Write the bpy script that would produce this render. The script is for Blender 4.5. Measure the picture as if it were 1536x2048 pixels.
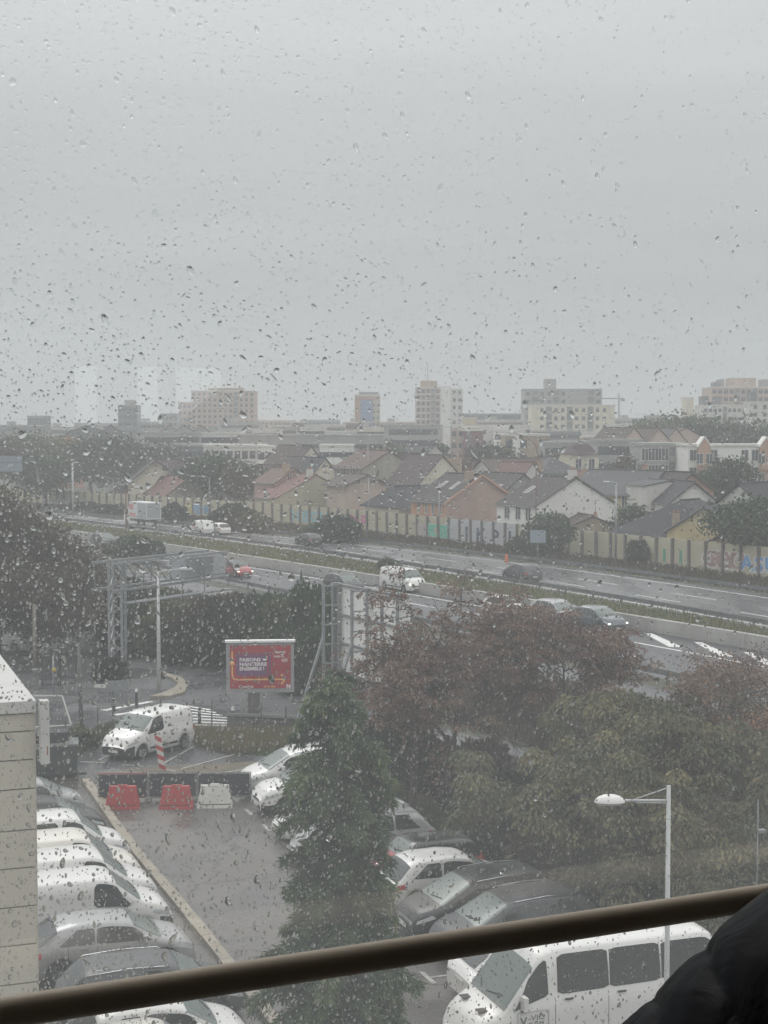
import bpy, math, random
import numpy as np
from math import sin, cos, pi, radians, sqrt, atan2
from mathutils import Vector, Matrix

for o in list(bpy.data.objects): bpy.data.objects.remove(o)
S = bpy.context.scene
COL = S.collection

# ------------------------------------------------------------------ camera
EYE = 14.0                      # metres above the car park
F_PX = 3076.0                   # focal length in pixels of the 1536 x 2048 picture
TH = math.atan(167 / F_PX)      # downward tilt
cam_d = bpy.data.cameras.new("camera"); cam = bpy.data.objects.new("camera", cam_d); COL.objects.link(cam)
cam.location = (0, 0, EYE); cam.rotation_euler = (pi / 2 - TH, 0, 0)
cam_d.sensor_fit = 'VERTICAL'; cam_d.sensor_height = 36; cam_d.lens = 36 * F_PX / 2048
cam_d.clip_start = 0.05; cam_d.clip_end = 6000
S.camera = cam
# ------------------------------------------------------------------ view, world, sun
S.render.engine = 'CYCLES'
S.view_settings.view_transform = 'Standard'; S.view_settings.look = 'None'
S.view_settings.gamma = 1; S.view_settings.use_curve_mapping = False
S.view_settings.exposure = 0.42
cy = S.cycles
cy.use_denoising = True; cy.max_bounces = 8; cy.transparent_max_bounces = 12; cy.transmission_bounces = 6
cy.diffuse_bounces = 3; cy.glossy_bounces = 3; cy.volume_bounces = 0; cy.sample_clamp_indirect = 4
cy.volume_step_rate = 4
SUN_EL, SUN_AZ = radians(48), radians(150)
W = bpy.data.worlds.new("World"); S.world = W; W.use_nodes = True
nt = W.node_tree; nt.nodes.clear()
def N(t, k, **kw):
    n = t.nodes.new(k)
    for a, b in kw.items(): setattr(n, a, b)
    return n
sky = N(nt, 'ShaderNodeTexSky', sky_type='NISHITA', sun_disc=False, sun_elevation=SUN_EL, sun_rotation=SUN_AZ, air_density=1.5, dust_density=6)
tc = N(nt, 'ShaderNodeTexCoord'); sep = N(nt, 'ShaderNodeSeparateXYZ'); nt.links.new(tc.outputs['Generated'], sep.inputs[0])
ramp = N(nt, 'ShaderNodeValToRGB')
el = ramp.color_ramp.elements
SKYK = 1.0
def setramp(r, pts):
    e = r.color_ramp.elements
    while len(e) > 1: e.remove(e[-1])
    for i, (p, c) in enumerate(pts):
        x = e[0] if i == 0 else e.new(p)
        x.position = p; x.color = (*c, 1)
setramp(ramp, [(0.0, (.44, .475, .475)), (0.035, (.45, .48, .483)), (0.09, (.42, .44, .447)), (0.15, (.445, .46, .466)), (0.21, (.505, .515, .522)),
               (0.28, (.615, .622, .63)), (0.45, (.90, .90, .905)), (0.7, (1.14, 1.14, 1.14)), (1.0, (1.24, 1.24, 1.24))])
nt.links.new(sep.outputs['Z'], ramp.inputs[0])
mp = N(nt, 'ShaderNodeMapping'); mp.inputs['Scale'].default_value = (1.6, 1.6, 9)
nt.links.new(tc.outputs['Generated'], mp.inputs[0])
nz = N(nt, 'ShaderNodeTexNoise'); nz.inputs['Scale'].default_value = 1.3; nz.inputs['Detail'].default_value = 4; nz.inputs['Roughness'].default_value = .5
nt.links.new(mp.outputs[0], nz.inputs[0])
mr = N(nt, 'ShaderNodeMapRange'); mr.inputs[1].default_value = .25; mr.inputs[2].default_value = .75; mr.inputs[3].default_value = .90 * 10; mr.inputs[4].default_value = 1.10 * 10
nt.links.new(nz.outputs[0], mr.inputs[0])
cl = N(nt, 'ShaderNodeVectorMath', operation='SCALE'); nt.links.new(ramp.outputs[0], cl.inputs[0]); nt.links.new(mr.outputs[0], cl.inputs['Scale'])
mix = N(nt, 'ShaderNodeMix', data_type='RGBA'); mix.inputs[0].default_value = .97     # closed cloud cover over the clear sky
nt.links.new(sky.outputs[0], mix.inputs[6]); nt.links.new(cl.outputs[0], mix.inputs[7])
bg = N(nt, 'ShaderNodeBackground'); bg.inputs[1].default_value = .1
nt.links.new(mix.outputs[2], bg.inputs[0])
wo = N(nt, 'ShaderNodeOutputWorld'); nt.links.new(bg.outputs[0], wo.inputs[0])
sl = bpy.data.lights.new("sun", 'SUN'); sl.energy = .6; sl.angle = radians(25); sl.color = (1, .97, .93)
so = bpy.data.objects.new("sun", sl); COL.objects.link(so); so.rotation_euler = (pi / 2 - SUN_EL, 0, pi - SUN_AZ + pi)
HAZE = 0.0007

# ------------------------------------------------------------------ picture <-> place
_c, _s = cos(TH), sin(TH)
def G(px, py, z=0.0):
    a, b = (px - 768) / F_PX, (1024 - py) / F_PX
    t = (z - EYE) / (-_s + b * _c)
    return Vector((a * t, (_c + b * _s) * t, z))
def AT(px, py, Y):
    a, b = (px - 768) / F_PX, (1024 - py) / F_PX
    t = Y / (_c + b * _s)
    return Vector((a * t, Y, EYE + (-_s + b * _c) * t))
def zat(py, Y): return AT(768, py, Y).z
def xat(px, Y): return (px - 768) / F_PX * Y * 1.0015

rng = np.random.default_rng(7)
R = random.Random(11)

# ------------------------------------------------------------------ materials
MATS = {}
def newmat(name):
    m = bpy.data.materials.new(name); m.use_nodes = True
    t = m.node_tree; t.nodes.clear()
    o = N(t, 'ShaderNodeOutputMaterial'); p = N(t, 'ShaderNodeBsdfPrincipled'); t.links.new(p.outputs[0], o.inputs[0])
    MATS[name] = m
    return m, t, p, o
def pm(name, col, rough=.7, metal=0, var=.12, scale=3., bump=0., bscale=None, coat=0, spec=.5, streak=False, col2=None, detail=4, rvar=0):
    if name in MATS: return MATS[name]
    m, t, p, o = newmat(name)
    p.inputs['Roughness'].default_value = rough; p.inputs['Metallic'].default_value = metal
    p.inputs['Coat Weight'].default_value = coat; p.inputs['Coat Roughness'].default_value = .08; p.inputs['Specular IOR Level'].default_value = spec
    tc = N(t, 'ShaderNodeTexCoord'); mpn = N(t, 'ShaderNodeMapping')
    if streak: mpn.inputs['Scale'].default_value = (1, 1, .18)
    t.links.new(tc.outputs['Object'], mpn.inputs[0])
    n = N(t, 'ShaderNodeTexNoise'); n.inputs['Scale'].default_value = scale; n.inputs['Detail'].default_value = detail; n.inputs['Roughness'].default_value = .62
    t.links.new(mpn.outputs[0], n.inputs[0])
    mx = N(t, 'ShaderNodeMix', data_type='RGBA')
    c1 = tuple(c * (1 - var) for c in col); c2 = col2 if col2 else tuple(min(1, c * (1 + var)) for c in col)
    mx.inputs[6].default_value = (*c1, 1); mx.inputs[7].default_value = (*c2, 1)
    r = N(t, 'ShaderNodeMapRange'); r.inputs[1].default_value = .32; r.inputs[2].default_value = .68
    t.links.new(n.outputs[0], r.inputs[0]); t.links.new(r.outputs[0], mx.inputs[0]); t.links.new(mx.outputs[2], p.inputs['Base Color'])
    if rvar:
        rr = N(t, 'ShaderNodeMapRange'); rr.inputs[1].default_value = .3; rr.inputs[2].default_value = .7
        rr.inputs[3].default_value = rough - rvar; rr.inputs[4].default_value = rough + rvar
        t.links.new(n.outputs[0], rr.inputs[0]); t.links.new(rr.outputs[0], p.inputs['Roughness'])
    if bump:
        nb = N(t, 'ShaderNodeTexNoise'); nb.inputs['Scale'].default_value = bscale or scale * 8; nb.inputs['Detail'].default_value = 3
        t.links.new(tc.outputs['Object'], nb.inputs[0])
        b = N(t, 'ShaderNodeBump'); b.inputs['Strength'].default_value = bump; b.inputs['Distance'].default_value = .02
        t.links.new(nb.outputs[0], b.inputs['Height']); t.links.new(b.outputs[0], p.inputs['Normal'])
    return m
def roofmat(name, col, rough=.55):
    """tiled roof: courses and joints in fine relief, blotched weathering"""
    if name in MATS: return MATS[name]
    m, t, p, o = newmat(name)
    p.inputs['Roughness'].default_value = .7; p.inputs['Specular IOR Level'].default_value = .25
    tc = N(t, 'ShaderNodeTexCoord'); n = N(t, 'ShaderNodeTexNoise'); n.inputs['Scale'].default_value = .9; n.inputs['Detail'].default_value = 7; n.inputs['Roughness'].default_value = .7
    t.links.new(tc.outputs['Object'], n.inputs[0])
    br = N(t, 'ShaderNodeTexBrick'); br.inputs['Scale'].default_value = 3.2; br.inputs['Mortar Size'].default_value = .025
    br.inputs['Color1'].default_value = (1, 1, 1, 1); br.inputs['Color2'].default_value = (.72, .72, .72, 1); br.inputs['Mortar'].default_value = (.4, .4, .4, 1)
    sp = N(t, 'ShaderNodeSeparateXYZ'); cb = N(t, 'ShaderNodeCombineXYZ'); t.links.new(tc.outputs['Object'], sp.inputs[0])
    ad = N(t, 'ShaderNodeMath', operation='ADD'); t.links.new(sp.outputs[1], ad.inputs[0]); t.links.new(sp.outputs[0], ad.inputs[1])
    ml = N(t, 'ShaderNodeMath', operation='MULTIPLY'); ml.inputs[1].default_value = 1.6; t.links.new(sp.outputs[2], ml.inputs[0])
    t.links.new(ad.outputs[0], cb.inputs[0]); t.links.new(ml.outputs[0], cb.inputs[1]); t.links.new(cb.outputs[0], br.inputs[0])
    mx = N(t, 'ShaderNodeMix', data_type='RGBA'); mx.inputs[6].default_value = (*[c * .7 for c in col], 1); mx.inputs[7].default_value = (*[min(1, c * 1.3) for c in col], 1)
    t.links.new(n.outputs[0], mx.inputs[0])
    mu = N(t, 'ShaderNodeMix', data_type='RGBA', blend_type='MULTIPLY'); mu.inputs[0].default_value = .8
    t.links.new(mx.outputs[2], mu.inputs[6]); t.links.new(br.outputs[0], mu.inputs[7]); t.links.new(mu.outputs[2], p.inputs['Base Color'])
    return m
def leafmat(name, ca, cb_, cc, trans=.25, rough=.5):
    if name in MATS: return MATS[name]
    m, t, p, o = newmat(name)
    at = N(t, 'ShaderNodeAttribute', attribute_name='tint')
    rp = N(t, 'ShaderNodeValToRGB'); setramp(rp, [(0, ca), (.5, cb_), (1, cc)])
    t.links.new(at.outputs['Fac'], rp.inputs[0]); t.links.new(rp.outputs[0], p.inputs['Base Color'])
    p.inputs['Roughness'].default_value = rough; p.inputs['Specular IOR Level'].default_value = .35
    tr = N(t, 'ShaderNodeBsdfTranslucent'); t.links.new(rp.outputs[0], tr.inputs[0])
    ms = N(t, 'ShaderNodeMixShader'); ms.inputs[0].default_value = trans
    t.links.new(p.outputs[0], ms.inputs[1]); t.links.new(tr.outputs[0], ms.inputs[2]); t.links.new(ms.outputs[0], o.inputs[0])
    return m
def flat(name, col, rough=.6, metal=0, coat=0, spec=.5):
    if name in MATS: return MATS[name]
    m, t, p, o = newmat(name)
    p.inputs['Base Color'].default_value = (*col, 1); p.inputs['Roughness'].default_value = rough; p.inputs['Metallic'].default_value = metal
    p.inputs['Coat Weight'].default_value = coat; p.inputs['Coat Roughness'].default_value = .05; p.inputs['Specular IOR Level'].default_value = spec
    return m
def wetroad(name, col, col2, r0, r1, scale=.35, lanes=False, bump=.15):
    """rain-wet asphalt: patchy film of water, worn and repaired areas, fine aggregate"""
    m, t, p, o = newmat(name)
    tc = N(t, 'ShaderNodeTexCoord')
    n = N(t, 'ShaderNodeTexNoise'); n.inputs['Scale'].default_value = scale; n.inputs['Detail'].default_value = 8; n.inputs['Roughness'].default_value = .6
    mpn = N(t, 'ShaderNodeMapping'); mpn.inputs['Rotation'].default_value = (0, 0, radians(30 if lanes else 20)); mpn.inputs['Scale'].default_value = (1.4, .35, 1) if lanes else (1, .8, 1)
    t.links.new(tc.outputs['Object'], mpn.inputs[0]); t.links.new(mpn.outputs[0], n.inputs[0])
    n2 = N(t, 'ShaderNodeTexNoise'); n2.inputs['Scale'].default_value = 14; n2.inputs['Detail'].default_value = 6; n2.inputs['Roughness'].default_value = .7
    t.links.new(tc.outputs['Object'], n2.inputs[0])
    v = N(t, 'ShaderNodeTexVoronoi', feature='DISTANCE_TO_EDGE'); v.inputs['Scale'].default_value = .22
    wv = N(t, 'ShaderNodeVectorMath', operation='ADD'); n3 = N(t, 'ShaderNodeTexNoise'); n3.inputs['Scale'].default_value = .8; n3.inputs['Detail'].default_value = 5
    t.links.new(tc.outputs['Object'], n3.inputs[0]); sc = N(t, 'ShaderNodeVectorMath', operation='SCALE'); sc.inputs['Scale'].default_value = 2.2
    t.links.new(n3.outputs[1], sc.inputs[0]); t.links.new(tc.outputs['Object'], wv.inputs[0]); t.links.new(sc.outputs[0], wv.inputs[1]); t.links.new(wv.outputs[0], v.inputs[0])
    mx = N(t, 'ShaderNodeMix', data_type='RGBA'); mx.inputs[6].default_value = (*col, 1); mx.inputs[7].default_value = (*col2, 1)
    r = N(t, 'ShaderNodeMapRange'); r.inputs[1].default_value = .46 if not lanes else .38; r.inputs[2].default_value = .54 if not lanes else .62; t.links.new(n.outputs[0], r.inputs[0]); t.links.new(r.outputs[0], mx.inputs[0])
    m2 = N(t, 'ShaderNodeMix', data_type='RGBA', blend_type='MULTIPLY'); m2.inputs[0].default_value = .45
    t.links.new(mx.outputs[2], m2.inputs[6])
    g = N(t, 'ShaderNodeMapRange'); g.inputs[1].default_value = .3; g.inputs[2].default_value = .7; g.inputs[3].default_value = .6; g.inputs[4].default_value = 1.25; t.links.new(n2.outputs[0], g.inputs[0])
    t.links.new(g.outputs[0], m2.inputs[7])
    cr = N(t, 'ShaderNodeMapRange'); cr.inputs[1].default_value = 0; cr.inputs[2].default_value = .02; cr.inputs[3].default_value = .4; cr.inputs[4].default_value = 1; t.links.new(v.outputs[0], cr.inputs[0])
    m3 = N(t, 'ShaderNodeMix', data_type='RGBA', blend_type='MULTIPLY'); m3.inputs[0].default_value = 1 if not lanes else .3
    t.links.new(m2.outputs[2], m3.inputs[6]); t.links.new(cr.outputs[0], m3.inputs[7]); t.links.new(m3.outputs[2], p.inputs['Base Color'])
    rr = N(t, 'ShaderNodeMapRange'); rr.inputs[1].default_value = .4; rr.inputs[2].default_value = .6; rr.inputs[3].default_value = r0; rr.inputs[4].default_value = r1
    t.links.new(n.outputs[0], rr.inputs[0]); t.links.new(rr.outputs[0], p.inputs['Roughness'])
    b = N(t, 'ShaderNodeBump'); b.inputs['Strength'].default_value = bump; b.inputs['Distance'].default_value = .01
    t.links.new(n2.outputs[0], b.inputs['Height']); t.links.new(b.outputs[0], p.inputs['Normal'])
    return m

M_park = wetroad('wet_car_park_asphalt', (.078, .073, .067), (.128, .120, .110), .2, .6, .3)
M_road = wetroad('wet_road_asphalt', (.07, .074, .08), (.095, .10, .105), .18, .42, .25)
M_hway = wetroad('wet_motorway_asphalt', (.095, .10, .105), (.115, .12, .125), .2, .34, .2, True)
M_hnear = wetroad('fresh_motorway_asphalt', (.035, .038, .045), (.05, .054, .062), .25, .45, .2, True)
M_land = pm('town_ground', (.085, .095, .075), .9, var=.35, scale=.05, detail=8)
M_verge = pm('weedy_verge', (.065, .07, .045), .9, var=.4, scale=.6, bump=.4, detail=8)
M_grassg = pm('lawn_soil', (.06, .095, .035), .9, var=.3, scale=1.5, bump=.4)
M_dry = pm('dry_earth', (.12, .10, .075), .9, var=.3, scale=1.2, bump=.4, detail=8)
M_conc = pm('weathered_concrete', (.30, .30, .285), .7, var=.18, scale=.8, bump=.2, streak=True, detail=7)
M_kerb = pm('tan_kerb_stone', (.27, .24, .19), .6, var=.2, scale=1.2, bump=.2, detail=6)
M_white = pm('road_paint', (.68, .68, .66), .5, var=.2, scale=2.5, detail=8)
M_paintworn = pm('worn_bay_paint', (.34, .33, .31), .55, var=.35, scale=3, detail=9)
M_galv = pm('galvanised_steel', (.30, .32, .33), .4, metal=.6, var=.12, scale=3)
M_galvd = pm('weathered_steel', (.16, .175, .18), .5, metal=.5, var=.2, scale=2)
M_black = flat('black_plastic', (.02, .021, .023), .5)
M_rubber = flat('rubber', (.018, .018, .019), .75)
M_glassd = flat('dark_vehicle_glass', (.028, .036, .036), .06, spec=.9)
M_glassw = flat('windscreen_glass', (.12, .155, .145), .3, spec=.7)  # base colour raised to stand in for sky reflection and the cabin inside
M_wglass = pm('house_window_glass', (.07, .08, .09), .1, var=.5, scale=.7, spec=.8)
M_chrome = flat('chrome', (.6, .62, .64), .15, metal=1)
M_rim = flat('alloy_rim', (.42, .43, .44), .35, metal=.7)
M_red = flat('red_lens', (.42, .02, .015), .2, coat=.6)
M_lens = flat('clear_lens', (.42, .44, .45), .12, coat=.8)
M_plate = flat('number_plate', (.62, .62, .58), .5)
M_seam = flat('seam', (.06, .06, .06), .8)
M_bark = pm('bark', (.075, .062, .05), .9, var=.35, scale=6, bump=.5, detail=8)
M_barkd = pm('dark_bark', (.05, .045, .038), .9, var=.35, scale=8, bump=.6, detail=8)

# ------------------------------------------------------------------ objects
def tag(o, label=None, cat=None, group=None, kind=None):
    if label: o['label'] = label
    if cat: o['category'] = cat
    if group: o['group'] = group
    if kind: o['kind'] = kind
    return o
def thing(name, label, cat, loc=(0, 0, 0), rz=0, group=None):
    o = bpy.data.objects.new(name, None); COL.objects.link(o); o.empty_display_size = .2
    o.location = loc; o.rotation_euler = (0, 0, rz)
    return tag(o, label, cat, group)
def link(name, me, parent=None, loc=None, rot=None, scale=None):
    o = bpy.data.objects.new(name, me); COL.objects.link(o); o.parent = parent
    if loc is not None: o.location = loc
    if rot is not None: o.rotation_euler = rot
    if scale is not None: o.scale = scale
    return o
class MB:
    """collects boxes, prisms, tubes and lathes into one mesh"""
    def __init__(s): s.v = []; s.f = []; s.m = []; s.mats = []; s.cm = 0; s.sm = []
    def use(s, m):
        if m not in s.mats: s.mats.append(m)
        s.cm = s.mats.index(m); return s
    def add(s, vs, fs, smooth=False):
        b = len(s.v); s.v += [tuple(v) for v in vs]
        for f in fs: s.f.append(tuple(i + b for i in f)); s.m.append(s.cm); s.sm.append(smooth)
        return s
    def box(s, c, d, rz=0, M=None):
        hx, hy, hz = d[0] / 2, d[1] / 2, d[2] / 2
        vs = [(x, y, z) for z in (-hz, hz) for x, y in ((-hx, -hy), (hx, -hy), (hx, hy), (-hx, hy))]
        ca, sa = cos(rz), sin(rz)
        vs = [(c[0] + x * ca - y * sa, c[1] + x * sa + y * ca, c[2] + z) for x, y, z in vs]
        if M: vs = [tuple(M @ Vector(v)) for v in vs]
        return s.add(vs, [(3, 2, 1, 0), (4, 5, 6, 7), (0, 1, 5, 4), (1, 2, 6, 5), (2, 3, 7, 6), (3, 0, 4, 7)])
    def bb(s, x0, x1, y0, y1, z0, z1): return s.box(((x0 + x1) / 2, (y0 + y1) / 2, (z0 + z1) / 2), (x1 - x0, y1 - y0, z1 - z0))
    def bar(s, a, b, w, h=None):
        """square bar from a to b"""
        a, b = Vector(a), Vector(b); h = h or w; d = (b - a).normalized()
        up = Vector((0, 0, 1)) if abs(d.z) < .95 else Vector((1, 0, 0))
        x = d.cross(up).normalized() * w / 2; y = x.cross(d).normalized() * h / 2
        vs = [a - x - y, a + x - y, a + x + y, a - x + y, b - x - y, b + x - y, b + x + y, b - x + y]
        return s.add(vs, [(0, 1, 2, 3), (7, 6, 5, 4), (0, 4, 5, 1), (1, 5, 6, 2), (2, 6, 7, 3), (3, 7, 4, 0)])
    def tube(s, pts, rad, n=8, cap=True):
        pts = [Vector(p) for p in pts]; rs = rad if hasattr(rad, '__len__') else [rad] * len(pts); b = []; prev = None
        for i, p in enumerate(pts):
            d = (pts[min(i + 1, len(pts) - 1)] - pts[max(i - 1, 0)]).normalized()
            if prev is None:
                up = Vector((0, 0, 1)) if abs(d.z) < .9 else Vector((1, 0, 0)); x = d.cross(up).normalized()
            else: x = (prev - d * prev.dot(d)).normalized()
            prev = x; y = d.cross(x)
            b += [p + (x * cos(2 * pi * k / n) + y * sin(2 * pi * k / n)) * rs[i] for k in range(n)]
        fs = [(i * n + k, i * n + (k + 1) % n, (i + 1) * n + (k + 1) % n, (i + 1) * n + k) for i in range(len(pts) - 1) for k in range(n)]
        if cap: fs += [tuple(range(n - 1, -1, -1)), tuple(range((len(pts) - 1) * n, len(pts) * n))]
        return s.add(b, fs, True)
    def lathe(s, prof, n=20, M=None, axis='z'):
        vs = []
        for r, z in prof:
            for k in range(n):
                a = 2 * pi * k / n
                v = (r * cos(a), r * sin(a), z) if axis == 'z' else (r * cos(a), z, r * sin(a))
                vs.append(tuple(M @ Vector(v)) if M else v)
        fs = [(i * n + k, i * n + (k + 1) % n, (i + 1) * n + (k + 1) % n, (i + 1) * n + k) for i in range(len(prof) - 1) for k in range(n)]
        return s.add(vs, fs, True)
    def prism(s, poly, z0, z1):
        n = len(poly); vs = [(x, y, z0) for x, y in poly] + [(x, y, z1) for x, y in poly]
        return s.add(vs, [tuple(range(n - 1, -1, -1)), tuple(range(n, 2 * n))] + [(i, (i + 1) % n, (i + 1) % n + n, i + n) for i in range(n)])
    def mesh(s, name, mat=None):
        me = bpy.data.meshes.new(name); me.from_pydata(s.v, [], s.f)
        for m in ([mat] if mat else s.mats): me.materials.append(m)
        if not mat and len(s.mats) > 1: me.polygons.foreach_set('material_index', s.m)
        me.polygons.foreach_set('use_smooth', s.sm)
        me.update(); return me
    def build(s, name, mat=None, parent=None, **kw): return link(name, s.mesh(name, mat), parent, **kw)
def npmesh(name, V, F, mat, tint=None, smooth=False):
    me = bpy.data.meshes.new(name); nf, k = F.shape
    me.vertices.add(len(V)); me.vertices.foreach_set('co', V.astype(np.float32).ravel())
    me.loops.add(nf * k); me.loops.foreach_set('vertex_index', F.astype(np.int32).ravel())
    me.polygons.add(nf); me.polygons.foreach_set('loop_start', np.arange(0, nf * k, k, dtype=np.int32))
    me.polygons.foreach_set('use_smooth', np.full(nf, smooth))
    if tint is not None:
        a = me.attributes.new('tint', 'FLOAT', 'FACE'); a.data.foreach_set('value', tint.astype(np.float32))
    me.materials.append(mat); me.update(calc_edges=True); return me
def text(body, size, mat, parent, M, name='lettering', ext=.002, offset=0., bold=0, align='LEFT', sx=1, label=None, spacing=1):
    c = bpy.data.curves.new(name, 'FONT'); c.body = body; c.size = size; c.extrude = ext; c.offset = offset * size
    c.align_x = align; c.resolution_u = 2; c.space_character = spacing
    c.materials.append(mat)
    tmp = bpy.data.objects.new(name, c); COL.objects.link(tmp); me = bpy.data.meshes.new_from_object(tmp); bpy.data.objects.remove(tmp); bpy.data.curves.remove(c)
    o = bpy.data.objects.new(name, me); COL.objects.link(o); o.parent = parent; o.matrix_local = M @ Matrix.Diagonal((sx, 1, 1, 1))
    if label: o['label'] = label
    return o
def structure(o): o['kind'] = 'structure'; return o
def resample(pts, step=None, n=None, smooth=3):
    P = np.array([[p[0], p[1]] for p in pts], float)
    d = np.r_[0, np.cumsum(np.hypot(*np.diff(P, axis=0).T))]
    k = n or max(2, int(round(d[-1] / step)) + 1)
    q = np.linspace(0, d[-1], k * 4)
    X = np.c_[np.interp(q, d, P[:, 0]), np.interp(q, d, P[:, 1])]
    w = max(3, int(len(q) * .12)) | 1
    pad = w // 2; lo = 2 * X[0] - X[pad:0:-1]; hi = 2 * X[-1] - X[-2:-pad - 2:-1]
    Y = np.vstack([lo, X, hi]); ker = np.ones(w) / w
    X = np.c_[np.convolve(Y[:, 0], ker, 'valid'), np.convolve(Y[:, 1], ker, 'valid')]
    d = np.r_[0, np.cumsum(np.hypot(*np.diff(X, axis=0).T))]
    k = n or max(2, int(round(d[-1] / step)) + 1)
    q = np.linspace(0, d[-1], k)
    return np.c_[np.interp(q, d, X[:, 0]), np.interp(q, d, X[:, 1])]
def normals(P):
    d = np.gradient(P, axis=0); d /= np.linalg.norm(d, axis=1)[:, None]
    return d, np.c_[-d[:, 1], d[:, 0]]      # tangent, left normal
def strip(name, A, B, z, mat, n=60):
    A, B = resample(A, n=n), resample(B, n=n)
    vs = [(*p, z) for p in A] + [(*p, z) for p in B]
    fs = [(i, i + 1, n + i + 1, n + i) for i in range(n - 1)]
    mb = MB(); mb.add(vs, fs); return structure(mb.build(name, mat))

# ================================================================== LARGE STRUCTURE
mb = MB(); mb.add([(-2500, -300, 0), (2500, -300, 0), (2500, 3500, 0), (-2500, 3500, 0)], [(0, 1, 2, 3)])
structure(mb.build('ground', M_land))
g2 = lambda l: [G(*p)[:2] for p in l]
FAR = [(-90, 305), (-66, 270)] + [(-47.3, 244), (-32.1, 225.6), (-21.6, 210.9), (-11.8, 198.1), (-1.3, 184.6), (8.0, 171.6), (18.6, 155.3), (25.3, 142.8), (32.3, 128.9), (52, 88), (70, 50)]
MED = [(-84, 285), (-62, 251), (-42.9, 223.0), (-27.7, 202.0), (-15.4, 184.0), (-10.3, 175.5), (-0.9, 159.6), (7.4, 145.2), (14.6, 132.1), (20.0, 121.2), (23.5, 114.0), (27.2, 106.3), (46, 66), (58, 38)]
BAR = [(-76, 253), (-58, 224), (-36, 190), (-25.5, 174.5), (-13.1, 155.9), (-5.5, 143.7), (16.4, 108.2), (20.8, 101.1), (24.4, 95.2), (42, 62), (56, 34)]
NEAR = [(-72, 232), (-52, 200), (-33.5, 170), (-17.2, 143.2), (-6.2, 124.8), (6, 103), (16.9, 83), (32, 54), (42, 30)]
WALL = [(-84, 304), (-54.7, 270.9), (-36.6, 250.0), (-18.5, 228.1), (-8.3, 215), (4.1, 196.0), (13.8, 179.4), (19.8, 169.0), (24.6, 161.0), (30.4, 151.4), (35.7, 142.6), (46, 124), (60, 99)]
HEDGE = [(-60, 166), (-40, 134), (-24, 110), (-15, 99), (-8.5, 88), (-2, 78), (5, 68), (16, 52)]
strip('highway_verge', WALL, FAR, .012, M_verge)
strip('highway_far_carriageway', FAR, MED, .02, M_hway)
strip('median_ground', MED, BAR, .028, M_verge)
strip('highway_near_carriageway', BAR, NEAR, .036, M_hnear)
strip('embankment_ground', NEAR, HEDGE, .03, M_verge)
mb = MB(); mb.add([(-60, 166, .02), (-40, 134, .02), (-24, 110, .02), (-15, 99, .02), (-8.5, 88, .02), (-2, 78, .02), (5, 68, .02), (16, 52, .02), (16, 45, .02), (-2, 62, .02), (-50, 62, .02), (-90, 100, .02)], [tuple(range(12))])
structure(mb.build('service_road', M_road))
U = Vector((-sin(radians(20)), cos(radians(20)), 0)); V_ = Vector((cos(radians(20)), sin(radians(20)), 0)); O0 = Vector((1.1, 38.5, 0))
def PK(u, v, z=0): p = O0 + U * u + V_ * v; return Vector((p.x, p.y, z))
mb = MB(); mb.add([PK(-45, -22, .024), PK(-45, 6.8, .024), PK(15.5, 6.8, .024), PK(21, 3.2, .024), PK(26.7, -3, .024), PK(27.5, -8, .024), PK(21.5, -14, .024), PK(20, -26, .024)], [tuple(range(8))])
structure(mb.build('car_park', M_park))
mb = MB(); mb.add([PK(-45, 6.8, .03), PK(-45, 14, .03), PK(15, 12, .03), PK(26, 4.5, .03), PK(26.7, -3, .03), PK(21, 3.2, .03), PK(15.5, 6.8, .03)], [tuple(range(7))])
structure(mb.build('planting_ground', M_dry))
# kerb of the left row, slightly curved, tan stone with joints
KL = [(-11.8, 60.2), (-9.9, 54.7), (-8.2, 50.0), (-6.5, 45.7), (-4.5, 40.5), (-1.5, 32.5), (1.5, 24.5)]
kp = resample(KL, step=1.0); d_, nrm = normals(kp)
kb = thing('kerb', 'tan stone kerb along the noses of the left row of parked cars', 'kerb', (0, 0, 0))
for i in range(len(kp) - 1):
    a, b = Vector((*kp[i], .085)), Vector((*kp[i + 1], .085)); e = (b - a).normalized() * .008
    m = MB(); m.bar(a + e, b - e, .30 + .05 * R.random(), .17 + .01 * R.random()); m.build('kerb_stone', M_kerb, kb)
# bay marks
bm = MB()
for (px, py) in [(498, 1626), (533, 1657), (572, 1692), (700, 1812), (752, 1862), (856, 1958)]:
    p = G(px, py); p.z = .034
    bm.bar(p + U * .45, p - U * .45, .13, .006); bm.bar(p + V_ * .07, p + V_ * 4.6, .09, .006)
structure(bm.build('bay_marking', M_paintworn))
bm = MB()
def ln(a, b, w=.1, z=.034, m=None):
    p, q = G(*a), G(*b); p.z = q.z = z; (m or bm).bar(p, q, w, .006)
for a, b in [((320, 1532), (390, 1493)), ((362, 1539), (482, 1507)), ((415, 1552), (560, 1528)), ((198, 1522), (226, 1508)), ((250, 1531), (285, 1534)), ((322, 1538), (352, 1544)), ((160, 1525), (210, 1527)), ((390, 1553), (408, 1560)), ((468, 1600), (476, 1606))]: ln(a, b)
structure(bm.build('bay_marking', M_paintworn))
# zebra stripes
zb = MB()
for i in range(8):
    t = i / 7; ya, yb = 1412 + 45 * t, 1421 + 37 * t
    ln((369 - 3 * t, ya), (420 + 36 * min(1, t * 2.2), yb), .24, .03, zb)
for a, b in [((207, 1422), (303, 1404)), ((230, 1431), (322, 1417)), ((248, 1437), (330, 1424))]: ln(a, b, .34, .03, zb)
structure(zb.build('zebra_crossing_marking', M_white))
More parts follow.
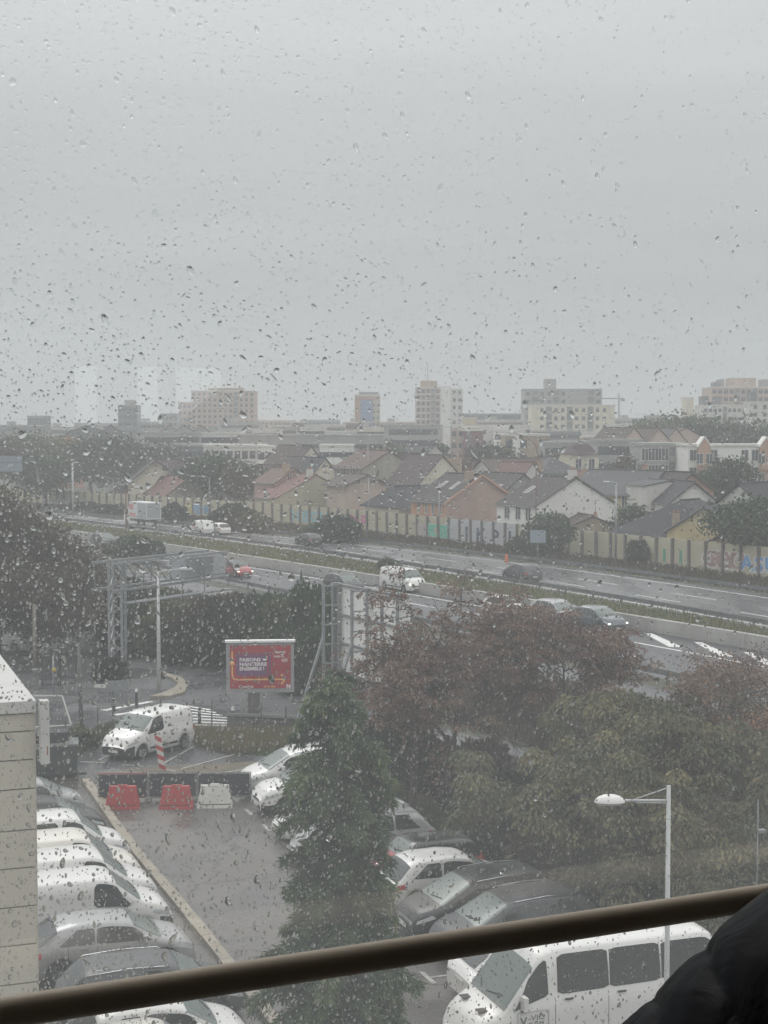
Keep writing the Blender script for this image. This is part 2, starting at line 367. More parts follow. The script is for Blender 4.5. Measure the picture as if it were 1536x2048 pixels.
# pavement kerb island round the lamp
isl = MB(); pts = [G(*p) for p in [(300, 1397), (330, 1388), (350, 1379), (356, 1370), (344, 1360), (320, 1354), (332, 1350), (362, 1358), (376, 1372), (370, 1388), (340, 1397)]]
isl.prism([(p.x, p.y) for p in pts], .02, .14); structure(isl.build('traffic_island_kerb', M_kerb))

# lane paint
lm = MB()
def edge_line(P, off, w, z, dash=None, s0=0, s1=1e9):
    A = resample(P, step=1.5); d, nn = normals(A); Q = A + nn * off; s = 0
    for i in range(len(Q) - 1):
        s += 1.5
        if s < s0 or s > s1: continue
        if dash and (s % (dash[0] + dash[1])) > dash[0]: continue
        a, b = Q[i] + nn[i] * w / 2, Q[i] - nn[i] * w / 2; c, e = Q[i + 1] - nn[i + 1] * w / 2, Q[i + 1] + nn[i + 1] * w / 2
        lm.add([(*a, z), (*b, z), (*c, z), (*e, z)], [(0, 1, 2, 3)])
edge_line(BAR, -1.1, .26, .042, None, 0, 170); edge_line(BAR, -4.7, .2, .042, (6, 9), 0, 160); edge_line(BAR, -4.3, .26, .042, None, 160); edge_line(BAR, -8.3, .2, .042, (3, 10))
edge_line(NEAR, 1.0, .26, .042)
edge_line(MED, .9, .2, .026); edge_line(MED, 4.5, .18, .026, (4.5, 9)); edge_line(MED, 8.2, .18, .026, (4.5, 9)); edge_line(FAR, -1.6, .22, .026)
for q in [[(1288, 1268), (1304, 1268), (1366, 1296), (1338, 1295)], [(1387, 1285), (1404, 1286), (1468, 1315), (1438, 1313)], [(1486, 1305), (1504, 1307), (1572, 1338), (1540, 1336)]]:
    lm.add([tuple(G(*p)[:2]) + (.046,) for p in q], [(0, 3, 2, 1)])
structure(lm.build('lane_marking', M_white))
sl_ = MB()
for a, b in [((333, 1196), (407, 1221)), ((318, 1229), (360, 1243)), ((152, 1181), (204, 1201))]: ln(a, b, .22, .06, sl_)
structure(sl_.build('slip_road_marking', M_white))
strip('slip_road', [(p[0] - 2.0, p[1] - .8) for p in NEAR], [(p[0] - 6.8, p[1] - 3.2) for p in NEAR], .045, M_road)

# concrete median barrier
cb_t = thing('concrete_barrier', 'long pale concrete barrier between the weedy median and the near motorway lanes', 'barrier', (0, 0, 0))
bp = resample(BAR, step=6.0); d_, nn = normals(bp)
for i in range(len(bp) - 1):
    a, b = bp[i], bp[i + 1]; e = (b - a) / np.linalg.norm(b - a) * .02; a = a + e; b = b - e; m = MB(); vs = []
    for q, k in ((a, nn[i]), (b, nn[i + 1])):
        for o, z in ((0, 0), (0.02, .35), (.1, .95 + .01 * R.random()), (.55, .96), (.6, 0)): vs.append((*(q + k * o), z))
    m.add(vs, [(j, (j + 1) % 5, (j + 1) % 5 + 5, j + 5) for j in range(5)] + [(4, 3, 2, 1, 0), (5, 6, 7, 8, 9)]); m.build('barrier_segment', M_conc, cb_t)
def rail(label, P, off, h=.72, mat=None, step=4, s=1):
    t = thing('guard_rail', label, 'guard rail', (0, 0, 0)); Q = resample(P, step=step); d, nn = normals(Q); Q = Q + nn * off
    m = MB(); mat = mat or M_galvd; n = len(Q); vs = []
    prof = [(-.04, h), (.03, h - .06), (-.02, h - .15), (.03, h - .24), (-.04, h - .31), (-.06, h - .31), (-.06, h)]
    for q, k in zip(Q, nn):
        for o, z in prof: vs.append((*(q + k * o * s), z))
    m.add(vs, [(i * 7 + j, i * 7 + (j + 1) % 7, (i + 1) * 7 + (j + 1) % 7, (i + 1) * 7 + j) for i in range(n - 1) for j in range(7)])
    m.build('rail_beam', mat, t)
    pmh = MB().box((0, 0, h / 2), (.12, .08, h)).mesh('rail_post', mat)
    for i in range(n): link('rail_post', pmh, t, loc=(*(Q[i] - nn[i] * .12 * s), .01), rot=(0, 0, atan2(d[i][1], d[i][0])))
    return t
rail('steel guard rail on posts along the far side of the weedy median', MED, -.5, step=4)
rail('low steel guard rail at the foot of the graffitied noise wall verge', FAR, .4, h=.6, step=4)
rail('steel guard rail on the near edge of the motorway above the hedge', NEAR, -.6, step=4)

# noise wall
M_pan = pm('noise_wall_concrete', (.46, .43, .32), .75, var=.16, scale=.9, bump=.2, streak=True, detail=8)
M_pang = pm('noise_wall_grey_paint', (.44, .45, .47), .7, var=.1, scale=.9, detail=6)
M_fin = pm('noise_wall_post', (.15, .14, .13), .8, var=.25, scale=2, streak=True)
nw = thing('noise_wall', 'beige noise wall of upright panels and dark posts with graffiti beyond the motorway', 'noise wall', (0, 0, 0))
wp = resample(WALL, step=2.42); wd, wn = normals(wp); HW = 3.0
pmesh = {}
for mt in (M_pan, M_pang):
    m = MB(); m.bb(-1.03, 1.03, -.08, .08, 0, HW - .06).use(mt); m.bb(-.98, .98, -.1, -.08, .25, HW - .3); pmesh[mt.name] = m.mesh('panel', mt)
fm_ = MB().bb(-.11, .11, -.30, .12, 0, HW + .05).mesh('post', M_fin)
fr = []
for i in range(len(wp) - 1):
    c = (wp[i] + wp[i + 1]) / 2; dd = wp[i + 1] - wp[i]; a = atan2(dd[1], dd[0])
    fr.append((c, a))
    q = 768 + F_PX * c[0] / c[1]
    mt = M_pang if 905 < q < 1040 else M_pan
    link('panel', pmesh[mt.name], nw, loc=(*c, .05 * R.random()), rot=(radians(R.uniform(-.4, .4)), 0, a))
    link('post', fm_, nw, loc=(*wp[i], 0), rot=(0, 0, a))
def graffiti(px0, px1, body, mat, z0, size, mat2=None, label=None):
    """letters sprayed across the panels between two picture columns, one letter per panel run"""
    idx = [i for i, (c, a) in enumerate(fr) if px0 <= 768 + F_PX * c[0] / c[1] <= px1]
    if not idx: return
    n = len(body)
    for k, ch in enumerate(body):
        f = idx[0] + (idx[-1] - idx[0] + 1) * (k + .5) / n - .5; i = int(round(f)); i = max(0, min(len(fr) - 1, i)); c, a = fr[i]
        M = Matrix.Translation((*c, z0)) @ Matrix.Rotation(a, 4, 'Z') @ Matrix.Translation(((f - i) * 2.42 - 0.0, -.125, 0)) @ Matrix.Rotation(pi / 2, 4, 'X')
        if mat2: text(ch, size, mat2, nw, M @ Matrix.Translation((0, -.08, -.01)), 'graffiti', .004, .09, align='CENTER', sx=1.45)
        text(ch, size, mat, nw, M, 'graffiti', .008, .03, align='CENTER', sx=1.35)
gf = lambda n, c: flat(n, c, .8)
graffiti(365, 385, 'SS', gf('yellow_spray', (.62, .52, .16)), .7, 2.1)
graffiti(385, 415, 'RENK', gf('blue_spray', (.16, .36, .55)), .7, 2.1)
graffiti(588, 655, 'HBGU', gf('cyan_spray', (.22, .48, .55)), .8, 2.2)
graffiti(672, 742, 'LTAF', gf('pink_spray', (.55, .14, .34)), .7, 2.3)
graffiti(827, 862, 'VUK', gf('pale_spray', (.55, .45, .47)), .8, 1.7, gf('pale_spray_edge', (.5, .5, .5)))
graffiti(866, 905, 'FOSE', gf('mint_spray', (.10, .50, .36)), .6, 2.0, gf('mint_fill', (.28, .58, .46)))
graffiti(930, 1030, 'IKPI', gf('navy_spray', (.05, .07, .12)), .5, 2.3)
graffiti(1403, 1490, 'CREYU', gf('dusty_red_spray', (.36, .24, .23)), .7, 2.1, gf('white_spray', (.62, .6, .58)))
graffiti(1500, 1570, 'ASU', gf('sky_spray', (.12, .32, .62)), .7, 1.9, gf('white_spray', (.62, .6, .58)))
graffiti(1325, 1380, 'II', gf('green_spray', (.06, .30, .20)), .6, 1.8)
# ================================================================== VEHICLES
PAINT = dict(
    white=flat('white_paint', (.68, .68, .66), .3, coat=.4), cream=flat('creamy_white_paint', (.68, .655, .60), .32, coat=.4), silver=flat('silver_paint', (.33, .335, .34), .32, .25, .6),
    grey=flat('grey_paint', (.07, .073, .077), .4, .1, .15), dark=flat('charcoal_paint', (.018, .020, .022), .35, 0, .15), black=flat('black_paint', (.012, .013, .014), .25, 0, .4),
    red=flat('red_paint', (.32, .028, .028), .28, 0, 1), blue=flat('slate_blue_paint', (.06, .08, .10), .25, .2, 1), lightgrey=flat('pale_grey_paint', (.30, .31, .31), .3, .2, .8))
def spec(L, W, H, top, belt, wheels, Rw, ws, rw, side, roofw=.80, zb=.2, clad=False, bumper=False, rails=None, seams=(), high=False, nose=.28):
    return dict(L=L, W=W, H=H, top=top, belt=belt, wheels=wheels, R=Rw, ws=ws, rw=rw, side=side, roofw=roofw, zb=zb, clad=clad, bumper=bumper, rails=rails, seams=seams, high=high, nose=nose)
# x runs from the rear bumper (0) to the nose (L)
SPECS = dict(
 estate=spec(4.35, 1.80, 1.5, [(0, .66), (.05, .92), (.15, 1.03), (.55, 1.40), (.9, 1.48), (2.2, 1.5), (2.7, 1.42), (3.45, 1.0), (4.05, .86), (4.27, .7), (4.35, .5)], [(0, .88), (.6, .98), (3.2, .93), (3.6, .88), (4.35, .6)], (.82, 3.48), .33, (2.74, 3.42), (.1, .56), [(.6, 1.5), (1.55, 2.35), (2.4, 3.2)], .79, rails=(.6, 2.5), seams=(1.0, 1.8, 2.8)),
 hatch=spec(4.0, 1.72, 1.48, [(0, .62), (.05, .86), (.22, 1.0), (.55, 1.36), (.95, 1.46), (1.9, 1.48), (2.45, 1.4), (3.2, .98), (3.75, .82), (3.93, .66), (4.0, .5)], [(0, .82), (.6, .96), (3.0, .9), (3.4, .84), (4, .6)],
    (.72, 3.2), .31, (2.5, 3.14), (.16, .56), [(.62, 1.5), (1.56, 2.95)], .80, seams=(1.53, 2.62)),
 family=spec(4.3, 1.80, 1.47, [(0, .66), (.05, .9), (.25, 1.03), (.75, 1.38), (1.2, 1.46), (2.1, 1.47), (2.65, 1.4), (3.4, .98), (4.0, .84), (4.22, .68), (4.3, .5)], [(0, .86), (.6, .98), (3.2, .92), (3.6, .86), (4.3, .6)],
    (.82, 3.45), .33, (2.68, 3.36), (.2, .76), [(.78, 1.68), (1.72, 3.15)], .79, seams=(1.0, 1.72, 2.78)),
 suv=spec(4.45, 1.84, 1.64, [(0, .7), (.04, 1.0), (.15, 1.15), (.5, 1.52), (.9, 1.62), (2.2, 1.64), (2.75, 1.55), (3.5, 1.13), (4.1, 1.02), (4.38, .86), (4.45, .6)], [(0, .96), (.6, 1.08), (3.2, 1.03), (3.8, .98), (4.45, .7)],
    (.85, 3.55), .36, (2.78, 3.46), (.1, .52), [(.55, 1.45), (1.5, 2.3), (2.34, 3.2)], .80, zb=.25, clad=True, rails=(.7, 2.5), seams=(1.0, 1.9, 2.85)),
 mpv=spec(4.6, 1.83, 1.63, [(0, .66), (.05, .95), (.2, 1.1), (.55, 1.5), (1.0, 1.61), (2.3, 1.63), (2.9, 1.5), (3.8, 1.0), (4.35, .84), (4.53, .68), (4.6, .5)], [(0, .9), (.6, 1.02), (3.3, .94), (3.9, .88), (4.6, .6)],
    (.85, 3.62), .33, (2.9, 3.76), (.14, .56), [(.6, 1.45), (1.5, 2.35), (2.4, 3.45)], .79, rails=(.8, 2.7), seams=(1.0, 1.9, 2.85)),
 van=spec(4.25, 1.83, 1.82, [(0, .7), (.03, 1.3), (.1, 1.74), (.35, 1.81), (2.3, 1.82), (2.62, 1.74), (3.35, 1.16), (3.95, .98), (4.17, .8), (4.25, .55)], [(0, 1.0), (2.2, 1.02), (2.9, 1.0), (3.5, .98), (4.25, .7)],
    (.75, 3.4), .31, (2.66, 3.3), (.05, .1), [(2.05, 3.1)], .86, bumper=True, seams=(.9, 1.9, 2.95)),
 vanwin=spec(4.25, 1.83, 1.82, [(0, .7), (.03, 1.3), (.1, 1.74), (.35, 1.81), (2.3, 1.82), (2.62, 1.74), (3.35, 1.16), (3.95, .98), (4.17, .8), (4.25, .55)], [(0, 1.0), (2.2, 1.02), (2.9, 1.0), (3.5, .98), (4.25, .7)],
    (.75, 3.4), .31, (2.66, 3.3), (.05, .1), [(.25, 1.0), (1.08, 1.95), (2.05, 3.1)], .86, bumper=False, seams=(.9, 1.9, 2.95)),
 mini=spec(3.75, 1.70, 1.42, [(0, .62), (.04, .86), (.12, .98), (.35, 1.33), (.6, 1.4), (2.1, 1.42), (2.35, 1.36), (2.75, 1.0), (3.5, .86), (3.7, .7), (3.75, .5)], [(0, .86), (.6, .92), (2.8, .9), (3.75, .6)],
    (.6, 3.05), .31, (2.36, 2.72), (.1, .36), [(.4, 1.3), (1.35, 2.6)], .84, seams=(1.33, 2.45)),
 medvan=spec(5.0, 1.95, 1.96, [(0, .8), (.03, 1.5), (.1, 1.88), (.35, 1.95), (3.2, 1.96), (3.5, 1.86), (4.25, 1.22), (4.75, 1.05), (4.93, .85), (5.0, .6)], [(0, 1.08), (4.0, 1.06), (4.4, 1.02), (5, .75)],
    (.95, 4.05), .33, (3.52, 4.2), (.05, .1), [(3.15, 4.0)], .88, seams=(1.1, 2.95, 3.95)),
 minibus=spec(6.2, 2.02, 2.66, [(0, .9), (.03, 1.9), (.12, 2.5), (.45, 2.64), (4.1, 2.66), (4.55, 2.54), (5.45, 1.42), (5.95, 1.18), (6.13, .95), (6.2, .6)], [(0, 1.62), (4.4, 1.60), (5.0, 1.46), (5.6, 1.2), (6.2, .85)],
    (1.2, 5.15), .35, (4.72, 5.40), (.05, .12), [(.25, 1.58), (1.60, 2.88), (2.90, 4.16), (4.38, 5.22)], .86, zb=.28, seams=(1.6, 2.92, 4.22, 5.28), high=True))
WH = {}
def wheelmesh(Rw, big):
    k = (Rw, big)
    if k in WH: return WH[k]
    t = MB(); t.lathe([(Rw * .66, .10), (Rw * .9, .105), (Rw, .07), (Rw, -.07), (Rw * .9, -.105), (Rw * .66, -.10)], 24, axis='y')
    r = MB().use(M_rim); r.lathe([(Rw * .68, .098), (Rw * .62, .09), (Rw * .60, .03)], 24, axis='y')
    for i in range(10 if big else 7):
        a = 2 * pi * i / (10 if big else 7); r.bar((Rw * .12 * cos(a), .075, Rw * .12 * sin(a)), (Rw * .63 * cos(a + .06), .088, Rw * .63 * sin(a + .06)), .035 if big else .05, .02)
    r.lathe([(.001, .09), (Rw * .15, .085), (Rw * .17, .04)], 12, axis='y'); r.use(M_black); r.lathe([(Rw * .61, .03), (.001, .03)], 20, axis='y')
    WH[k] = (t.mesh('tyre', M_rubber), r.mesh('rim')); return WH[k]
def sm(xs, zs, k):
    ker = np.ones(k) / k; pad = k // 2; z = np.r_[np.full(pad, zs[0]), zs, np.full(pad, zs[-1])]; return np.convolve(z, ker, 'valid')
def car(name, label, cat, kind, paint, loc, heading, group=None, roofpaint=None, plate=True, lights=False, **kw):
    s = SPECS[kind]; L, Wd, H = s['L'], s['W'], s['H']; paint = PAINT[paint] if isinstance(paint, str) else paint
    rp = PAINT[roofpaint] if roofpaint else paint
    xs = np.arange(0, L + .001, .05); xs[-1] = L
    zt = np.interp(xs, *zip(*s['top'])); zt[2:-2] = sm(xs, zt, 5)[2:-2]; bt = np.interp(xs, *zip(*s['belt']))
    d = np.minimum(xs, 1e9); wp_ = np.full(len(xs), Wd / 2)
    f = L - xs; wp_ *= 1 - s['nose'] * np.clip(1 - f / .75, 0, 1) ** 2.2; wp_ *= 1 - .12 * np.clip(1 - xs / .35, 0, 1) ** 2
    bmean = np.interp(L * .5, *zip(*s['belt'])); Ra = s['R'] + .055
    def sec(i):
        x, z, b, w = xs[i], zt[i], min(bt[i], zt[i] - .035), wp_[i]
        k = float(np.clip((z - b) / (H - bmean), 0, 1)); wr = w * (.93 * (1 - k) + s['roofw'] * k); e = min(.075, (z - b) * .45); zb = s['zb']
        za = 0
        for xw in s['wheels']:
            if abs(x - xw) < Ra: za = max(za, s['R'] + sqrt(Ra * Ra - (x - xw) ** 2) - .01)
        P = [(.86 * w, zb), (.965 * w, zb + .04), (w * .992, zb + (b - zb) * .38), (w, zb + (b - zb) * .7), (w * .985, b - .07), (w * .955, b), ((w * .955 + wr) / 2 + .012 * k, (b + z - e) / 2), (wr, z - e), (wr * .9, z - e * .3), (wr * .55, z + .012), (0, z + .022)]
        if za:
            P = [(y, max(zz, min(za, b - .12) + j * .012)) if j < 4 else (y, zz) for j, (y, zz) in enumerate(P)]
        return P
    secs = [sec(i) for i in range(len(xs))]; n = len(secs[0])
    mb = MB(); mb.use(paint).use(rp).use(M_black); idx = {}
    def V(i, j, sd): return (xs[i], sd * secs[i][j][0], secs[i][j][1])
    vs = []; ring = 2 * n - 1
    for i in range(len(xs)): vs += [V(i, j, 1) for j in range(n)] + [V(i, j, -1) for j in range(n - 2, -1, -1)]
    b0 = 0; mb.v = vs
    for i in range(len(xs) - 1):
        for r in range(ring - 1):
            j = min(r, ring - 2 - r); xm = (xs[i] + xs[i + 1]) / 2
            mt = paint
            if roofpaint and (j >= 7 and zt[i] > H - .12 or (j >= 5 and zt[i] > bmean + .12)): mt = rp
            if s['clad'] and j < 2: mt = M_black
            if s['bumper'] and ((xm > L - .42 and j < 3) or (xm < .12 and j < 2)): mt = M_black
            mb.f.append((i * ring + r, i * ring + r + 1, (i + 1) * ring + r + 1, (i + 1) * ring + r)); mb.m.append(mb.mats.index(mt)); mb.sm.append(True)
    for i, rev in ((0, False), (len(xs) - 1, True)):
        f_ = [i * ring + r for r in range(ring)]; mb.f.append(tuple(f_[::-1]) if rev else tuple(f_))
        mb.m.append(mb.mats.index(M_black if s['bumper'] and rev else paint)); mb.sm.append(False)
    t = thing(name, label, cat, (loc[0], loc[1], loc[2] if len(loc) > 2 else .03), heading, group)
    Mo = Matrix.Translation((-L / 2, 0, 0))
    for v in range(len(mb.v)): mb.v[v] = (mb.v[v][0] - L / 2, mb.v[v][1], mb.v[v][2])
    mb.build('body', None, t)
    def P(x, j, sd, off):
        i = float(np.interp(x, xs, np.arange(len(xs)))); i0 = int(min(i, len(xs) - 2)); a = i - i0; j0 = int(min(j, n - 2)); c = j - j0
        def q(ii, jj): return np.array([xs[ii], secs[ii][jj][0], secs[ii][jj][1]])
        p = (q(i0, j0) * (1 - c) + q(i0, j0 + 1) * c) * (1 - a) + (q(i0 + 1, j0) * (1 - c) + q(i0 + 1, j0 + 1) * c) * a
        tx = q(i0 + 1, j0) - q(i0, j0) + 1e-6; ty = q(i0, j0 + 1) - q(i0, j0); nn = np.cross(tx, ty); nn /= np.linalg.norm(nn) + 1e-9
        if nn[1] < -1e-3 or (abs(nn[1]) < 1e-3 and nn[2] < 0): nn = -nn
        p = p + nn * off
        return (p[0] - L / 2, sd * p[1], p[2])
    def patch(nm, x0, x1, j0, j1, sd, off, mat, nx=6, nj=3, x0t=None, x1t=None, par=None, rnd=0):
        m = MB(); vs = []
        for b in range(nj + 1):
            fb = b / nj; xa = x0 + ((x0t if x0t is not None else x0) - x0) * fb; xb = x1 + ((x1t if x1t is not None else x1) - x1) * fb
            for a in range(nx + 1):
                fa = a / nx; xx = xa + (xb - xa) * fa; cut = rnd * (max(0, abs(fa - .5) * 2 - .75) * 4) ** 2
                vs.append(P(xx, j0 + cut + (j1 - j0 - 2 * cut) * fb, sd, off))
        fs = [(b * (nx + 1) + a, b * (nx + 1) + a + 1, (b + 1) * (nx + 1) + a + 1, (b + 1) * (nx + 1) + a) for b in range(nj) for a in range(nx)]
        if sd < 0: fs = [f[::-1] for f in fs]
        m.add(vs, fs, True); return m.build(nm, mat, par or t)
    def across(nm, x0, x1, wf, mat, off=.012, nx=8, ny=12):
        """glass across the car: x0 is its top edge, x1 its foot"""
        m = MB(); vs = []
        for a in range(nx + 1):
            x = x0 + (x1 - x0) * a / nx
            for b in range(ny + 1):
                fy = (b / ny * 2 - 1); sg = 1 if fy >= 0 else -1; bow = .05 * (1 - fy * fy) * (1 if x1 > x0 else -1) * a / nx
                xx = x + bow; j = n - 1 - abs(fy) * (2.96 + 0.0) if abs(fy) < 1 else n - 3.96
                j = max(j, n - 1 - 2.9 * wf); p = P(xx, j, sg, off); vs.append(p)
        fs = [(a * (ny + 1) + b, a * (ny + 1) + b + 1, (a + 1) * (ny + 1) + b + 1, (a + 1) * (ny + 1) + b) for a in range(nx) for b in range(ny)]
        m.add(vs, fs, True); return m.build(nm, mat, t)
    across('windscreen', s['ws'][0], s['ws'][1], .93, M_glassw)
    if not s['bumper'] and kind != 'medvan': across('rear_window', s['rw'][1], s['rw'][0], .9, M_glassd)
    for sd in (1, -1):
        for k, (a, b) in enumerate(s['side']):
            last = b == s['side'][-1][1]; first = k == 0
            tl = .42 if first and kind not in ('van', 'vanwin', 'minibus', 'medvan') else .03
            patch('side_window', a, b, 5.12, 6.86, sd, .008, M_glassd, 10, 4, a + tl, b - (.34 if last else .0), rnd=.10 if s['high'] else .25 if kind.startswith('van') else .12)
        hb = H * .42 if not s['high'] else 1.0
        patch('headlight', L - .62, L - .10, 3.5, 4.7, sd, .010, M_lens, 6, 2, L - .52, L - .14)
        patch('taillight', .03, .20 if s['high'] or 'van' in kind else .34, 3.35 if not ('van' in kind) else 2.9, 4.75, sd, .012, M_red, 4, 3)
        for x in s['seams']: patch('door_seam', x, x + .014, 1.2, 4.95, sd, .004, M_seam, 1, 6)
        for x in s['seams'][1:] if len(s['seams']) > 1 else []:
            hx = x - .32; p = P(hx, 4.1, sd, .02); m = MB(); m.box(p, (.2, .03, .035)); m.build('door_handle', M_black if s['high'] or 'van' in kind else paint, t)
        xm = s['side'][-1][1] - .22; p = P(xm, 5.2, sd, 0); m = MB().use(paint if paint is not PAINT['white'] or not s['bumper'] else M_black)
        m.box((p[0], p[1] + sd * .10, p[2] + .09), (.10, .22, .14 if not s['high'] else .3)); m.bar((p[0], p[1] - sd * .03, p[2]), (p[0], p[1] + sd * .06, p[2] + .05), .05)
        m.build('wing_mirror', None, t)
        for xw in s['wheels']:
            we = bpy.data.objects.new('wheel', None); COL.objects.link(we); we.parent = t; we.location = (xw - L / 2, sd * (Wd / 2 - .125), s['R']); we.rotation_euler = (0, R.random() * 6, 0 if sd > 0 else pi)
            ty, rm = wheelmesh(s['R'], not ('van' in kind or kind == 'hatch')); link('tyre', ty, we); link('rim', rm, we)
            m = MB(); m.box((xw - L / 2, sd * (Wd / 2 - .32), s['R'] + .1), (2 * Ra, .12, 2 * Ra - .1)); m.build('wheel_well', M_black, t)
        if s['rails']:
            a, b = s['rails']; m = MB(); m.tube([P(a, 7.9, sd, .01), P(a + .08, 7.6, sd, .05), P((a + b) / 2, 7.6, sd, .055), P(b - .08, 7.6, sd, .05), P(b, 7.9, sd, .01)], .016, 6); m.build('roof_rail', M_chrome, t)
        if s['clad'] or s['high'] or 'van' in kind: patch('rub_strip', s['wheels'][0] + Ra + .1, s['wheels'][1] - Ra - .1, 1.5, 1.85, sd, .012, M_black if not s['high'] else M_galvd, 4, 1)
    m = MB(); m.bb(-L / 2 + .1, L / 2 - .12, -Wd / 2 + .3, Wd / 2 - .3, s['zb'] - .03, .55); m.build('underbody', M_black, t)
    wn_ = wp_[-1] * .8; fx = L / 2
    m = MB().use(M_black); m.bb(fx - .02, fx + .012, -wn_, wn_, s['zb'] + .03, s['zb'] + .16); m.bb(fx - .10, fx + .006, -wn_ * .7, wn_ * .7, zt[-1] - .07, zt[-1] + .02)
    m.use(M_chrome); m.bb(fx + .004, fx + .018, -wn_ * .5, wn_ * .5, zt[-1] - .055, zt[-1] - .03); m.build('grille', None, t)
    if plate:
        m = MB(); m.bb(fx + .012, fx + .026, -.26, .26, .34 if not s['high'] else .42, .45 if not s['high'] else .53); m.build('number_plate', M_plate, t)
        m = MB(); m.bb(-fx - .02, -fx + .01, -.26, .26, .5, .61); m.build('number_plate', M_plate, t)
    i_ = s['ws'][1]; m = MB()
    for y0, y1 in ((-.05, .5), (-.6, -.1)):
        a = P(i_ - .02, n - 1.1 - abs(y0), 1 if y0 >= 0 else -1, .03); b = P(i_ - .12, n - 2.2, 1 if y1 > 0 else -1, .03); m.bar(a, b, .018)
    m.build('wiper', M_black, t)
    if kind not in ('van', 'minibus', 'medvan', 'vanwin'):
        p = P(.75 if kind != 'mpv' else .9, n - 1.01, 1, 0); m = MB(); m.bar(p, (p[0] - .16, 0, p[2] + .11), .02); m.build('roof_aerial', M_black, t)
    if lights:
        for sd in (1, -1):
            p = P(L - .16, 4.0, sd, .02); m = MB(); m.box((p[0] + .05, p[1], p[2]), (.06, .16, .08)); m.build('lit_headlamp', M_lamp, t)
    t['_len'] = L
    del t['_len']
    return t
M_lamp = bpy.data.materials.new('lit_headlamp'); M_lamp.use_nodes = True
_p = M_lamp.node_tree.nodes['Principled BSDF']; _p.inputs['Emission Color'].default_value = (1, .95, .8, 1); _p.inputs['Emission Strength'].default_value = 3
A20 = radians(20)
def park(kind, tip, z, head, **kw):
    """a car whose nose (or tail) tip shows at picture point `tip`; head +1 faces away to the right, -1 towards the aisle; end = which end shows"""
    p = G(*tip, z); L = SPECS[kind]['L']; end = kw.pop('end', 'nose'); da = kw.pop('da', 0)
    hv = V_ * head; off = -L / 2 if end == 'nose' else L / 2; c = p + hv * off
    return (c.x, c.y, .03), A20 + (0 if head > 0 else pi) + radians(da)
lg = 'cars and vans parked nose to the kerb on the left'
def pc(name, label, cat, kind, paint, tip, z, head, group, **kw):
    kk = {k: kw.pop(k) for k in ('end', 'da') if k in kw}
    loc, h = park(kind, tip, z, head, **kk); return car(name, label, cat, kind, paint, loc, h, group, **kw)
pc('parked_car', 'pale car at the far end of the left row, mostly behind the black hatchback', 'car', 'hatch', 'lightgrey', (167, 1599), .55, 1, lg)
pc('parked_car', 'black car with clear headlamp, farthest dark car of the left row by the red barrier', 'car', 'family', 'dark', (207, 1640), .55, 1, lg)
pc('parked_van', 'white passenger van with side windows, farthest white van in the left row', 'van', 'vanwin', 'white', (254, 1690), .6, 1, lg)
pc('parked_van', 'creamy white small van second in the line of four white vans on the left', 'van', 'van', 'cream', (278, 1731), .62, 1, lg)
pc('parked_van', 'white small van third in the line of four white vans on the left', 'van', 'van', 'white', (308, 1769), .62, 1, lg)
pc('parked_van', 'white panel van with dark cab window, parked next to the silver hatchback', 'van', 'van', 'white', (336, 1815), .62, 1, lg)
pc('parked_car', 'silver hatchback with multi-spoke wheels parked between white van and grey estate', 'car', 'family', 'silver', (380, 1884), .5, 1, lg)
pc('parked_car', 'dark grey estate car with chrome roof rail just behind the window rail', 'car', 'estate', 'grey', (480, 1974), .5, 1, lg, da=-2)
pc('parked_car', 'white hatchback whose nose shows under the window rail beside the conifer', 'car', 'hatch', 'white', (492, 2050), .6, 1, lg)
pc('parked_van', 'white van roof at the bottom of the picture under the window rail', 'van', 'van', 'cream', (492, 2150), .6, 1, lg)
rg = 'cars parked on the right of the car park aisle'
pc('parked_car', 'white people carrier facing the aisle at the end of the black barrier screens', 'car', 'mpv', 'white', (484, 1562), .5, -1, rg)
pc('parked_car', 'white car with black and chrome grille half behind the left side of the conifer', 'car', 'suv', 'white', (512, 1602), .5, -1, rg)
pc('parked_car', 'white car almost hidden by the conifer, third from the barrier screens', 'car', 'hatch', 'white', (553, 1654), .5, -1, rg)
pc('parked_car', 'white hatchback with red tail light beside the grassy bank', 'car', 'hatch', 'white', (838, 1640), .7, -1, rg, end='tail')
pc('parked_car', 'silver grey estate car between white hatchback and red car with black roof', 'car', 'mpv', 'silver', (856, 1668), .6, -1, rg, end='tail')
pc('parked_car', 'red car with black roof and dark glass beside the white hatchback', 'car', 'mini', 'red', (952, 1716), .6, -1, rg, roofpaint='black', end='tail')
pc('parked_car', 'white three-door hatchback with red tail light seen from behind, nearest the red car', 'car', 'hatch', 'white', (768, 1776), .6, 1, rg, end='tail')
pc('parked_car', 'dark grey people carrier with silver roof rails facing the aisle', 'car', 'mpv', 'dark', (806, 1840), .5, -1, rg)
pc('parked_car', 'charcoal estate car cut off by the window rail, next to the white minibus side', 'car', 'mpv', 'grey', (874, 1885), .5, -1, rg)
pc('parked_car', 'white hatchback with long red tail light showing behind the minibus', 'car', 'family', 'white', (918, 1958), .6, 1, rg, end='tail')
mbus = pc('parked_minibus', 'white high-roofed minibus with long dark side windows at the lower right', 'minibus', 'minibus', 'white', (908, 2066), .75, -1, rg)
mm = Matrix.Rotation(-pi / 2, 4, 'Z') @ Matrix.Identity(4)
def side_text(t, body, size, x, y, z, sd, mat, name='lettering', **k):
    M = Matrix.Translation((x, y, z)) @ (Matrix.Rotation(pi, 4, 'Z') if sd > 0 else Matrix.Identity(4)) @ Matrix.Rotation(pi / 2, 4, 'X')
    return text(body, size, mat, t, M, name, .003, **k)
M_ink = flat('grey_ink', (.16, .17, .18), .6)
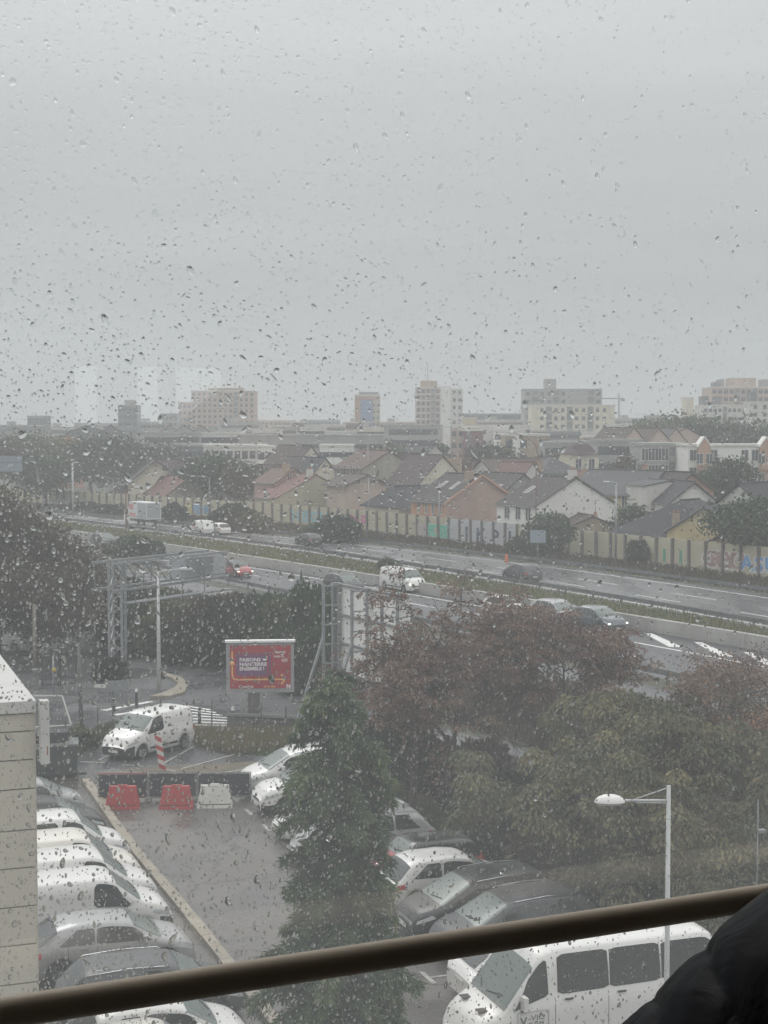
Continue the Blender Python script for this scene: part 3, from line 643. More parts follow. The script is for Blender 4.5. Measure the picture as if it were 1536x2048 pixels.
# the side that faces the camera: the bus heads left, so its left side
side_text(mbus, 'V', .26, 1.98, 1.03, 1.10, 1, M_ink, 'logo', offset=.02); side_text(mbus, '-VIC', .17, 1.80, 1.03, 1.19, 1, M_ink, 'logo', sx=1.25); side_text(mbus, 'BY TCAR', .075, 1.78, 1.03, 1.10, 1, M_ink, 'logo', sx=1.2)
m = MB(); 
for a, b in (((2.04, 1.06), (1.30, 1.06)), ((2.04, 1.38), (1.30, 1.38)), ((2.04, 1.06), (2.04, 1.38)), ((1.30, 1.06), (1.30, 1.38))): m.bar((a[0], 1.025, a[1]), (b[0], 1.025, b[1]), .012, .006)
m.build('logo_frame', M_ink, mbus)
m = MB().use(flat('sticker_yellow', (.55, .5, .22), .5)); m.bb(.82, 1.06, 1.012, 1.022, .62, .9); m.use(M_ink); m.bb(.9, 1.0, 1.022, 1.026, .78, .84); m.build('sticker', None, mbus)
m = MB().use(M_black)
for y in (-.45, .45): m.box((2.62, y, 1.33), (.26, .22, .02), M=None)
m.build('bonnet_vent', M_black, mbus)
kv = car('parked_van', 'white small van with dark bumper parked alone behind the barriers by the zebra crossing', 'van', 'van', 'white', (G(296, 1505)[0], G(296, 1505)[1], .03), radians(20 + 180 + 36))
side = [(-5, 0)]
# motorway traffic
def hv(name, label, cat, kind, paint, px, py, toward, zz=.05, group='traffic on the motorway', off=0, **kw):
    p = G(px, py); q = BAR if toward else MED; P_ = resample(q, step=3); k = int(np.argmin(np.hypot(P_[:, 0] - p.x, P_[:, 1] - p.y))); d, _ = normals(P_); a = atan2(d[k][1], d[k][0])
    return car(name, label, cat, kind, paint, (p.x, p.y, zz), a + (0 if toward else pi) + off, group, **kw)
hv('moving_car', 'small red car with headlamps on, coming down the near motorway lanes', 'car', 'mini', 'red', 474, 1153, True, roofpaint='grey', lights=True)
hv('moving_car', 'dark people carrier on the motorway just left of the white billboard back', 'car', 'mpv', 'dark', 688, 1186, True)
hv('moving_van', 'white delivery van on the motorway above the white billboard back', 'van', 'medvan', 'white', 806, 1182, True, lights=True)
hv('moving_car', 'white car on the motorway half hidden by the red-leaved tree', 'car', 'hatch', 'white', 1010, 1232, True, lights=True)
hv('moving_car', 'silver roofed car on the motorway behind the top of the red-leaved tree', 'car', 'mpv', 'silver', 1112, 1246, True)
hv('moving_car', 'slate blue car with headlamps on leaving the red-leaved tree, nearest on the motorway', 'car', 'suv', 'blue', 1196, 1262, True, lights=True)
hv('moving_car', 'dark grey hatchback seen from behind in the far motorway lanes, right of the billboard', 'car', 'suv', 'grey', 1043, 1163, False)
hv('moving_car', 'dark car in the far motorway lanes below the pink graffiti', 'car', 'family', 'dark', 616, 1091, False)
kg = hv('moving_van', 'white small van with orange and dark lettering in the far motorway lanes', 'van', 'van', 'white', 402, 1068, False)
hv('moving_car', 'white car just behind the lettered small van in the far lanes', 'car', 'hatch', 'white', 437, 1068, False)
hv('moving_car', 'dark car on the motorway behind the big tree on the left', 'car', 'mpv', 'dark', 208, 1094, True)
hv('moving_car', 'black car on the far lanes at the left end of the noise wall', 'car', 'suv', 'black', 118, 1018, False)
M_or = flat('orange_print', (.6, .16, .07), .5)
side_text(kg, 'O', .75, .55, .925, .65, 1, M_or, 'print', offset=.03); side_text(kg, 'IUZ', .55, -.05, .925, .55, 1, flat('dark_print', (.06, .07, .12), .5), 'print', offset=.03)
side_text(kg, 'O', .75, -.55, -.925, .65, -1, M_or, 'print', offset=.03)
# lorry
p = G(283, 1050); a_ = atan2(21, -15)
lo = thing('moving_lorry', 'box lorry with grey and white body and red lettering in the far motorway lanes', 'lorry', (p.x, p.y, .05), a_, 'traffic on the motorway')
m = MB(); m.bb(-3.9, 1.6, -1.2, 1.2, .95, 3.35); m.build('cargo_box', flat('lorry_box', (.62, .63, .64), .45), lo)
m = MB(); m.bb(-3.92, -3.9, -1.05, 1.05, 1.1, 3.2); m.build('rear_door', flat('lorry_door', (.32, .34, .35), .5), lo)
m = MB(); m.bb(-3.9, -1.2, 1.2, 1.215, 1.0, 3.25); m.build('side_panel', flat('lorry_panel', (.38, .39, .40), .5), lo)
m = MB(); pr = [(1.7, .5), (3.7, .5), (3.72, 1.3), (3.3, 2.3), (2.9, 2.55), (1.7, 2.6)]; vs = [(x, -1.0, z) for x, z in pr] + [(x, 1.0, z) for x, z in pr]
m.add(vs, [tuple(range(6)), tuple(range(11, 5, -1))] + [(i, i + 6, (i + 1) % 6 + 6, (i + 1) % 6) for i in range(6)]); m.build('cab', PAINT['white'], lo)
m = MB(); m.add([(3.735, -.9, 1.35), (3.735, .9, 1.35), (3.325, .9, 2.28), (3.325, -.9, 2.28)], [(0, 1, 2, 3)]); m.build('windscreen', M_glassw, lo)
for sd in (1, -1):
    m = MB(); m.add([(2.3, sd * 1.01, 1.45), (3.5, sd * 1.01, 1.45), (3.2, sd * 1.01, 2.2), (2.3, sd * 1.01, 2.3)], [(0, 1, 2, 3)]); m.build('side_window', M_glassd, lo)
    for x in (-2.6, 2.8):
        ty, rm = wheelmesh(.36, False); w = bpy.data.objects.new('wheel', None); COL.objects.link(w); w.parent = lo; w.location = (x, sd * .95, .36); w.rotation_euler = (0, 0, 0 if sd > 0 else pi); link('tyre', ty, w); link('rim', rm, w)
m = MB(); m.bb(-3.8, 2.2, -.5, .5, .55, .94); m.build('chassis', M_black, lo)
side_text(lo, 'RED', .95, 1.5, 1.22, 2.3, 1, flat('red_print', (.6, .06, .04), .5), 'print', offset=.03, sx=.8); side_text(lo, 'PROX', .8, 1.5, 1.22, 1.2, 1, M_or, 'print', offset=.03)
# white vehicle at the left edge on the service road
p = G(14, 1300); car('parked_van', 'white van behind the dark tree at the left edge, dark wheel arch showing', 'van', 'medvan', 'white', (p.x, p.y, .03), radians(-30))
# ================================================================== BUILDINGS
def stucco(name, c, v=.15): return pm('render_' + name, c, .85, var=v, scale=.5, bump=.08, streak=True, detail=9)
ST = dict(white=stucco('white', (.72, .72, .69), .06), cream=stucco('cream', (.60, .56, .45)), beige=stucco('beige', (.40, .36, .28)), olive=stucco('olive', (.36, .34, .25), .12), pink=stucco('dusty_pink', (.36, .25, .21)),
          salmon=stucco('salmon', (.48, .26, .17)), peach=stucco('peach', (.44, .29, .22)), grey=stucco('grey', (.30, .31, .30)), dgrey=stucco('dark_grey', (.16, .17, .175)), yellow=stucco('pale_yellow', (.58, .48, .28)),
          stained=stucco('stained', (.30, .285, .25), .25), orange=stucco('orange', (.36, .19, .13)), offw=stucco('off_white', (.57, .56, .53)), tan=stucco('tan', (.34, .27, .19)), blue=stucco('blue', (.12, .2, .36)), brick=stucco('brick', (.28, .14, .10)),
          fpink=stucco('faded_pink', (.46, .36, .31)), maroon=stucco('maroon', (.16, .06, .07)))
RF = dict(slate=roofmat('slate_roof', (.040, .042, .052)), dbrown=roofmat('dark_brown_tile_roof', (.050, .040, .042)), purple=roofmat('purplish_tile_roof', (.075, .050, .055)), red=roofmat('red_tile_roof', (.18, .095, .085)), rust=roofmat('rust_tile_roof', (.13, .085, .072)),
          grey=roofmat('grey_roof', (.095, .10, .107)), brown=roofmat('brown_tile_roof', (.095, .07, .064)), light=roofmat('pale_sheet_roof', (.42, .42, .40)))
M_frame = flat('window_frame', (.6, .6, .58), .5); M_gutter = flat('zinc_gutter', (.22, .23, .24), .5, .3)
WM = {}
def winmesh(w, h, frame=True):
    k = (round(w, 2), round(h, 2), frame)
    if k in WM: return WM[k]
    m = MB().use(M_wglass); m.bb(-w / 2, w / 2, -.02, .06, 0, h)
    if frame:
        m.use(M_frame); f = .07
        for x0, x1, z0, z1 in ((-w / 2 - f, -w / 2, -f, h + f), (w / 2, w / 2 + f, -f, h + f), (-w / 2, w / 2, h, h + f), (-w / 2 - .1, w / 2 + .1, -.12, -.001), (-.03, .03, 0, h)): m.bb(x0, x1, -.07, .03, z0, z1)
    WM[k] = m.mesh('window'); return WM[k]
def win(t, x, y, z, w, h, face='f', frame=True):
    """face f looks along -y, l along -x, r along +x"""
    return link('window', winmesh(w, h, frame), t, loc=(x, y, z), rot=(0, 0, {'f': 0, 'l': -pi / 2, 'r': pi / 2}[face]))
hg = 'houses beyond the noise wall'
def behind(x, y):
    k = int(np.argmin(np.hypot(wp[:, 0] - x, wp[:, 1] - y))); return (x - wp[k][0]) * wn[k][0] + (y - wp[k][1]) * wn[k][1]
def house(label, pk, Y, Wd, L, rise, a, wall, roof, chim=(), gw=(), sw=(), rw=(), hip=(0, 0), over=.35, sky_=(), sideR=None, name='house', group=hg, peakoff=0, trim=None, riseR=None, lw=None):
    ar = radians(a); Y0 = Y
    while True:                                   # keep every corner behind the noise wall
        k_ = Y / Y0; p = AT(*pk, Y); w = Wd * k_ / 2 + over; cs_ = [(p.x + x * cos(ar) - y * sin(ar), p.y + x * sin(ar) + y * cos(ar)) for x in (-w, w) for y in (-over, L * k_ + over)]
        if min(behind(*c) for c in cs_) > 1.3 or Y > Y0 * 1.3: break
        Y += 1.0
    Wd, L, rise = Wd * k_, L * k_, rise * k_
    z = p.z; t = thing(name, label, 'house', (p.x, p.y, 0), ar, group); ez = z - rise; er = z - (riseR or rise)
    w = Wd / 2; o = peakoff; m = MB()
    g0 = [(-w, 0), (w, 0), (w, er), (o, z - .05), (-w, ez)]
    if hip[0]: g0 = [(-w, 0), (w, 0), (w, er), (w - .01, er), (-w, ez)]
    vs = [(x, 0, zz) for x, zz in g0] + [(x, L, zz) for x, zz in g0]
    m.add(vs, [(0, 1, 2, 3, 4), (9, 8, 7, 6, 5), (0, 4, 9, 5), (1, 6, 7, 2)]); m.build('wall', ST[wall], t)
    if lw: m = MB(); m.bb(-w - .015, -w + .02, .01, L - .01, 0, ez - .02); m.build('side_wall', ST[lw], t)
    # roof slopes
    m = MB(); th_ = .14; h0, h1 = hip; ov = over
    kl = rise / (w + o); kr = (riseR or rise) / (w - o)
    A = [(-w - ov, -ov, ez - ov * kl), (o, -ov if not h0 else h0, z), (o, L + (ov if not h1 else -h1), z), (-w - ov, L + ov, ez - ov * kl)]
    B = [(o, -ov if not h0 else h0, z), (w + ov, -ov, er - ov * kr), (w + ov, L + ov, er - ov * kr), (o, L + (ov if not h1 else -h1), z)]
    def slab(q): 
        n = len(q); m.add(q + [(x, y, zz + th_) for x, y, zz in q], [tuple(range(n - 1, -1, -1)), tuple(range(n, 2 * n))] + [(i, (i + 1) % n, (i + 1) % n + n, i + n) for i in range(n)])
    slab(A); slab(B)
    if h0: slab([A[0], B[1], (o, h0, z)])
    if h1: slab([A[3], (o, L - h1, z), B[2]])
    rf = m.build('roof', RF[roof], t)
    m = MB(); m.tube([(o, A[1][1], z + th_ + .03), (o, A[2][1], z + th_ + .03)], .11, 6); m.build('ridge', RF[roof], rf)
    for sx, zz in ((-w - ov - .05, A[0][2]), (w + ov + .05, B[1][2])):
        m = MB(); m.tube([(sx, -ov, zz + .02), (sx, L + ov, zz + .02)], .07, 6); m.build('gutter', M_gutter, t)
    if trim:
        m = MB(); m.bar((-w - ov, -ov - .05, A[0][2]), (o, -ov - .05, z + .04), .08, .22); m.bar((o, -ov - .05, z + .04), (w + ov, -ov - .05, B[1][2]), .08, .22); m.build('verge_board', trim, t)
    for cx, cyy, cw, ch in chim:
        m = MB().use(ST['offw'] if wall in ('white', 'olive') else ST['tan']); zz = z - abs(cx) * (kl if cx < 0 else kr); m.box((cx, cyy, zz + ch / 2 - .3), (cw, .6, ch + .6)); m.use(ST['brick'])
        for k in (-.25, .25): m.lathe([(.11, zz + ch), (.11, zz + ch + .35), (.08, zz + ch + .36)], 8, Matrix.Translation((cx + k * cw, cyy, 0)))
        m.build('chimney', None, t)
        if R.random() < .7:
            m = MB(); zt2_ = zz + ch + .3; m.tube([(cx, cyy, zt2_ - .4), (cx, cyy, zt2_ + 1.5)], .03, 5); m.bar((cx - .5, cyy, zt2_ + 1.3), (cx + .5, cyy, zt2_ + 1.4), .03)
            for q_ in (-.4, -.15, .1, .35): m.bar((cx + q_, cyy - .25, zt2_ + 1.34 + q_ * .1), (cx + q_, cyy + .25, zt2_ + 1.34 + q_ * .1), .02)
            m.build('aerial', M_galvd, t)
    for x, zz, ww, hh in gw: win(t, x, -.02, zz, ww, hh)
    for y, zz, ww, hh in sw: win(t, -w - .02, y, zz, ww, hh, 'l')
    for y, zz, ww, hh in rw: win(t, w + .02, y, zz, ww, hh, 'r')
    for f, y, ww, hh in sky_:      # skylight in the left slope: f along the slope
        x = -w * (1 - f); zz = ez + (z - ez) * f + th_ + .03; m = MB().use(M_frame); an = atan2(rise, w + o)
        Mm = Matrix.Translation((x, y, zz)) @ Matrix.Rotation(-an, 4, 'Y'); m.box((0, 0, 0), (hh, ww, .08), M=Mm); m.use(M_wglass); m.box((0, 0, .045), (hh - .2, ww - .2, .02), M=Mm); m.build('skylight', None, rf)
    return t
h = house
h('white house with broad blank gable and dark tiled roof behind the street lamp', (1152, 957), 172, 11.4, 7.2, 3.0, 31, 'white', 'dbrown', chim=[(-.1, .6, 1.0, 1.0)], sw=[(1.2, 3.4, .9, 1.4), (3.2, 3.4, .9, 1.4), (5.4, 3.4, .9, 1.4)], sky_=[(.5, 5, .9, 1.6)], over=.25)
h('house with blank dusty pink gable, black tiled roof and orange side wall with narrow windows', (962, 951), 186, 10.5, 7.5, 3.1, 31, 'pink', 'dbrown', chim=[(-1.2, .8, 1.2, 1.3)], sw=[(1.0, 3.2, .5, 1.7), (2.6, 3.2, .5, 1.7), (4.2, 3.2, .5, 1.7), (6, 3.2, .5, 1.7)], sky_=[(.55, 2.2, .8, 1.7), (.55, 5.2, .8, 1.7)], trim=ST['salmon'], lw='salmon')
0 and h('orange walled house with dark roof and three narrow windows just behind the mint graffiti', (905, 958), 189, 8, 4, 2.6, 31, 'salmon', 'slate', sw=[(.8, 3.2, .5, 1.6), (2, 3.2, .5, 1.6), (3.2, 3.2, .5, 1.6)], gw=[(-2.6, 3.2, .7, 1.7), (-1.2, 3.2, .5, 1.6)])
h('house with wide olive beige gable and faded red roof behind the cyan graffiti', (633, 951), 218, 13.2, 6.5, 3.2, 31, 'olive', 'red', chim=[(-.6, 1, .9, 1.2), (3.2, 3, .9, 1.7)], over=.15, sw=[(3, 3.5, .9, 1.2)])
h('tall stained grey house with red front roof above the small pink roofed house', (778, 903), 240, 9.5, 9, 2.6, 31, 'stained', 'rust', sw=[(1.5, 6, .7, 2.2), (3.5, 6, .7, 2.2), (5.5, 6, .7, 2.2), (7.5, 6, .7, 2.2)], over=.3)
h('steep dark brown roofed house leaning against the tall stained grey house', (838, 908), 243, 4.2, 9, 5.4, 31, 'beige', 'purple', over=.2)
h('low house with shallow faded pink gable in front of the tall stained house', (733, 951), 224, 6.6, 6, 1.3, 31, 'fpink', 'brown', over=.6, gw=[(-1.5, 6.0, .8, .6), (1, 6.0, .8, .6)])
h('long low house with dark slate roof right behind the pink graffiti', (762, 975), 208, 8.5, 11, 2.4, -58, 'cream', 'slate', hip=(2, 2), over=.5)
h('steep cream gabled house, left one of the pair above the olive gable', (617, 893), 268, 13, 12, 7.2, 31, 'cream', 'dbrown', over=.3, peakoff=.5)
h('steep cream gabled house, right one of the pair above the olive gable', (650, 917), 252, 8.5, 14, 4.6, 31, 'cream', 'slate', over=.3, chim=[(2.4, 1.5, .8, 1.2)])
h('cream terraced end house with a pale sloping side wall, left of the steep pair', (560, 932), 262, 8.5, 8, 5.2, 31, 'offw', 'dbrown', over=.2)
h('cream house with slanting purple roof strip and big pale chimney block', (885, 912), 228, 9.5, 9, 4.6, 31, 'cream', 'purple', chim=[(2.0, .5, 3.2, 1.6)], over=.3)
h('small pale house with slate roof left of the tall cream apartment corner', (870, 892), 285, 6.5, 8, 2.5, 31, 'offw', 'slate', over=.3)
h('house with very large dark purple brown roof at the left behind the white lamp post', (262, 922), 262, 26, 20, 9.0, -42, 'beige', 'purple', hip=(5, 5), over=.3)
h('small tan house with clipped gable at the right end of the big purple roof', (312, 921), 256, 9, 9, 3.6, 12, 'cream', 'dbrown', hip=(0, 2.5), gw=[(1.5, 6.8, .8, 1.1)], over=.8)
h('pale beige gabled house with bright red roof near the lorry', (380, 955), 244, 9.5, 9, 3.2, 31, 'beige', 'red', over=.15)
h('pink walled house with small red roof left of the olive gable', (590, 939), 236, 7, 7, 2.0, 31, 'pink', 'rust', chim=[(-1, 1, 1.1, 1.4)], gw=[(-1, 6, .7, 1)])
h('low house with yellow gable and wide dark roof close behind the wall on the right', (1407, 1017), 150, 7.0, 16, 2.3, -14, 'yellow', 'slate', over=.35, chim=[(-3, 4, .8, 1.2)], riseR=2.3)
h('wide dark slate roofed wing left of the yellow gable', (1322, 1006), 157, 13, 12, 3.4, -40, 'grey', 'slate', hip=(4, 4), over=.4)
h('small brown roofed shed in front of the blank white gable', (1186, 1034), 166, 8.6, 5, 1.7, 12, 'tan', 'brown', over=.2, chim=[(1.0, 2, .4, .5)])
h('pale yellow house with dusty red roof right of the blank white gable', (1282, 948), 196, 9.5, 11, 3.4, 38, 'yellow', 'red', over=.4, chim=[(-1, 9, .8, .9)])
h('pale yellow house with grey slate roof and shuttered window', (1322, 944), 192, 9.5, 10, 2.6, 52, 'yellow', 'grey', over=.5, sw=[(2.4, 4.2, .8, 1.7), (6, 4.2, .8, 1.7)], chim=[(1.5, 3, .9, 1.4)])
h('small peach gabled house behind the pale yellow house', (1382, 947), 188, 7.5, 7, 2.2, 31, 'peach', 'dbrown', over=.3, trim=flat('dark_verge', (.05, .045, .04), .6))
h('white gabled house with slate roof and two tall windows on the right', (1388, 966), 180, 5.8, 10, 2.3, 8, 'white', 'slate', over=.4, gw=[(-1.0, 3.6, .6, 1.7), (1.0, 3.6, .6, 1.7)])
h('house with steep dark slate roof at the right, above the yellow gable', (1480, 968), 172, 13, 12, 4.2, -60, 'offw', 'slate', over=.4, hip=(0, 0))
h('beige garden house with flat pale walls between yellow house and white gable', (1340, 963), 186, 6.4, 5, .5, 20, 'offw', 'grey', over=.1)
h('large grey slate pyramid roofed house behind the blank white gable', (1148, 918), 222, 15.5, 13, 4.6, 25, 'grey', 'grey', hip=(6, 6), over=.5, chim=[(-4, 3, .8, 2.0)])
h('brown roofed house left of the grey pyramid roof', (1088, 925), 232, 9, 8, 2.6, 60, 'offw', 'brown', hip=(1, 1), over=.3, gw=[(0, 5, .8, 1)])
h('small pale house with rounded gable beside the dark terrace roof', (1065, 927), 214, 4.5, 7, 2.4, 31, 'offw', 'red', over=.2)
h('long low house with worn brown roof behind the pale chimney block', (965, 919), 246, 7, 17, 2.0, -62, 'offw', 'brown', over=.5, sw=[(3, 4.6, 1, 1.2), (8, 4.6, 1, 1.2), (12, 4.6, 1, 1.2)], rw=[(3, 5.2, 1, 1.2), (8, 5.2, 1, 1.2)])
h('terraced house with dark brown tiled roof between the pink gable and the white gable', (1046, 949), 208, 10, 10, 3.6, 31, 'grey', 'dbrown', over=.4, sky_=[(.5, 2, .7, .9)])
h('low garage with long rusty dark roof behind the right end of the noise wall', (1460, 1061), 143, 5, 24, 1.0, -72, 'tan', 'brown', over=.4)
h('green and beige low house right of the grey pyramid roof', (1205, 952), 205, 8, 8, 1.6, 70, 'olive', 'grey', over=.4)
h('distant pink gabled house left of the tree covered hill, first of three', (1318, 858), 330, 9, 9, 3.2, 40, 'fpink', 'brown', over=.2)
h('distant pink gabled house left of the tree covered hill, second of three', (1352, 858), 335, 8, 9, 3.0, 40, 'fpink', 'grey', over=.2)
h('distant pink gabled house left of the tree covered hill, third of three', (1372, 856), 345, 10, 9, 2.6, 10, 'fpink', 'brown', over=.2)
h('distant pale gabled house right of the cream tower block', (1268, 856), 320, 8, 9, 3.4, 36, 'fpink', 'brown', over=.2)
# turret house
p = AT(1158, 886, 232); z = p.z; t = thing('turret_house', 'cream house with small lookout turret under a reddish bell-shaped roof', 'house', (p.x, p.y, 0), radians(20), hg)
m = MB(); m.bb(-2.3, 2.3, -2, 2, 0, z - 1.7); m.build('turret_wall', ST['cream'], t)
m = MB(); m.bb(-4.5, 4.5, -.5, 6, 0, z - 4.6); m.build('wall', ST['cream'], t)
m = MB(); m.lathe([(3.5, z - 1.7), (2.6, z - 1.3), (1.9, z - .5), (.9, z - .05), (.01, z + .05)], 4, Matrix.Rotation(pi / 4, 4, 'Z')); m.build('turret_roof', RF['purple'], t)
m = MB(); m.tube([(0, 0, z), (0, 0, z + 2.4)], .05, 5); m.build('finial', M_galvd, t)
for x in (-1.1, 1.1): win(t, x, -2.02, z - 4.0, .9, 1.6)
m = MB(); m.bb(-2.6, 2.6, -2.8, -2.0, z - 4.5, z - 4.4)
for k in range(8): m.bar((-2.5 + k * .7, -2.75, z - 4.4), (-2.5 + k * .7, -2.75, z - 3.6), .05)
m.bar((-2.5, -2.75, z - 3.6), (2.5, -2.75, z - 3.6), .06); m.build('balcony', M_galvd, t)

def block(label, px0, px1, py, Y, depth, wall, floors=4, cols=6, a=0, ww=1.2, wh=1.4, dark=(), name='apartment_block', cat='apartment block', top=0, frame=False, parapet=.5, z0=0, skip=(), light=(), group=None, ztopf=None, roofb=(), fh=None, bands=None, rows_from_top=True):
    """flat-roofed block between two picture columns, with a real window for every opening one can tell apart"""
    x0, x1 = xat(px0, Y), xat(px1, Y); Wd = (x1 - x0); z = zat(py, Y); t = thing(name, label, cat, ((x0 + x1) / 2, Y, z0), radians(a), group); z -= z0; w = Wd / 2 / max(.3, cos(radians(a)))
    m = MB(); m.bb(-w, w, 0, depth, 0, z); m.build('wall', ST[wall], t)
    m = MB(); m.bb(-w - .15, w + .15, -.15, depth + .15, z, z + parapet); m.build('parapet', ST['grey'] if wall in ('dgrey', 'grey') else ST['offw'], t)
    fh = fh or min(3.0, (z - .5) / max(1, floors)); cw = 2 * w / cols if cols else 1
    for c in range(cols):
        x = -w + cw * (c + .5)
        if c in dark:
            m = MB(); m.bb(x - cw * .42, x + cw * .42, -.03, .5, z - fh * floors + .2, z - .25); m.build('recess', ST['dgrey'], t)
            for f in range(floors):
                m = MB(); zz = z - fh * (f + 1) + .15; m.bb(x - cw * .42, x + cw * .42, -.9, -.031, zz, zz + .9); m.build('balcony', ST['grey'], t)
            continue
        if c in light:
            m = MB(); m.bb(x - cw * .5, x + cw * .5, -.12, -.001, z - fh * floors, z); m.build('facade_strip', ST['white'], t); continue
        if c in skip: continue
        for f in range(floors):
            win(t, x, -.02, z - fh * (f + 1) + (fh - wh) / 2, ww, wh, 'f', frame)
    if bands:
        for f in range(floors):
            m = MB(); m.bb(-w - .05, w + .05, -.06, -.001, z - fh * f - .28, z - fh * f - .02); m.build('floor_band', ST[bands], t)
    for u0, u1, hh, mt in roofb:
        m = MB(); m.bb(-w + 2 * w * u0, -w + 2 * w * u1, depth * .2, depth * .7, z + parapet, z + parapet + hh); m.build('roof_room', ST[mt], t)
    return t
b = block
# the skyline
t = b('beige tower block with rooftop rooms and mast in the centre of the skyline', 832, 880, 776, 620, 18, 'fpink', 12, 5, roofb=[(.2, .9, 2.5, 'tan')], ww=1.2, wh=1.5, dark=(3,), bands='offw', name='tower_block')
m = MB(); m.bb(4.9, 9.0, -1.5, 10, 0, zat(772, 620)); m.build('lift_shaft', ST['white'], t)
m = MB(); m.bb(9.0, 14.0, .5, 14, 0, zat(777, 620)); m.build('side_wing', ST['offw'], t)
for f in range(10):
    for x in (10.5, 12.8): win(t, x, .48, zat(777, 620) - 3 * (f + 1) + .7, 1.2, 1.4, 'f', False)
m = MB(); zt_ = zat(772, 620); m.tube([(0, 6, zt_), (0, 6, zt_ + 9)], .12, 5); m.tube([(12, 6, zt_), (12, 6, zt_ + 3)], .1, 5); m.build('mast', M_galvd, t)
t = b('tower block with blue and orange panels, left of centre on the skyline', 710, 760, 791, 720, 14, 'beige', 9, 6, roofb=[(.15, .95, 1.2, 'dgrey')], ww=1.0, wh=1.3, name='tower_block')
w_ = (xat(760, 720) - xat(710, 720)) / 2; zt_ = zat(791, 720); m = MB(); m.bb(-w_ + 2.8, w_ - 3.5, -.25, -.15, 4, zt_ - 2); m.build('blue_panel', ST['blue'], t)
m = MB(); m.bb(-w_ - .1, -w_ + 2.2, -.25, -.15, 0, zt_ - 2); m.bb(-w_, w_, -.22, -.16, zt_ - 1.8, zt_ - .6); m.build('orange_panel', ST['orange'], t)
b('higher grey part of the stepped apartment pair with dark balcony bays', 1048, 1202, 780, 610, 16, 'grey', 9, 11, dark=(1, 4, 9), roofb=[(.28, .42, 4, 'grey')], ww=1.4, name='tower_block', skip=(6, 7, 8), wh=1.4)
b('cream six-storey apartment block with dark balcony bays in front of the grey one', 1062, 1228, 812, 560, 14, 'cream', 6, 12, dark=(2, 5, 8), light=(), ww=1.2, name='apartment_block', skip=(0, 11))
b('large beige terraced apartment block with rooftop pipes on the right skyline', 1420, 1570, 776, 600, 18, 'fpink', 10, 13, dark=(4, 7, 11), ww=1.6, wh=1.5, roofb=[(.08, .12, 2, 'dgrey'), (.15, .2, 3, 'grey'), (.28, .62, 3.5, 'fpink'), (.72, .9, 3, 'grey')], name='tower_block', bands='tan')
b('cream lower apartment block with small square windows below the beige terraced block', 1404, 1500, 812, 540, 14, 'offw', 6, 10, dark=(4, 9), ww=1.1, wh=1.2, roofb=[(.02, .15, 3, 'dgrey'), (.3, .42, 3, 'dgrey')])
b('white apartment tower with small square windows at the right edge of the skyline', 1503, 1580, 806, 470, 12, 'offw', 9, 8, ww=1.1, wh=1.2, skip=(1, 4, 5), roofb=[(.0, .15, 3, 'dgrey')])
b('narrow tan slab tower standing in front of the tree covered hill', 1370, 1385, 797, 560, 8, 'cream', 3, 0, name='tower_block')
t = b('large pink-brown tower block on the left skyline', 384, 510, 783, 700, 18, 'fpink', 12, 12, bands='tan', ww=1.3, wh=1.3, dark=(8,), roofb=[(.25, .8, 1.2, 'tan')], name='tower_block')
b('lower stepped wing joined to the left of the pink-brown tower block', 358, 384, 806, 702, 12, 'fpink', 8, 3, bands='tan', ww=1.3)
b('low grey pink wing at the foot of the pink-brown tower block', 322, 356, 829, 690, 12, 'grey', 4, 4, ww=1.3)
b('dark striped office block at the far left skyline', 57, 92, 834, 560, 10, 'dgrey', 4, 0, bands='offw', cat='office block')
b('hazy dark tower half lost in drops on the left skyline', 238, 276, 812, 640, 10, 'dgrey', 7, 4, ww=1.4, roofb=[(.3, .8, 2, 'grey')], name='tower_block')
b('long blue-grey hall roofline between the central tower and the stepped block', 925, 1062, 829, 700, 20, 'dgrey', 2, 9, cat='industrial hall', name='industrial_hall', ww=3, wh=2)
b('small mustard coloured block to the right of the central tower', 921, 953, 837, 640, 10, 'yellow', 1, 0, cat='building', name='building')
b('long brownish grey warehouse behind the steep cream gables', 478, 768, 873, 345, 16, 'grey', 1, 20, ww=1.8, wh=.9, cat='warehouse', name='warehouse', skip=(0, 3, 5, 11, 12), fh=4.4)
b('white apartment house with dark windows behind the tree left of the steep gables', 408, 528, 894, 296, 10, 'offw', 3, 8, ww=1.1, wh=1.5)
b('white flat-roofed hall right of the steep cream gables', 640, 706, 894, 300, 10, 'white', 1, 5, ww=1.5, wh=1, cat='hall', name='hall')
b('small white flat building left of the steep cream gables with dark awning', 516, 545, 896, 290, 8, 'white', 1, 2, cat='building', name='building')
b('grey office building with dark window strips below the central tower', 768, 885, 853, 420, 14, 'grey', 3, 8, ww=3.4, wh=1.6, skip=(0, 7), cat='office block', name='office_block')
b('cream and tan apartment corner building with satellite dishes', 886, 958, 856, 398, 12, 'fpink', 4, 5, light=(0,), ww=1.2, wh=1.3)
b('pale long apartment block right of the satellite dish building', 945, 1062, 853, 430, 12, 'offw', 3, 8, ww=1.2, wh=1.3, skip=(2, 5))
b('low building with dark red top storeys right of the satellite dish building', 926, 966, 862, 392, 8, 'maroon', 1, 0, cat='building', name='building')
b('beige and tan building behind the curved motorway lamp', 1010, 1098, 872, 300, 12, 'tan', 3, 6, ww=1.3, wh=1.6, skip=(3, 4), light=(1,))
b('long dark glazed shed at the foot of the cream apartment block', 1048, 1172, 864, 500, 12, 'dgrey', 1, 14, ww=2, wh=1.2, cat='industrial hall', name='industrial_hall')
b('pale low annexe right of the dark glazed shed', 1172, 1240, 866, 480, 12, 'offw', 2, 6, ww=1.4, wh=1.2, cat='building', name='building')
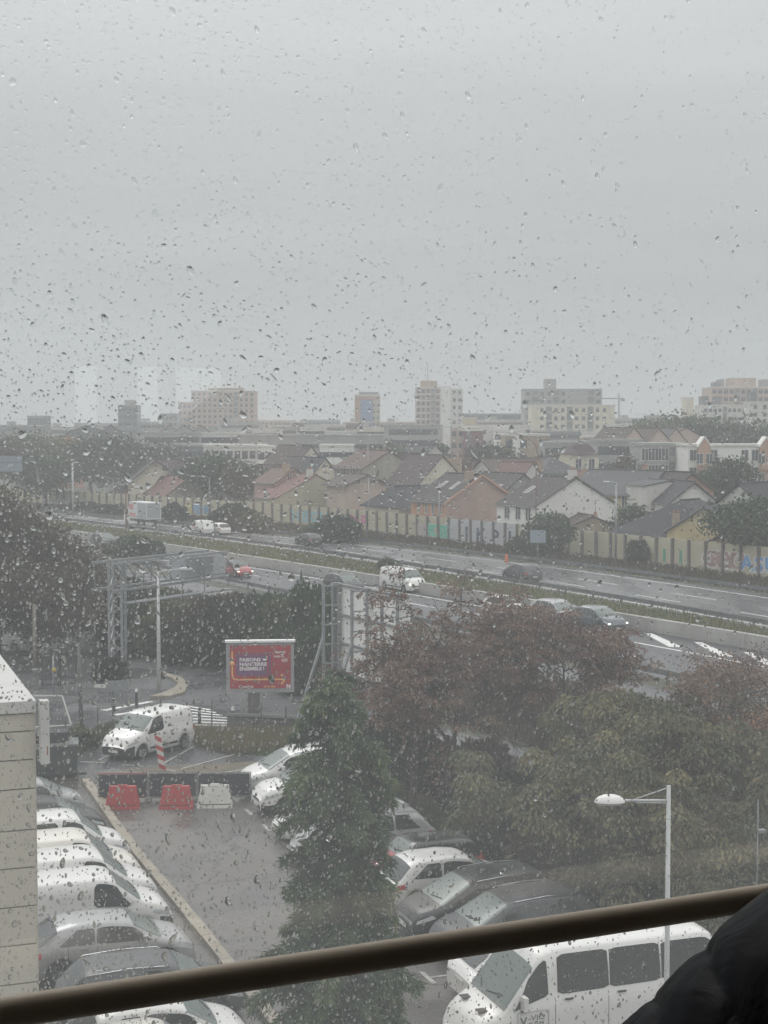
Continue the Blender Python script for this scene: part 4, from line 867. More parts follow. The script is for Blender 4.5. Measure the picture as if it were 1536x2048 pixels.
b('grey terrace of flats with pale roof behind the turret house', 1088, 1200, 888, 285, 10, 'grey', 3, 8, ww=1.1, wh=1.5)
b('blue-grey flats with white windows left of the grey balcony block', 1195, 1285, 884, 270, 10, 'grey', 3, 7, ww=1.2, wh=1.5)
b('beige hall with long pale roof behind the blue-grey flats', 1170, 1330, 876, 380, 12, 'tan', 1, 0, cat='warehouse', name='warehouse')
t = b('grey apartment block with balconies and white window surrounds left of the orange and white block', 1282, 1376, 892, 246, 12, 'grey', 4, 7, ww=1.0, wh=1.9, frame=True, skip=(5,), dark=(4,))
t = b('white apartment block with orange gabled bays and shuttered windows on the right', 1375, 1560, 893, 236, 12, 'white', 4, 9, ww=1.0, wh=1.6, frame=True, skip=(1, 3, 4, 7), parapet=.35)
zt_ = zat(893, 236)
for u in (1, 7):
    w_ = (xat(1560, 236) - xat(1375, 236)) / 2; cw = 2 * w_ / 9; x = -w_ + cw * (u + .5)
    m = MB(); q = [(x - cw * .62, 0), (x + cw * .62, 0), (x + cw * .62, zt_), (x, zt_ + 1.4), (x - cw * .62, zt_)]; vs = [(a_, -.7, z_) for a_, z_ in q] + [(a_, 2, z_) for a_, z_ in q]
    m.add(vs, [(0, 1, 2, 3, 4), (9, 8, 7, 6, 5)] + [((i + 1) % 5, i, i + 5, (i + 1) % 5 + 5) for i in range(5)]); m.build('orange_bay', ST['peach'], t)
    m = MB(); m.bar((x - cw * .7, .6, zt_ - .1), (x, .6, zt_ + 1.5), 2.8, .18); m.bar((x, .6, zt_ + 1.5), (x + cw * .7, .6, zt_ - .1), 2.8, .18); m.build('bay_roof', ST['white'], t)
    for f in range(4):
        win(t, x - .75, -.72, zt_ - 3 * f - 2.6, 1.0, 1.5, 'f', True); win(t, x + .75, -.72, zt_ - 3 * f - 2.6, 1.0, 1.5, 'f', True)
        m = MB(); m.bb(x - cw * .55, x + cw * .55, -1.3, -.72, zt_ - 3 * f - 3.55, zt_ - 3 * f - 2.75); m.build('balcony', ST['peach'], t)
b('long grey-green roofed shed in front of the left skyline', 290, 400, 868, 400, 12, 'grey', 2, 7, cat='industrial hall', name='industrial_hall', ww=2)
t = b('grey blue hall with pale stripe left of the white apartment house', 355, 415, 893, 330, 10, 'dgrey', 2, 2, cat='hall', name='hall', ww=3, wh=.8)
for (pk_, Y, Wd, L, rise, wl, rf_, lb) in [((175, 851), 420, 16, 12, 3, 'dgrey', 'slate', 'dark slate roofed building left of the red sloping roof'), ((222, 849), 400, 11, 12, 4, 'dgrey', 'red', 'building with bright red sloping roof on the left skyline'),
                                      ((338, 850), 430, 8, 10, 3, 'grey', 'red', 'small red roof left of the dark distant gable'), ((370, 852), 410, 14, 12, 4.5, 'grey', 'slate', 'dark distant gable between two red roofs'), ((402, 851), 430, 9, 10, 3, 'grey', 'red', 'small red roof right of the dark distant gable'),
                                      ((135, 869), 360, 7, 8, 2, 'orange', 'rust', 'small orange building above the yellow-green tree')]:
    h(lb, pk_, Y, Wd, L, rise, 10, wl, rf_, over=.2, name='building', group='distant buildings')
# ordinary rows of roofs filling the town between the houses and the skyline
fill = [(505, 560, 861, 480, 'offw', 3), (548, 592, 856, 520, 'grey', 3), (585, 606, 846, 560, 'brick', 5), (600, 650, 857, 470, 'offw', 3), (640, 690, 851, 600, 'fpink', 4), (650, 712, 865, 430, 'offw', 3), (690, 742, 846, 640, 'brick', 3), (715, 770, 858, 450, 'cream', 3),
        (760, 835, 846, 650, 'fpink', 3), (1225, 1270, 851, 520, 'white', 3), (1262, 1302, 848, 560, 'offw', 3), (1300, 1352, 832, 820, 'grey', 4), (1228, 1300, 838, 800, 'grey', 3), (505, 590, 842, 860, 'fpink', 4), (440, 520, 846, 640, 'grey', 3), (955, 1050, 842, 620, 'fpink', 4),
        (92, 150, 856, 620, 'grey', 2), (0, 60, 852, 640, 'dgrey', 2), (270, 330, 846, 660, 'grey', 3), (600, 680, 841, 900, 'grey', 4), (150, 240, 848, 800, 'grey', 3), (880, 930, 838, 900, 'offw', 4), (405, 480, 868, 380, 'offw', 2), (990, 1045, 863, 420, 'white', 3)]
wn_ = {'offw': 'off-white', 'grey': 'grey', 'brick': 'brick red', 'fpink': 'pinkish beige', 'cream': 'cream', 'white': 'white', 'dgrey': 'dark grey'}
pos = {0: 'at the far left', 1: 'left of the pink-brown tower', 2: 'by the foot of the pink-brown tower', 3: 'between the pink-brown and the blue-orange tower', 4: 'by the blue and orange tower', 5: 'by the central beige tower', 6: 'left of the stepped block', 7: 'right of the stepped block'}
used = {}
for (a0, a1, py, Y, wl, fl) in fill:
    c = (a0 + a1) / 2; k = 0 if c < 90 else 1 if c < 300 else 2 if c < 500 else 3 if c < 690 else 4 if c < 775 else 5 if c < 940 else 6 if c < 1060 else 7
    lb = f'distant {wn_[wl]} block of flats {pos[k]}'
    n_ = used.get(lb, 0); used[lb] = n_ + 1
    if n_: lb = lb.replace('distant', ('smaller distant', 'faint distant', 'low distant')[n_ - 1])
    t = b(lb, a0, a1, py, Y, 14, wl, fl, max(3, int((a1 - a0) / 8)), ww=1.6, wh=1.4, roofb=[(.2, .4, 1.5, 'grey')] if R.random() < .5 else [], group='distant blocks of flats', bands='offw' if R.random() < .4 else None)
# cranes on the skyline
p = AT(1200, 800, 900); t = thing('tower_crane', 'faint tower crane jib right of the stepped grey apartment block', 'crane', (xat(1236, 900), 900, 0))
m = MB(); zc = zat(797, 900); m.tube([(0, 0, 0), (0, 0, zc + 3)], .5, 4); m.build('mast', M_galvd, t); m = MB(); m.bar((-16, 0, zc), (3, 0, zc), .7); m.bar((1, -.5, zc - .8), (3.2, -.5, zc - .8), 1.6); m.build('jib', M_galvd, t)
a_, b_ = AT(896, 820, 360), AT(938, 864, 360); t = thing('crane_boom', 'thin white slanting crane boom in front of the cream apartment corner', 'crane', (b_.x, 360, 0))
m = MB(); m.bar((0, 0, 0), (0, 0, b_.z), .8); m.build('mast', M_galvd, t); m = MB(); m.bar((0, -.5, b_.z), (a_.x - b_.x, -.5, a_.z), .3); m.build('boom', flat('boom_white', (.7, .7, .7), .5), t)

# near building on the left: cream cladding panels, white coping
nb = thing('clad_building', 'cream panelled building with pale metal coping at the lower left edge', 'building', (0, 0, 0))
Yn = 26.0; c0 = AT(71, 1400, Yn); zc = c0.z
def NB(u, v, z): q = Vector((c0.x, Yn, 0)) + U * u + V_ * v; return Vector((q.x, q.y, z))
def nbox(m, u0, u1, v0, v1, z0, z1):
    q = [NB(u0, v0, 0), NB(u0, v1, 0), NB(u1, v1, 0), NB(u1, v0, 0)]; m.prism([(p.x, p.y) for p in q], z0, z1); return m
M_clad = pm('cream_cladding', (.47, .44, .37), .6, var=.05, scale=.8, streak=True, detail=6, bump=.05); M_cap = pm('pale_coping', (.50, .50, .48), .45, var=.08, scale=1.5, detail=7)
m = nbox(MB(), .06, 11.95, -9, -.06, 0, zc - .12); m.build('core_wall', M_seam, nb)
zj = [zc - .22] + [AT(60, y, Yn).z for y in (1461, 1518, 1576, 1658, 1733, 1810, 1886, 1963, 2040, 2118, 2200, 2290, 2380, 2480)] + [0.02]
for i in range(len(zj) - 1):
    for v0 in (-1.5, -3.0, -4.5, -6, -7.5, -9): nbox(MB(), .0, .05, v0 + .012, v0 + 1.5 - .0 - (0.012 if v0 != -1.5 else .03), zj[i + 1] + .012, zj[i] - .012).build('cladding_panel', M_clad, nb)
    for u0 in range(0, 12, 3): nbox(MB(), u0 + .02, u0 + 2.98, -.05, 0, zj[i + 1] + .012, zj[i] - .012).build('cladding_panel', M_clad, nb)
nbox(MB(), -.06, .5, -9, .0, zc - .2, zc).build('coping', M_cap, nb)
for k in range(4): nbox(MB(), .51 + k * 2.9, .50 + (k + 1) * 2.9, -.62, .0, zc - .2, zc).build('coping', M_cap, nb)
nbox(MB(), .5, 11.9, -9, -.63, zc - .5, zc - .42).build('roof_gravel', M_dry, nb)
nbox(MB(), -.3, -.05, .04, .19, AT(80, 1530, Yn - .3).z, AT(80, 1404, Yn - .3).z).build('end_panel', M_cap, nb)
nbox(MB(), -.305, -.30, .14, .16, AT(80, 1512, Yn - .3).z, AT(80, 1494, Yn - .3).z).build('panel_mark', flat('brown_mark', (.25, .1, .07), .6), nb)
# ================================================================== STREET FURNITURE
# red advertising panel
bc = G(503, 1434); bt_ = AT(518, 1284, bc.y).z; bbm = AT(518, 1384, bc.y).z; bw = (xat(587, bc.y) - xat(451, bc.y)); bh = bt_ - bbm
ad = thing('billboard', 'red advertising panel in a grey frame on a dark post beside the road', 'billboard', (xat(519, bc.y), bc.y, 0), radians(4))
M_adf = pm('billboard_frame', (.30, .30, .31), .45, var=.1); M_adr = pm('poster_red', (.34, .025, .05), .35, var=.25, scale=.7, col2=(.42, .06, .075))
m = MB(); m.bb(-bw / 2, bw / 2, -.12, .12, bbm, bt_); m.build('frame', M_adf, ad)
m = MB(); m.bb(-bw / 2 - .06, bw / 2 + .06, -.2, .2, bt_, bt_ + .10); m.build('light_strip', flat('white_trim', (.8, .8, .8), .4), ad)
m = MB(); m.bb(-bw / 2 + .18, bw / 2 - .16, -.14, -.121, bbm + .2, bt_ - .14); po = m.build('poster', M_adr, ad)
m = MB(); m.bb(-.6, -.02, -.1, .1, 0, bbm); m.build('post', flat('post_dark', (.10, .095, .09), .7), ad)
def AD(u, v): return (-bw / 2 + u * bw, -.145, bt_ - v * bh)      # u, v across the panel from the upper left
M_wt = flat('poster_white', (.75, .72, .72), .5); M_yl = flat('poster_yellow', (.78, .42, .14), .5); M_pu = flat('poster_plum', (.16, .07, .16), .5)
def adt(body, u, v, size, mat=M_wt, **k): return text(body, size, mat, ad, Matrix.Translation(AD(u, v)) @ Matrix.Translation((0, -.012, 0)) @ Matrix.Rotation(pi / 2, 4, 'X'), 'poster_lettering', .002, **k)
m = MB(); 
for a, b_ in (((.16, .235), (.64, .235)), ((.64, .235), (.64, .64)), ((.16, .64), (.64, .64)), ((.16, .235), (.16, .64))): m.bar(AD(*a), AD(*b_), .012, .09)
q0, q1 = AD(.17, .63), AD(.60, .27); m.bb(q0[0], q1[0], -.148, -.1415, q0[2], q1[2]); m.build('poster_frame_print', M_pu, po)
for i, (s_, v) in enumerate((('FAISONS', .375), ('NANTERRE', .465), ('ENSEMBLE !', .553))): adt(s_, .195, v, .235, offset=.035, sx=1.12 if i != 2 else 1.0)
adt('GRAND', .715, .22, .15, offset=.03); adt('PARIS LA', .70, .30, .13, offset=.03); adt('Conseil du', .18, .90, .17, M_wt, offset=.02); adt('quartier', .36, .90, .17, M_wt, offset=.02) if False else None
adt('de la ville', .55, .90, .15, M_yl, offset=.02); adt('N', .885, .915, .26, offset=.05)
m = MB(); yb = .74; pts = [AD(.09, .17), AD(.09, .62), AD(.095, .68), AD(.115, .725), AD(.15, yb), AD(.86, yb)]
for a, b_ in zip(pts[:-1], pts[1:]): m.bar((a[0], -.150, a[2]), (b_[0], -.150, b_[2]), .006, .075)
for dz in (.10, -.10): m.bar(AD(.865, yb), (AD(.81, yb)[0], -.145, AD(.81, yb + dz)[2]), .012, .085)
M_c = Matrix.Translation((AD(.655, yb)[0], -.14, AD(.655, yb)[2])); m.lathe([(.001, -.025), (.12, -.024), (.12, 0)], 16, M_c, axis='y'); m.lathe([(.001, -.024), (.11, -.023), (.11, 0)], 14, Matrix.Translation((AD(.09, .42)[0], -.14, AD(.09, .42)[2])), axis='y'); m.build('arrow_print', M_yl, po)
m = MB(); c_ = AD(.86, .36); m.lathe([(.17, -.01), (.001, -.012)], 12, Matrix.Translation((c_[0], -.14, c_[2])) @ Matrix.Diagonal((1, 1, .55, 1)), axis='y'); m.build('emblem_print', flat('emblem', (.55, .36, .38), .5), po)

# white billboard seen from behind, parallel to the motorway
BD = Vector((.495, -.869, 0)).normalized(); B0 = Vector((-2.1, 67.0, 0)); bn = Vector((-BD.y, BD.x, 0))
wb = thing('billboard', 'large white billboard seen from the back with galvanised lattice supports, among the trees', 'billboard', B0, atan2(BD.y, BD.x))
zt_ = AT(671, 1170, 67).z; zb_ = AT(671, 1343, 67).z; Lb = 6.0
for r_ in range(3):
    for c in range(4):
        z0, z1 = zb_ + (zt_ - zb_) * r_ / 3, zb_ + (zt_ - zb_) * (r_ + 1) / 3; m = MB(); m.bb(c * Lb / 4 + .01, (c + 1) * Lb / 4 - .01, .2, .23, z0 + .01, z1 - .01); m.build('panel', pm('white_sheet', (.80, .80, .78), .5, var=.06, scale=2, streak=True), wb)
for z_ in (zt_ + .02, zb_ + (zt_ - zb_) * .66, zb_ + (zt_ - zb_) / 3, zb_ - .05): m = MB(); m.bb(-.1, Lb, .08, .195, z_ - .05, z_ + .05); m.build('rail', M_galv, wb)
m = MB(); m.bb(-.16, -.0, -.15, .3, zb_ - .05, zt_ + .1); m.build('edge_post', M_galv, wb)
for x_ in (.15, 2.75, 5.3):
    m = MB(); m.bb(x_ - .06, x_ + .06, -.02, .075, 0, zt_ + .1); m.bb(x_ - .06, x_ + .06, -.75, -.65, 0 if x_ > 1 else 2.2, zt_ + .1)
    k = zt_
    while k > .8: m.bar((x_, -.7, k), (x_, 0, k), .06); k -= .85
    m.bar((x_, -.7, zb_ + 1.6), (x_ + .2, -2.6, .0), .1); m.build('lattice_post', M_galv, wb)
# lamps
def lamp(label, base, top, arm, r0=.09, r1=.05, mat=None, head='long', group=None, name='street_lamp'):
    t = thing(name, label, 'street lamp', (base[0], base[1], 0), 0, group); mat = mat or M_galv
    m = MB(); m.tube([(0, 0, 0), (0, 0, top * .5), (0, 0, top)], [r0, (r0 + r1) / 2, r1], 10); m.build('pole', mat, t)
    m = MB(); dx, dy, dz = arm; m.tube([(0, 0, top - .05), (dx * .4, dy * .4, top + dz * .6), (dx, dy, top + dz)], [r1 * .8, r1 * .7, r1 * .6], 8); m.build('arm', mat, t)
    e = Vector((dx, dy, 0)).normalized(); c = Vector((dx, dy, top + dz)); m = MB(); m.tube([c - e * .05, c + e * .1, c + e * .45, c + e * .7], [.05, .11, .12, .05], 8); m.build('lamp_head', flat('lamp_head_grey', (.45, .47, .48), .4), t)
    return t
def lampG(label, px, pyb, pyt, arm, **k):
    p = G(px, pyb); z = AT(px, pyt, p.y).z; return lamp(label, (p.x, p.y), z, arm, **k)
lampG('tall pale street lamp on the kerb island in front of the sign gantry', 318, 1388, 1143, (1.15, 0, .12), r0=.13, r1=.06, mat=pm('white_painted_pole', (.5, .51, .51), .5))
lampG('brown rusty lamp pole in the left motorway verge in front of the lorry', 253, 1121, 985, (.9, .2, .5), mat=flat('rusty_steel', (.16, .08, .06), .8), r0=.1, r1=.07)
def lampZ(label, px, pyt, Y, arm, **k): return lamp(label, (xat(px, Y), Y), zat(pyt, Y), arm, **k)
lg2 = 'lamps along the noise wall'
lampZ('grey lamp post behind the noise wall above the mint graffiti', 878, 963, 190, (-1.7, 0, .5), group=lg2)
lampZ('grey lamp post in front of the blank white gable', 1232, 967, 160, (-.7, 0, .15), group=lg2, r0=.13, r1=.11)
lampZ('double armed lamp post left of the grey balcony flats', 1273, 919, 215, (-1.9, 0, .5), group=lg2)
lampZ('rusty lamp post left of the blank white gable with its arm curving left', 1072, 890, 170, (-2.6, 0, 1.4), group=lg2, mat=flat('rusty_steel', (.2, .12, .09), .8))
lampZ('thin lamp post in front of the long low slate roof', 737, 955, 206, (.5, 0, .1), group=lg2)
lampZ('thin curved lamp post rising above the warehouse', 736, 885, 240, (-2.6, 0, 1.1), group=lg2)
lampZ('white leaning lamp post in front of the big purple roof', 146, 926, 255, (.4, 0, .1), group=lg2, mat=pm('white_painted_pole', (.5, .51, .51), .5), r0=.16, r1=.14)
lampZ('short grey lamp post right of the big purple roof', 227, 958, 250, (-2.2, 0, .5), group=lg2)
lampZ('grey lamp post by the tree left of the olive gable', 419, 955, 232, (-2.2, 0, .2), group=lg2)
# the car park lamp on the right
Yl = 30.0; t = thing('car_park_lamp', 'pale car park lamp with oval head and braced arm before the green-brown tree', 'street lamp', (xat(1343, Yl), Yl, 0)); z_ = zat(1571, Yl); za = zat(1601, Yl)
M_lp = pm('lamp_paint', (.46, .48, .48), .45, var=.08, scale=5)
m = MB(); m.tube([(0, 0, 0), (0, 0, 2.5), (0, 0, z_)], [.075, .055, .042], 10); m.build('pole', M_lp, t)
m = MB(); m.tube([(0, 0, za), (-.86, 0, za + .0)], .028, 8); m.tube([(0, 0, za - .045), (-.66, 0, za - .04)], .016, 6); m.tube([(0, 0, z_ - .04), (-.66, 0, za + .03)], .012, 6); m.build('arm', M_lp, t)
m = MB().use(flat('lamp_shell', (.72, .72, .70), .35)); Ml = Matrix.Translation((-1.16, 0, za - .03)) @ Matrix.Diagonal((1, .55, 1, 1)); m.lathe([(.305, 0), (.29, .05), (.22, .11), (.12, .145), (.001, .155)], 24, Ml); m.use(flat('lamp_bowl', (.5, .52, .52), .2)); m.lathe([(.305, 0), (.24, -.05), (.001, -.07)], 24, Ml); m.build('lamp_head', None, t)
for sx_ in (1462,):
    pass
# lamp/aerial poles at the right edge
for px, pyt, lb in ((1503, 1300, 'thin dark pole at the right edge with small floodlight'), ):
    t = thing('pole', 'slim dark mast with a small floodlight near the right edge of the picture', 'pole', (xat(1524, 36), 36, 0)); m = MB(); m.tube([(0, 0, 0), (0, 0, zat(1600, 36))], .018, 6); m.build('mast', M_galvd, t)
    m = MB(); m.box((.1, 0, zat(1662, 36)), (.16, .12, .08)); m.build('floodlight', M_galv, t)
# sign gantry over the slip road
p0, p1 = G(236, 1358), AT(436, 1112, 93)
ga = thing('sign_gantry', 'galvanised lattice sign gantry reaching over the slip road beside the motorway', 'gantry', (p0.x, p0.y, 0))
zt_ = zat(1124, p0.y) ; d_ = Vector((p1.x - p0.x, p1.y - p0.y, 0)); zt2 = zat(1114, p1.y); L_ = d_.length; dn = d_.normalized(); pn = Vector((-dn.y, dn.x, 0)) * .75
def GP(s, z, k=0): return dn * s + pn * k + Vector((0, 0, z))
m = MB()
for k in (-.6, .6):
    for dx in (-.35, .35): m.bar(Vector((dx, k, 0)), Vector((dx, k, zt_)), .14)
z = .5
while z < zt_ - 1: m.bar((-.35, -.6, z), (.35, -.6, z + .7), .06); m.bar((.35, .6, z), (-.35, .6, z + .7), .06); m.bar((-.35, -.6, z), (-.35, .6, z + .7), .06); z += .75
m.build('lattice_column', M_galv, ga)
m = MB(); zl = zt_ - 1.5
for k in (-1, 1):
    for zz in (0, -1.5): m.bar(GP(-1.2, zt_ + zz, k), GP(L_, zt_ + zz, k), .14)
m.build('lattice_beam', M_galv, ga)
m = MB(); n_ = int(L_ / 2)
for i in range(n_ + 1):
    s = -1 + i * (L_ + .5) / n_
    for k in (-1, 1): m.bar(GP(s, zt_, k), GP(s, zt_ - 1.5, k), .07); m.bar(GP(s, zt_, k), GP(s + 1.4, zt_ - 1.5, k), .05)
m.build('lattice_brace', M_galvd, ga)
for s in (L_ * .55, L_ * .68, L_ * .81): 
    m = MB(); a_, b_ = GP(s - 1.25, zt_ - 1.6, -1.15), GP(s + 1.25, zt_ + .1, -1.15); m.bar(((a_.x + b_.x) / 2 - dn.x * 1.3, (a_.y + b_.y) / 2 - dn.y * 1.3, zt_ - .7), ((a_.x + b_.x) / 2 + dn.x * 1.3, (a_.y + b_.y) / 2 + dn.y * 1.3, zt_ - .8), .08, 1.25); m.build('sign_back', pm('sign_back_grey', (.33, .35, .37), .5, var=.1), ga)
m = MB()
for i in range(n_): m.bar(GP(i * 2., zt_ - 2.2, -1.8), GP(i * 2., zt_ - .4, -1.8), .05)
m.bar(GP(-.5, zt_ - 1.2, -1.8), GP(L_, zt_ - 1.2, -1.8), .05); m.bar(GP(-.5, zt_ - 2.2, -1.4), GP(L_, zt_ - 2.2, -1.4), .8, .05); m.build('walkway', M_galvd, ga)
# direction sign at the left edge
p = AT(22, 925, 215); t = thing('direction_sign', 'blue-grey motorway sign back above the tree at the left edge', 'sign', (p.x, p.y, 0)); z0, z1 = zat(943, 215), zat(912, 215)
for zz0, zz1 in ((z0, z0 + .58 * (z1 - z0)), (z0 + .62 * (z1 - z0), z1)): m = MB(); m.bb(-1.6, 1.55, -.05, .05, zz0, zz1); m.build('sign_plate', pm('sign_plate_blue', (.22, .27, .31), .5), t)
m = MB(); m.bar((-1, .1, 0), (-1, .1, z1), .15); m.bar((1, .1, 0), (1, .1, z1), .15); m.build('post', M_galvd, t)
# small blue sign by the wall
p = AT(1076, 1072, 158); t = thing('road_sign', 'small pale blue panel on a post by the bushes in front of the noise wall', 'sign', (p.x, p.y, 0)); m = MB(); m.bb(-.8, .8, -.04, .04, p.z - .7, p.z + .6); m.build('sign_plate', flat('pale_blue', (.24, .30, .35), .5), t); m = MB(); m.bar((0, .06, 0), (0, .06, p.z), .1); m.build('post', M_galvd, t)
p = G(1013, 1124); t = thing('marker_post', 'small orange marker beyond the grey hatchback on the far motorway edge', 'marker', (p.x, p.y, 0)); m = MB(); m.lathe([(.2, 0), (.17, .4), (.14, .75), (.05, .85)], 10); m.build('marker_body', flat('orange_plastic', (.6, .16, .04), .5), t)
m = MB(); m.lathe([(.28, 0), (.28, .05), (.01, .06)], 10); m.build('marker_base', M_black, t)
# red and white water-filled barriers + black screens
scr_a, scr_b = G(192, 1609), G(500, 1606)
M_redp = pm('red_plastic', (.40, .045, .045), .4, var=.15, scale=3); M_whp = pm('white_plastic', (.60, .59, .56), .45, var=.1, scale=3)
def water_barrier(label, px, py, mat, w=1.25):
    p = G(px, py); t = thing('plastic_barrier', label, 'traffic barrier', (p.x, p.y, .025), radians(2), 'plastic barriers in front of the black screens'); m = MB()
    h = .82; pr = [(-w / 2, 0), (-w / 2, .12), (-w / 2 + .10, .55), (-w / 2 + .14, h), (w / 2 - .14, h), (w / 2 - .10, .55), (w / 2, .12), (w / 2, 0)]
    n = len(pr); f = lambda z: .24 - .15 * z / h
    vs = [(x, -f(z), z) for x, z in pr] + [(x, f(z), z) for x, z in pr]; m.add(vs, [tuple(range(n)), tuple(range(2 * n - 1, n - 1, -1))] + [((i + 1) % n, i, i + n, (i + 1) % n + n) for i in range(n)]); m.build('barrier_body', mat, t)
    m = MB(); m.bb(-.16, .16, -.05, .05, h - .02, h + .045); m.build('filler_cap', mat, t)
    m = MB().use(M_seam); m.bb(-.42, -.2, -.155, -.135, .3, .38); m.bb(.2, .42, -.155, -.135, .3, .38); m.bb(-.14, .14, -.10, .10, h - .14, h - .04)
    m.bb(-w / 2 + .1, w / 2 - .1, -.225, -.2, .13, .16); m.build('handle_slot', None, t); return t
water_barrier('left red plastic water-filled barrier in front of the black screens', 246, 1617, M_redp)
water_barrier('right red plastic barrier, between the other red one and the white one', 353, 1617, M_redp)
water_barrier('white plastic water-filled barrier in front of the black screens', 430, 1615, M_whp, 1.3)
M_scr = pm('black_netting', (.035, .038, .045), .8, var=.3, scale=10)
for i, (a, b_) in enumerate(((192, 291), (293, 390), (392, 499))):
    p, q = G(a, 1609 - i), G(b_, 1608 - i); mid = (p + q) / 2; d = q - p; hw_ = d.length / 2; hh = 1.02
    t = thing('site_fence_panel', ['left black netted fence panel with red top edge behind the first red barrier', 'middle black netted fence panel behind the second red barrier', 'right black netted fence panel reaching the parked white cars'][i], 'fence panel', (mid.x, mid.y + .5, .03), atan2(d.y, d.x) + radians(1.5), 'black netted fence panels')
    m = MB(); m.bb(-hw_ + .03, hw_ - .03, -.01, .01, .08, hh - .04); m.build('netting', M_scr, t)
    m = MB(); m.bar((-hw_, 0, 0), (-hw_, 0, hh), .035); m.bar((hw_, 0, 0), (hw_, 0, hh), .035); m.build('frame_post', M_galvd, t)
    m = MB(); m.bar((-hw_, 0, hh), (hw_, 0, hh), .04); m.bar((-hw_, -.03, .12), (hw_, -.03, .12), .03); m.build('frame_rail', [flat('red_rail', (.3, .08, .07), .5), M_galv, M_galv][i], t)
    m = MB(); m.box((-hw_, 0, .06), (.22, .6, .12)); m.build('foot_block', flat('foot_block_grey', (.2, .2, .19), .8), t)
# chevron post
p = G(327, 1552); t = thing('chevron_post', 'red and white striped traffic post leaning beside the parked white van', 'marker', (p.x, p.y, .03)); z1 = AT(317, 1476, p.y).z
for i in range(7):
    f0, f1 = .14 + i * .123, .14 + (i + 1) * .123; m = MB(); a = Vector((-.22 * f0, 0, z1 * f0)); b_ = Vector((-.22 * f1, 0, z1 * f1)); m.add([a + Vector((-.14, 0, .09)), a + Vector((.14, 0, -.04)), b_ + Vector((.14, 0, -.04)), b_ + Vector((-.14, 0, .09)), a + Vector((-.14, .04, .09)), a + Vector((.14, .04, -.04)), b_ + Vector((.14, .04, -.04)), b_ + Vector((-.14, .04, .09))], [(0, 1, 2, 3), (7, 6, 5, 4), (0, 4, 5, 1), (1, 5, 6, 2), (2, 6, 7, 3), (3, 7, 4, 0)])
    m.build('stripe', M_redp if i % 2 == 0 else M_whp, t)
m = MB(); m.box((0, 0, .06), (.5, .34, .12)); m.build('foot', M_rubber, t)
# boundary fence of thin posts and wires
fp = [(132, 1522), (196, 1492), (226, 1478), (322, 1470), (374, 1478), (424, 1476), (523, 1482), (572, 1488)]
ft = thing('wire_fence', 'wire fence of thin dark posts between the car park and the road', 'fence', (0, 0, 0)); pv = None
for px, py in fp:
    p = G(px, py + 2); m = MB(); m.bar((p.x, p.y, 0), (p.x, p.y, 1.75), .06); m.build('post', flat('post_dark', (.10, .095, .09), .7), ft)
    if pv:
        for z in (.5, 1.0, 1.5): m = MB(); m.bar((pv.x, pv.y, z), (p.x, p.y, z), .012); m.build('wire', M_galvd, ft)
    pv = p
# low wall / rail under the advert
a, b_ = G(456, 1456), G(600, 1462); t = thing('low_wall', 'low dark wall with a pale steel handrail below the red advertising panel', 'wall', (a.x, a.y, 0)); d = b_ - a; m = MB(); m.bar((0, 0, .3), (d.x * 2.2, d.y * 2.2, .3), .25, .6); m.build('wall_body', pm('dark_stained_concrete', (.10, .10, .10), .8, var=.3, scale=1.5, streak=True), t)
m = MB(); m.bar((0, -.2, .68), (d.x * 2.2, d.y * 2.2 - .2, .68), .09, .13); m.build('handrail', M_galv, t)
a, b_ = G(385, 1482), G(600, 1490); t = thing('retaining_wall', 'low mossy retaining wall behind the grass patch and the white van', 'wall', (a.x, a.y, 0)); d = b_ - a; m = MB(); m.bar((0, 0, .14), (d.x, d.y, .14), .2, .28); m.build('wall_body', pm('mossy_concrete', (.15, .13, .10), .85, var=.35, scale=1.5, streak=True, detail=8), t)
# bollards
for i, (px, pyb, pyt, lb, cap) in enumerate([(273, 1411, 1377, 'black bollard with white cap left of the tall street lamp', 1), (228, 1423, 1390, 'black bollard at the left end of the zebra crossing', 0), (399, 1448, 1415, 'dark post standing in the zebra crossing stripes', 0), (466, 1452, 1413, 'bollard with white reflective cap left of the red panel post', 1), (118, 1352, 1310, 'dark post by the left gate with rounded top', 0), (95, 1345, 1305, 'leftmost dark gate post beyond the clad building', 0)]):
    p = G(px, pyb); hh = AT(px, pyt, p.y).z; t = thing('bollard', lb, 'bollard', (p.x, p.y, .02), 0, 'bollards by the crossing'); m = MB(); m.lathe([(.10, 0), (.09, .05), (.075, .1), (.07, hh - .08), (.001, hh)], 12); m.build('bollard_post', M_black, t)
    m = MB(); m.lathe([(.082, hh - .2), (.082, hh - .08), (.001, hh + .02)], 12) if cap else m.lathe([(.08, hh - .2), (.08, hh - .15)], 12); m.build('cap', M_whp, t)
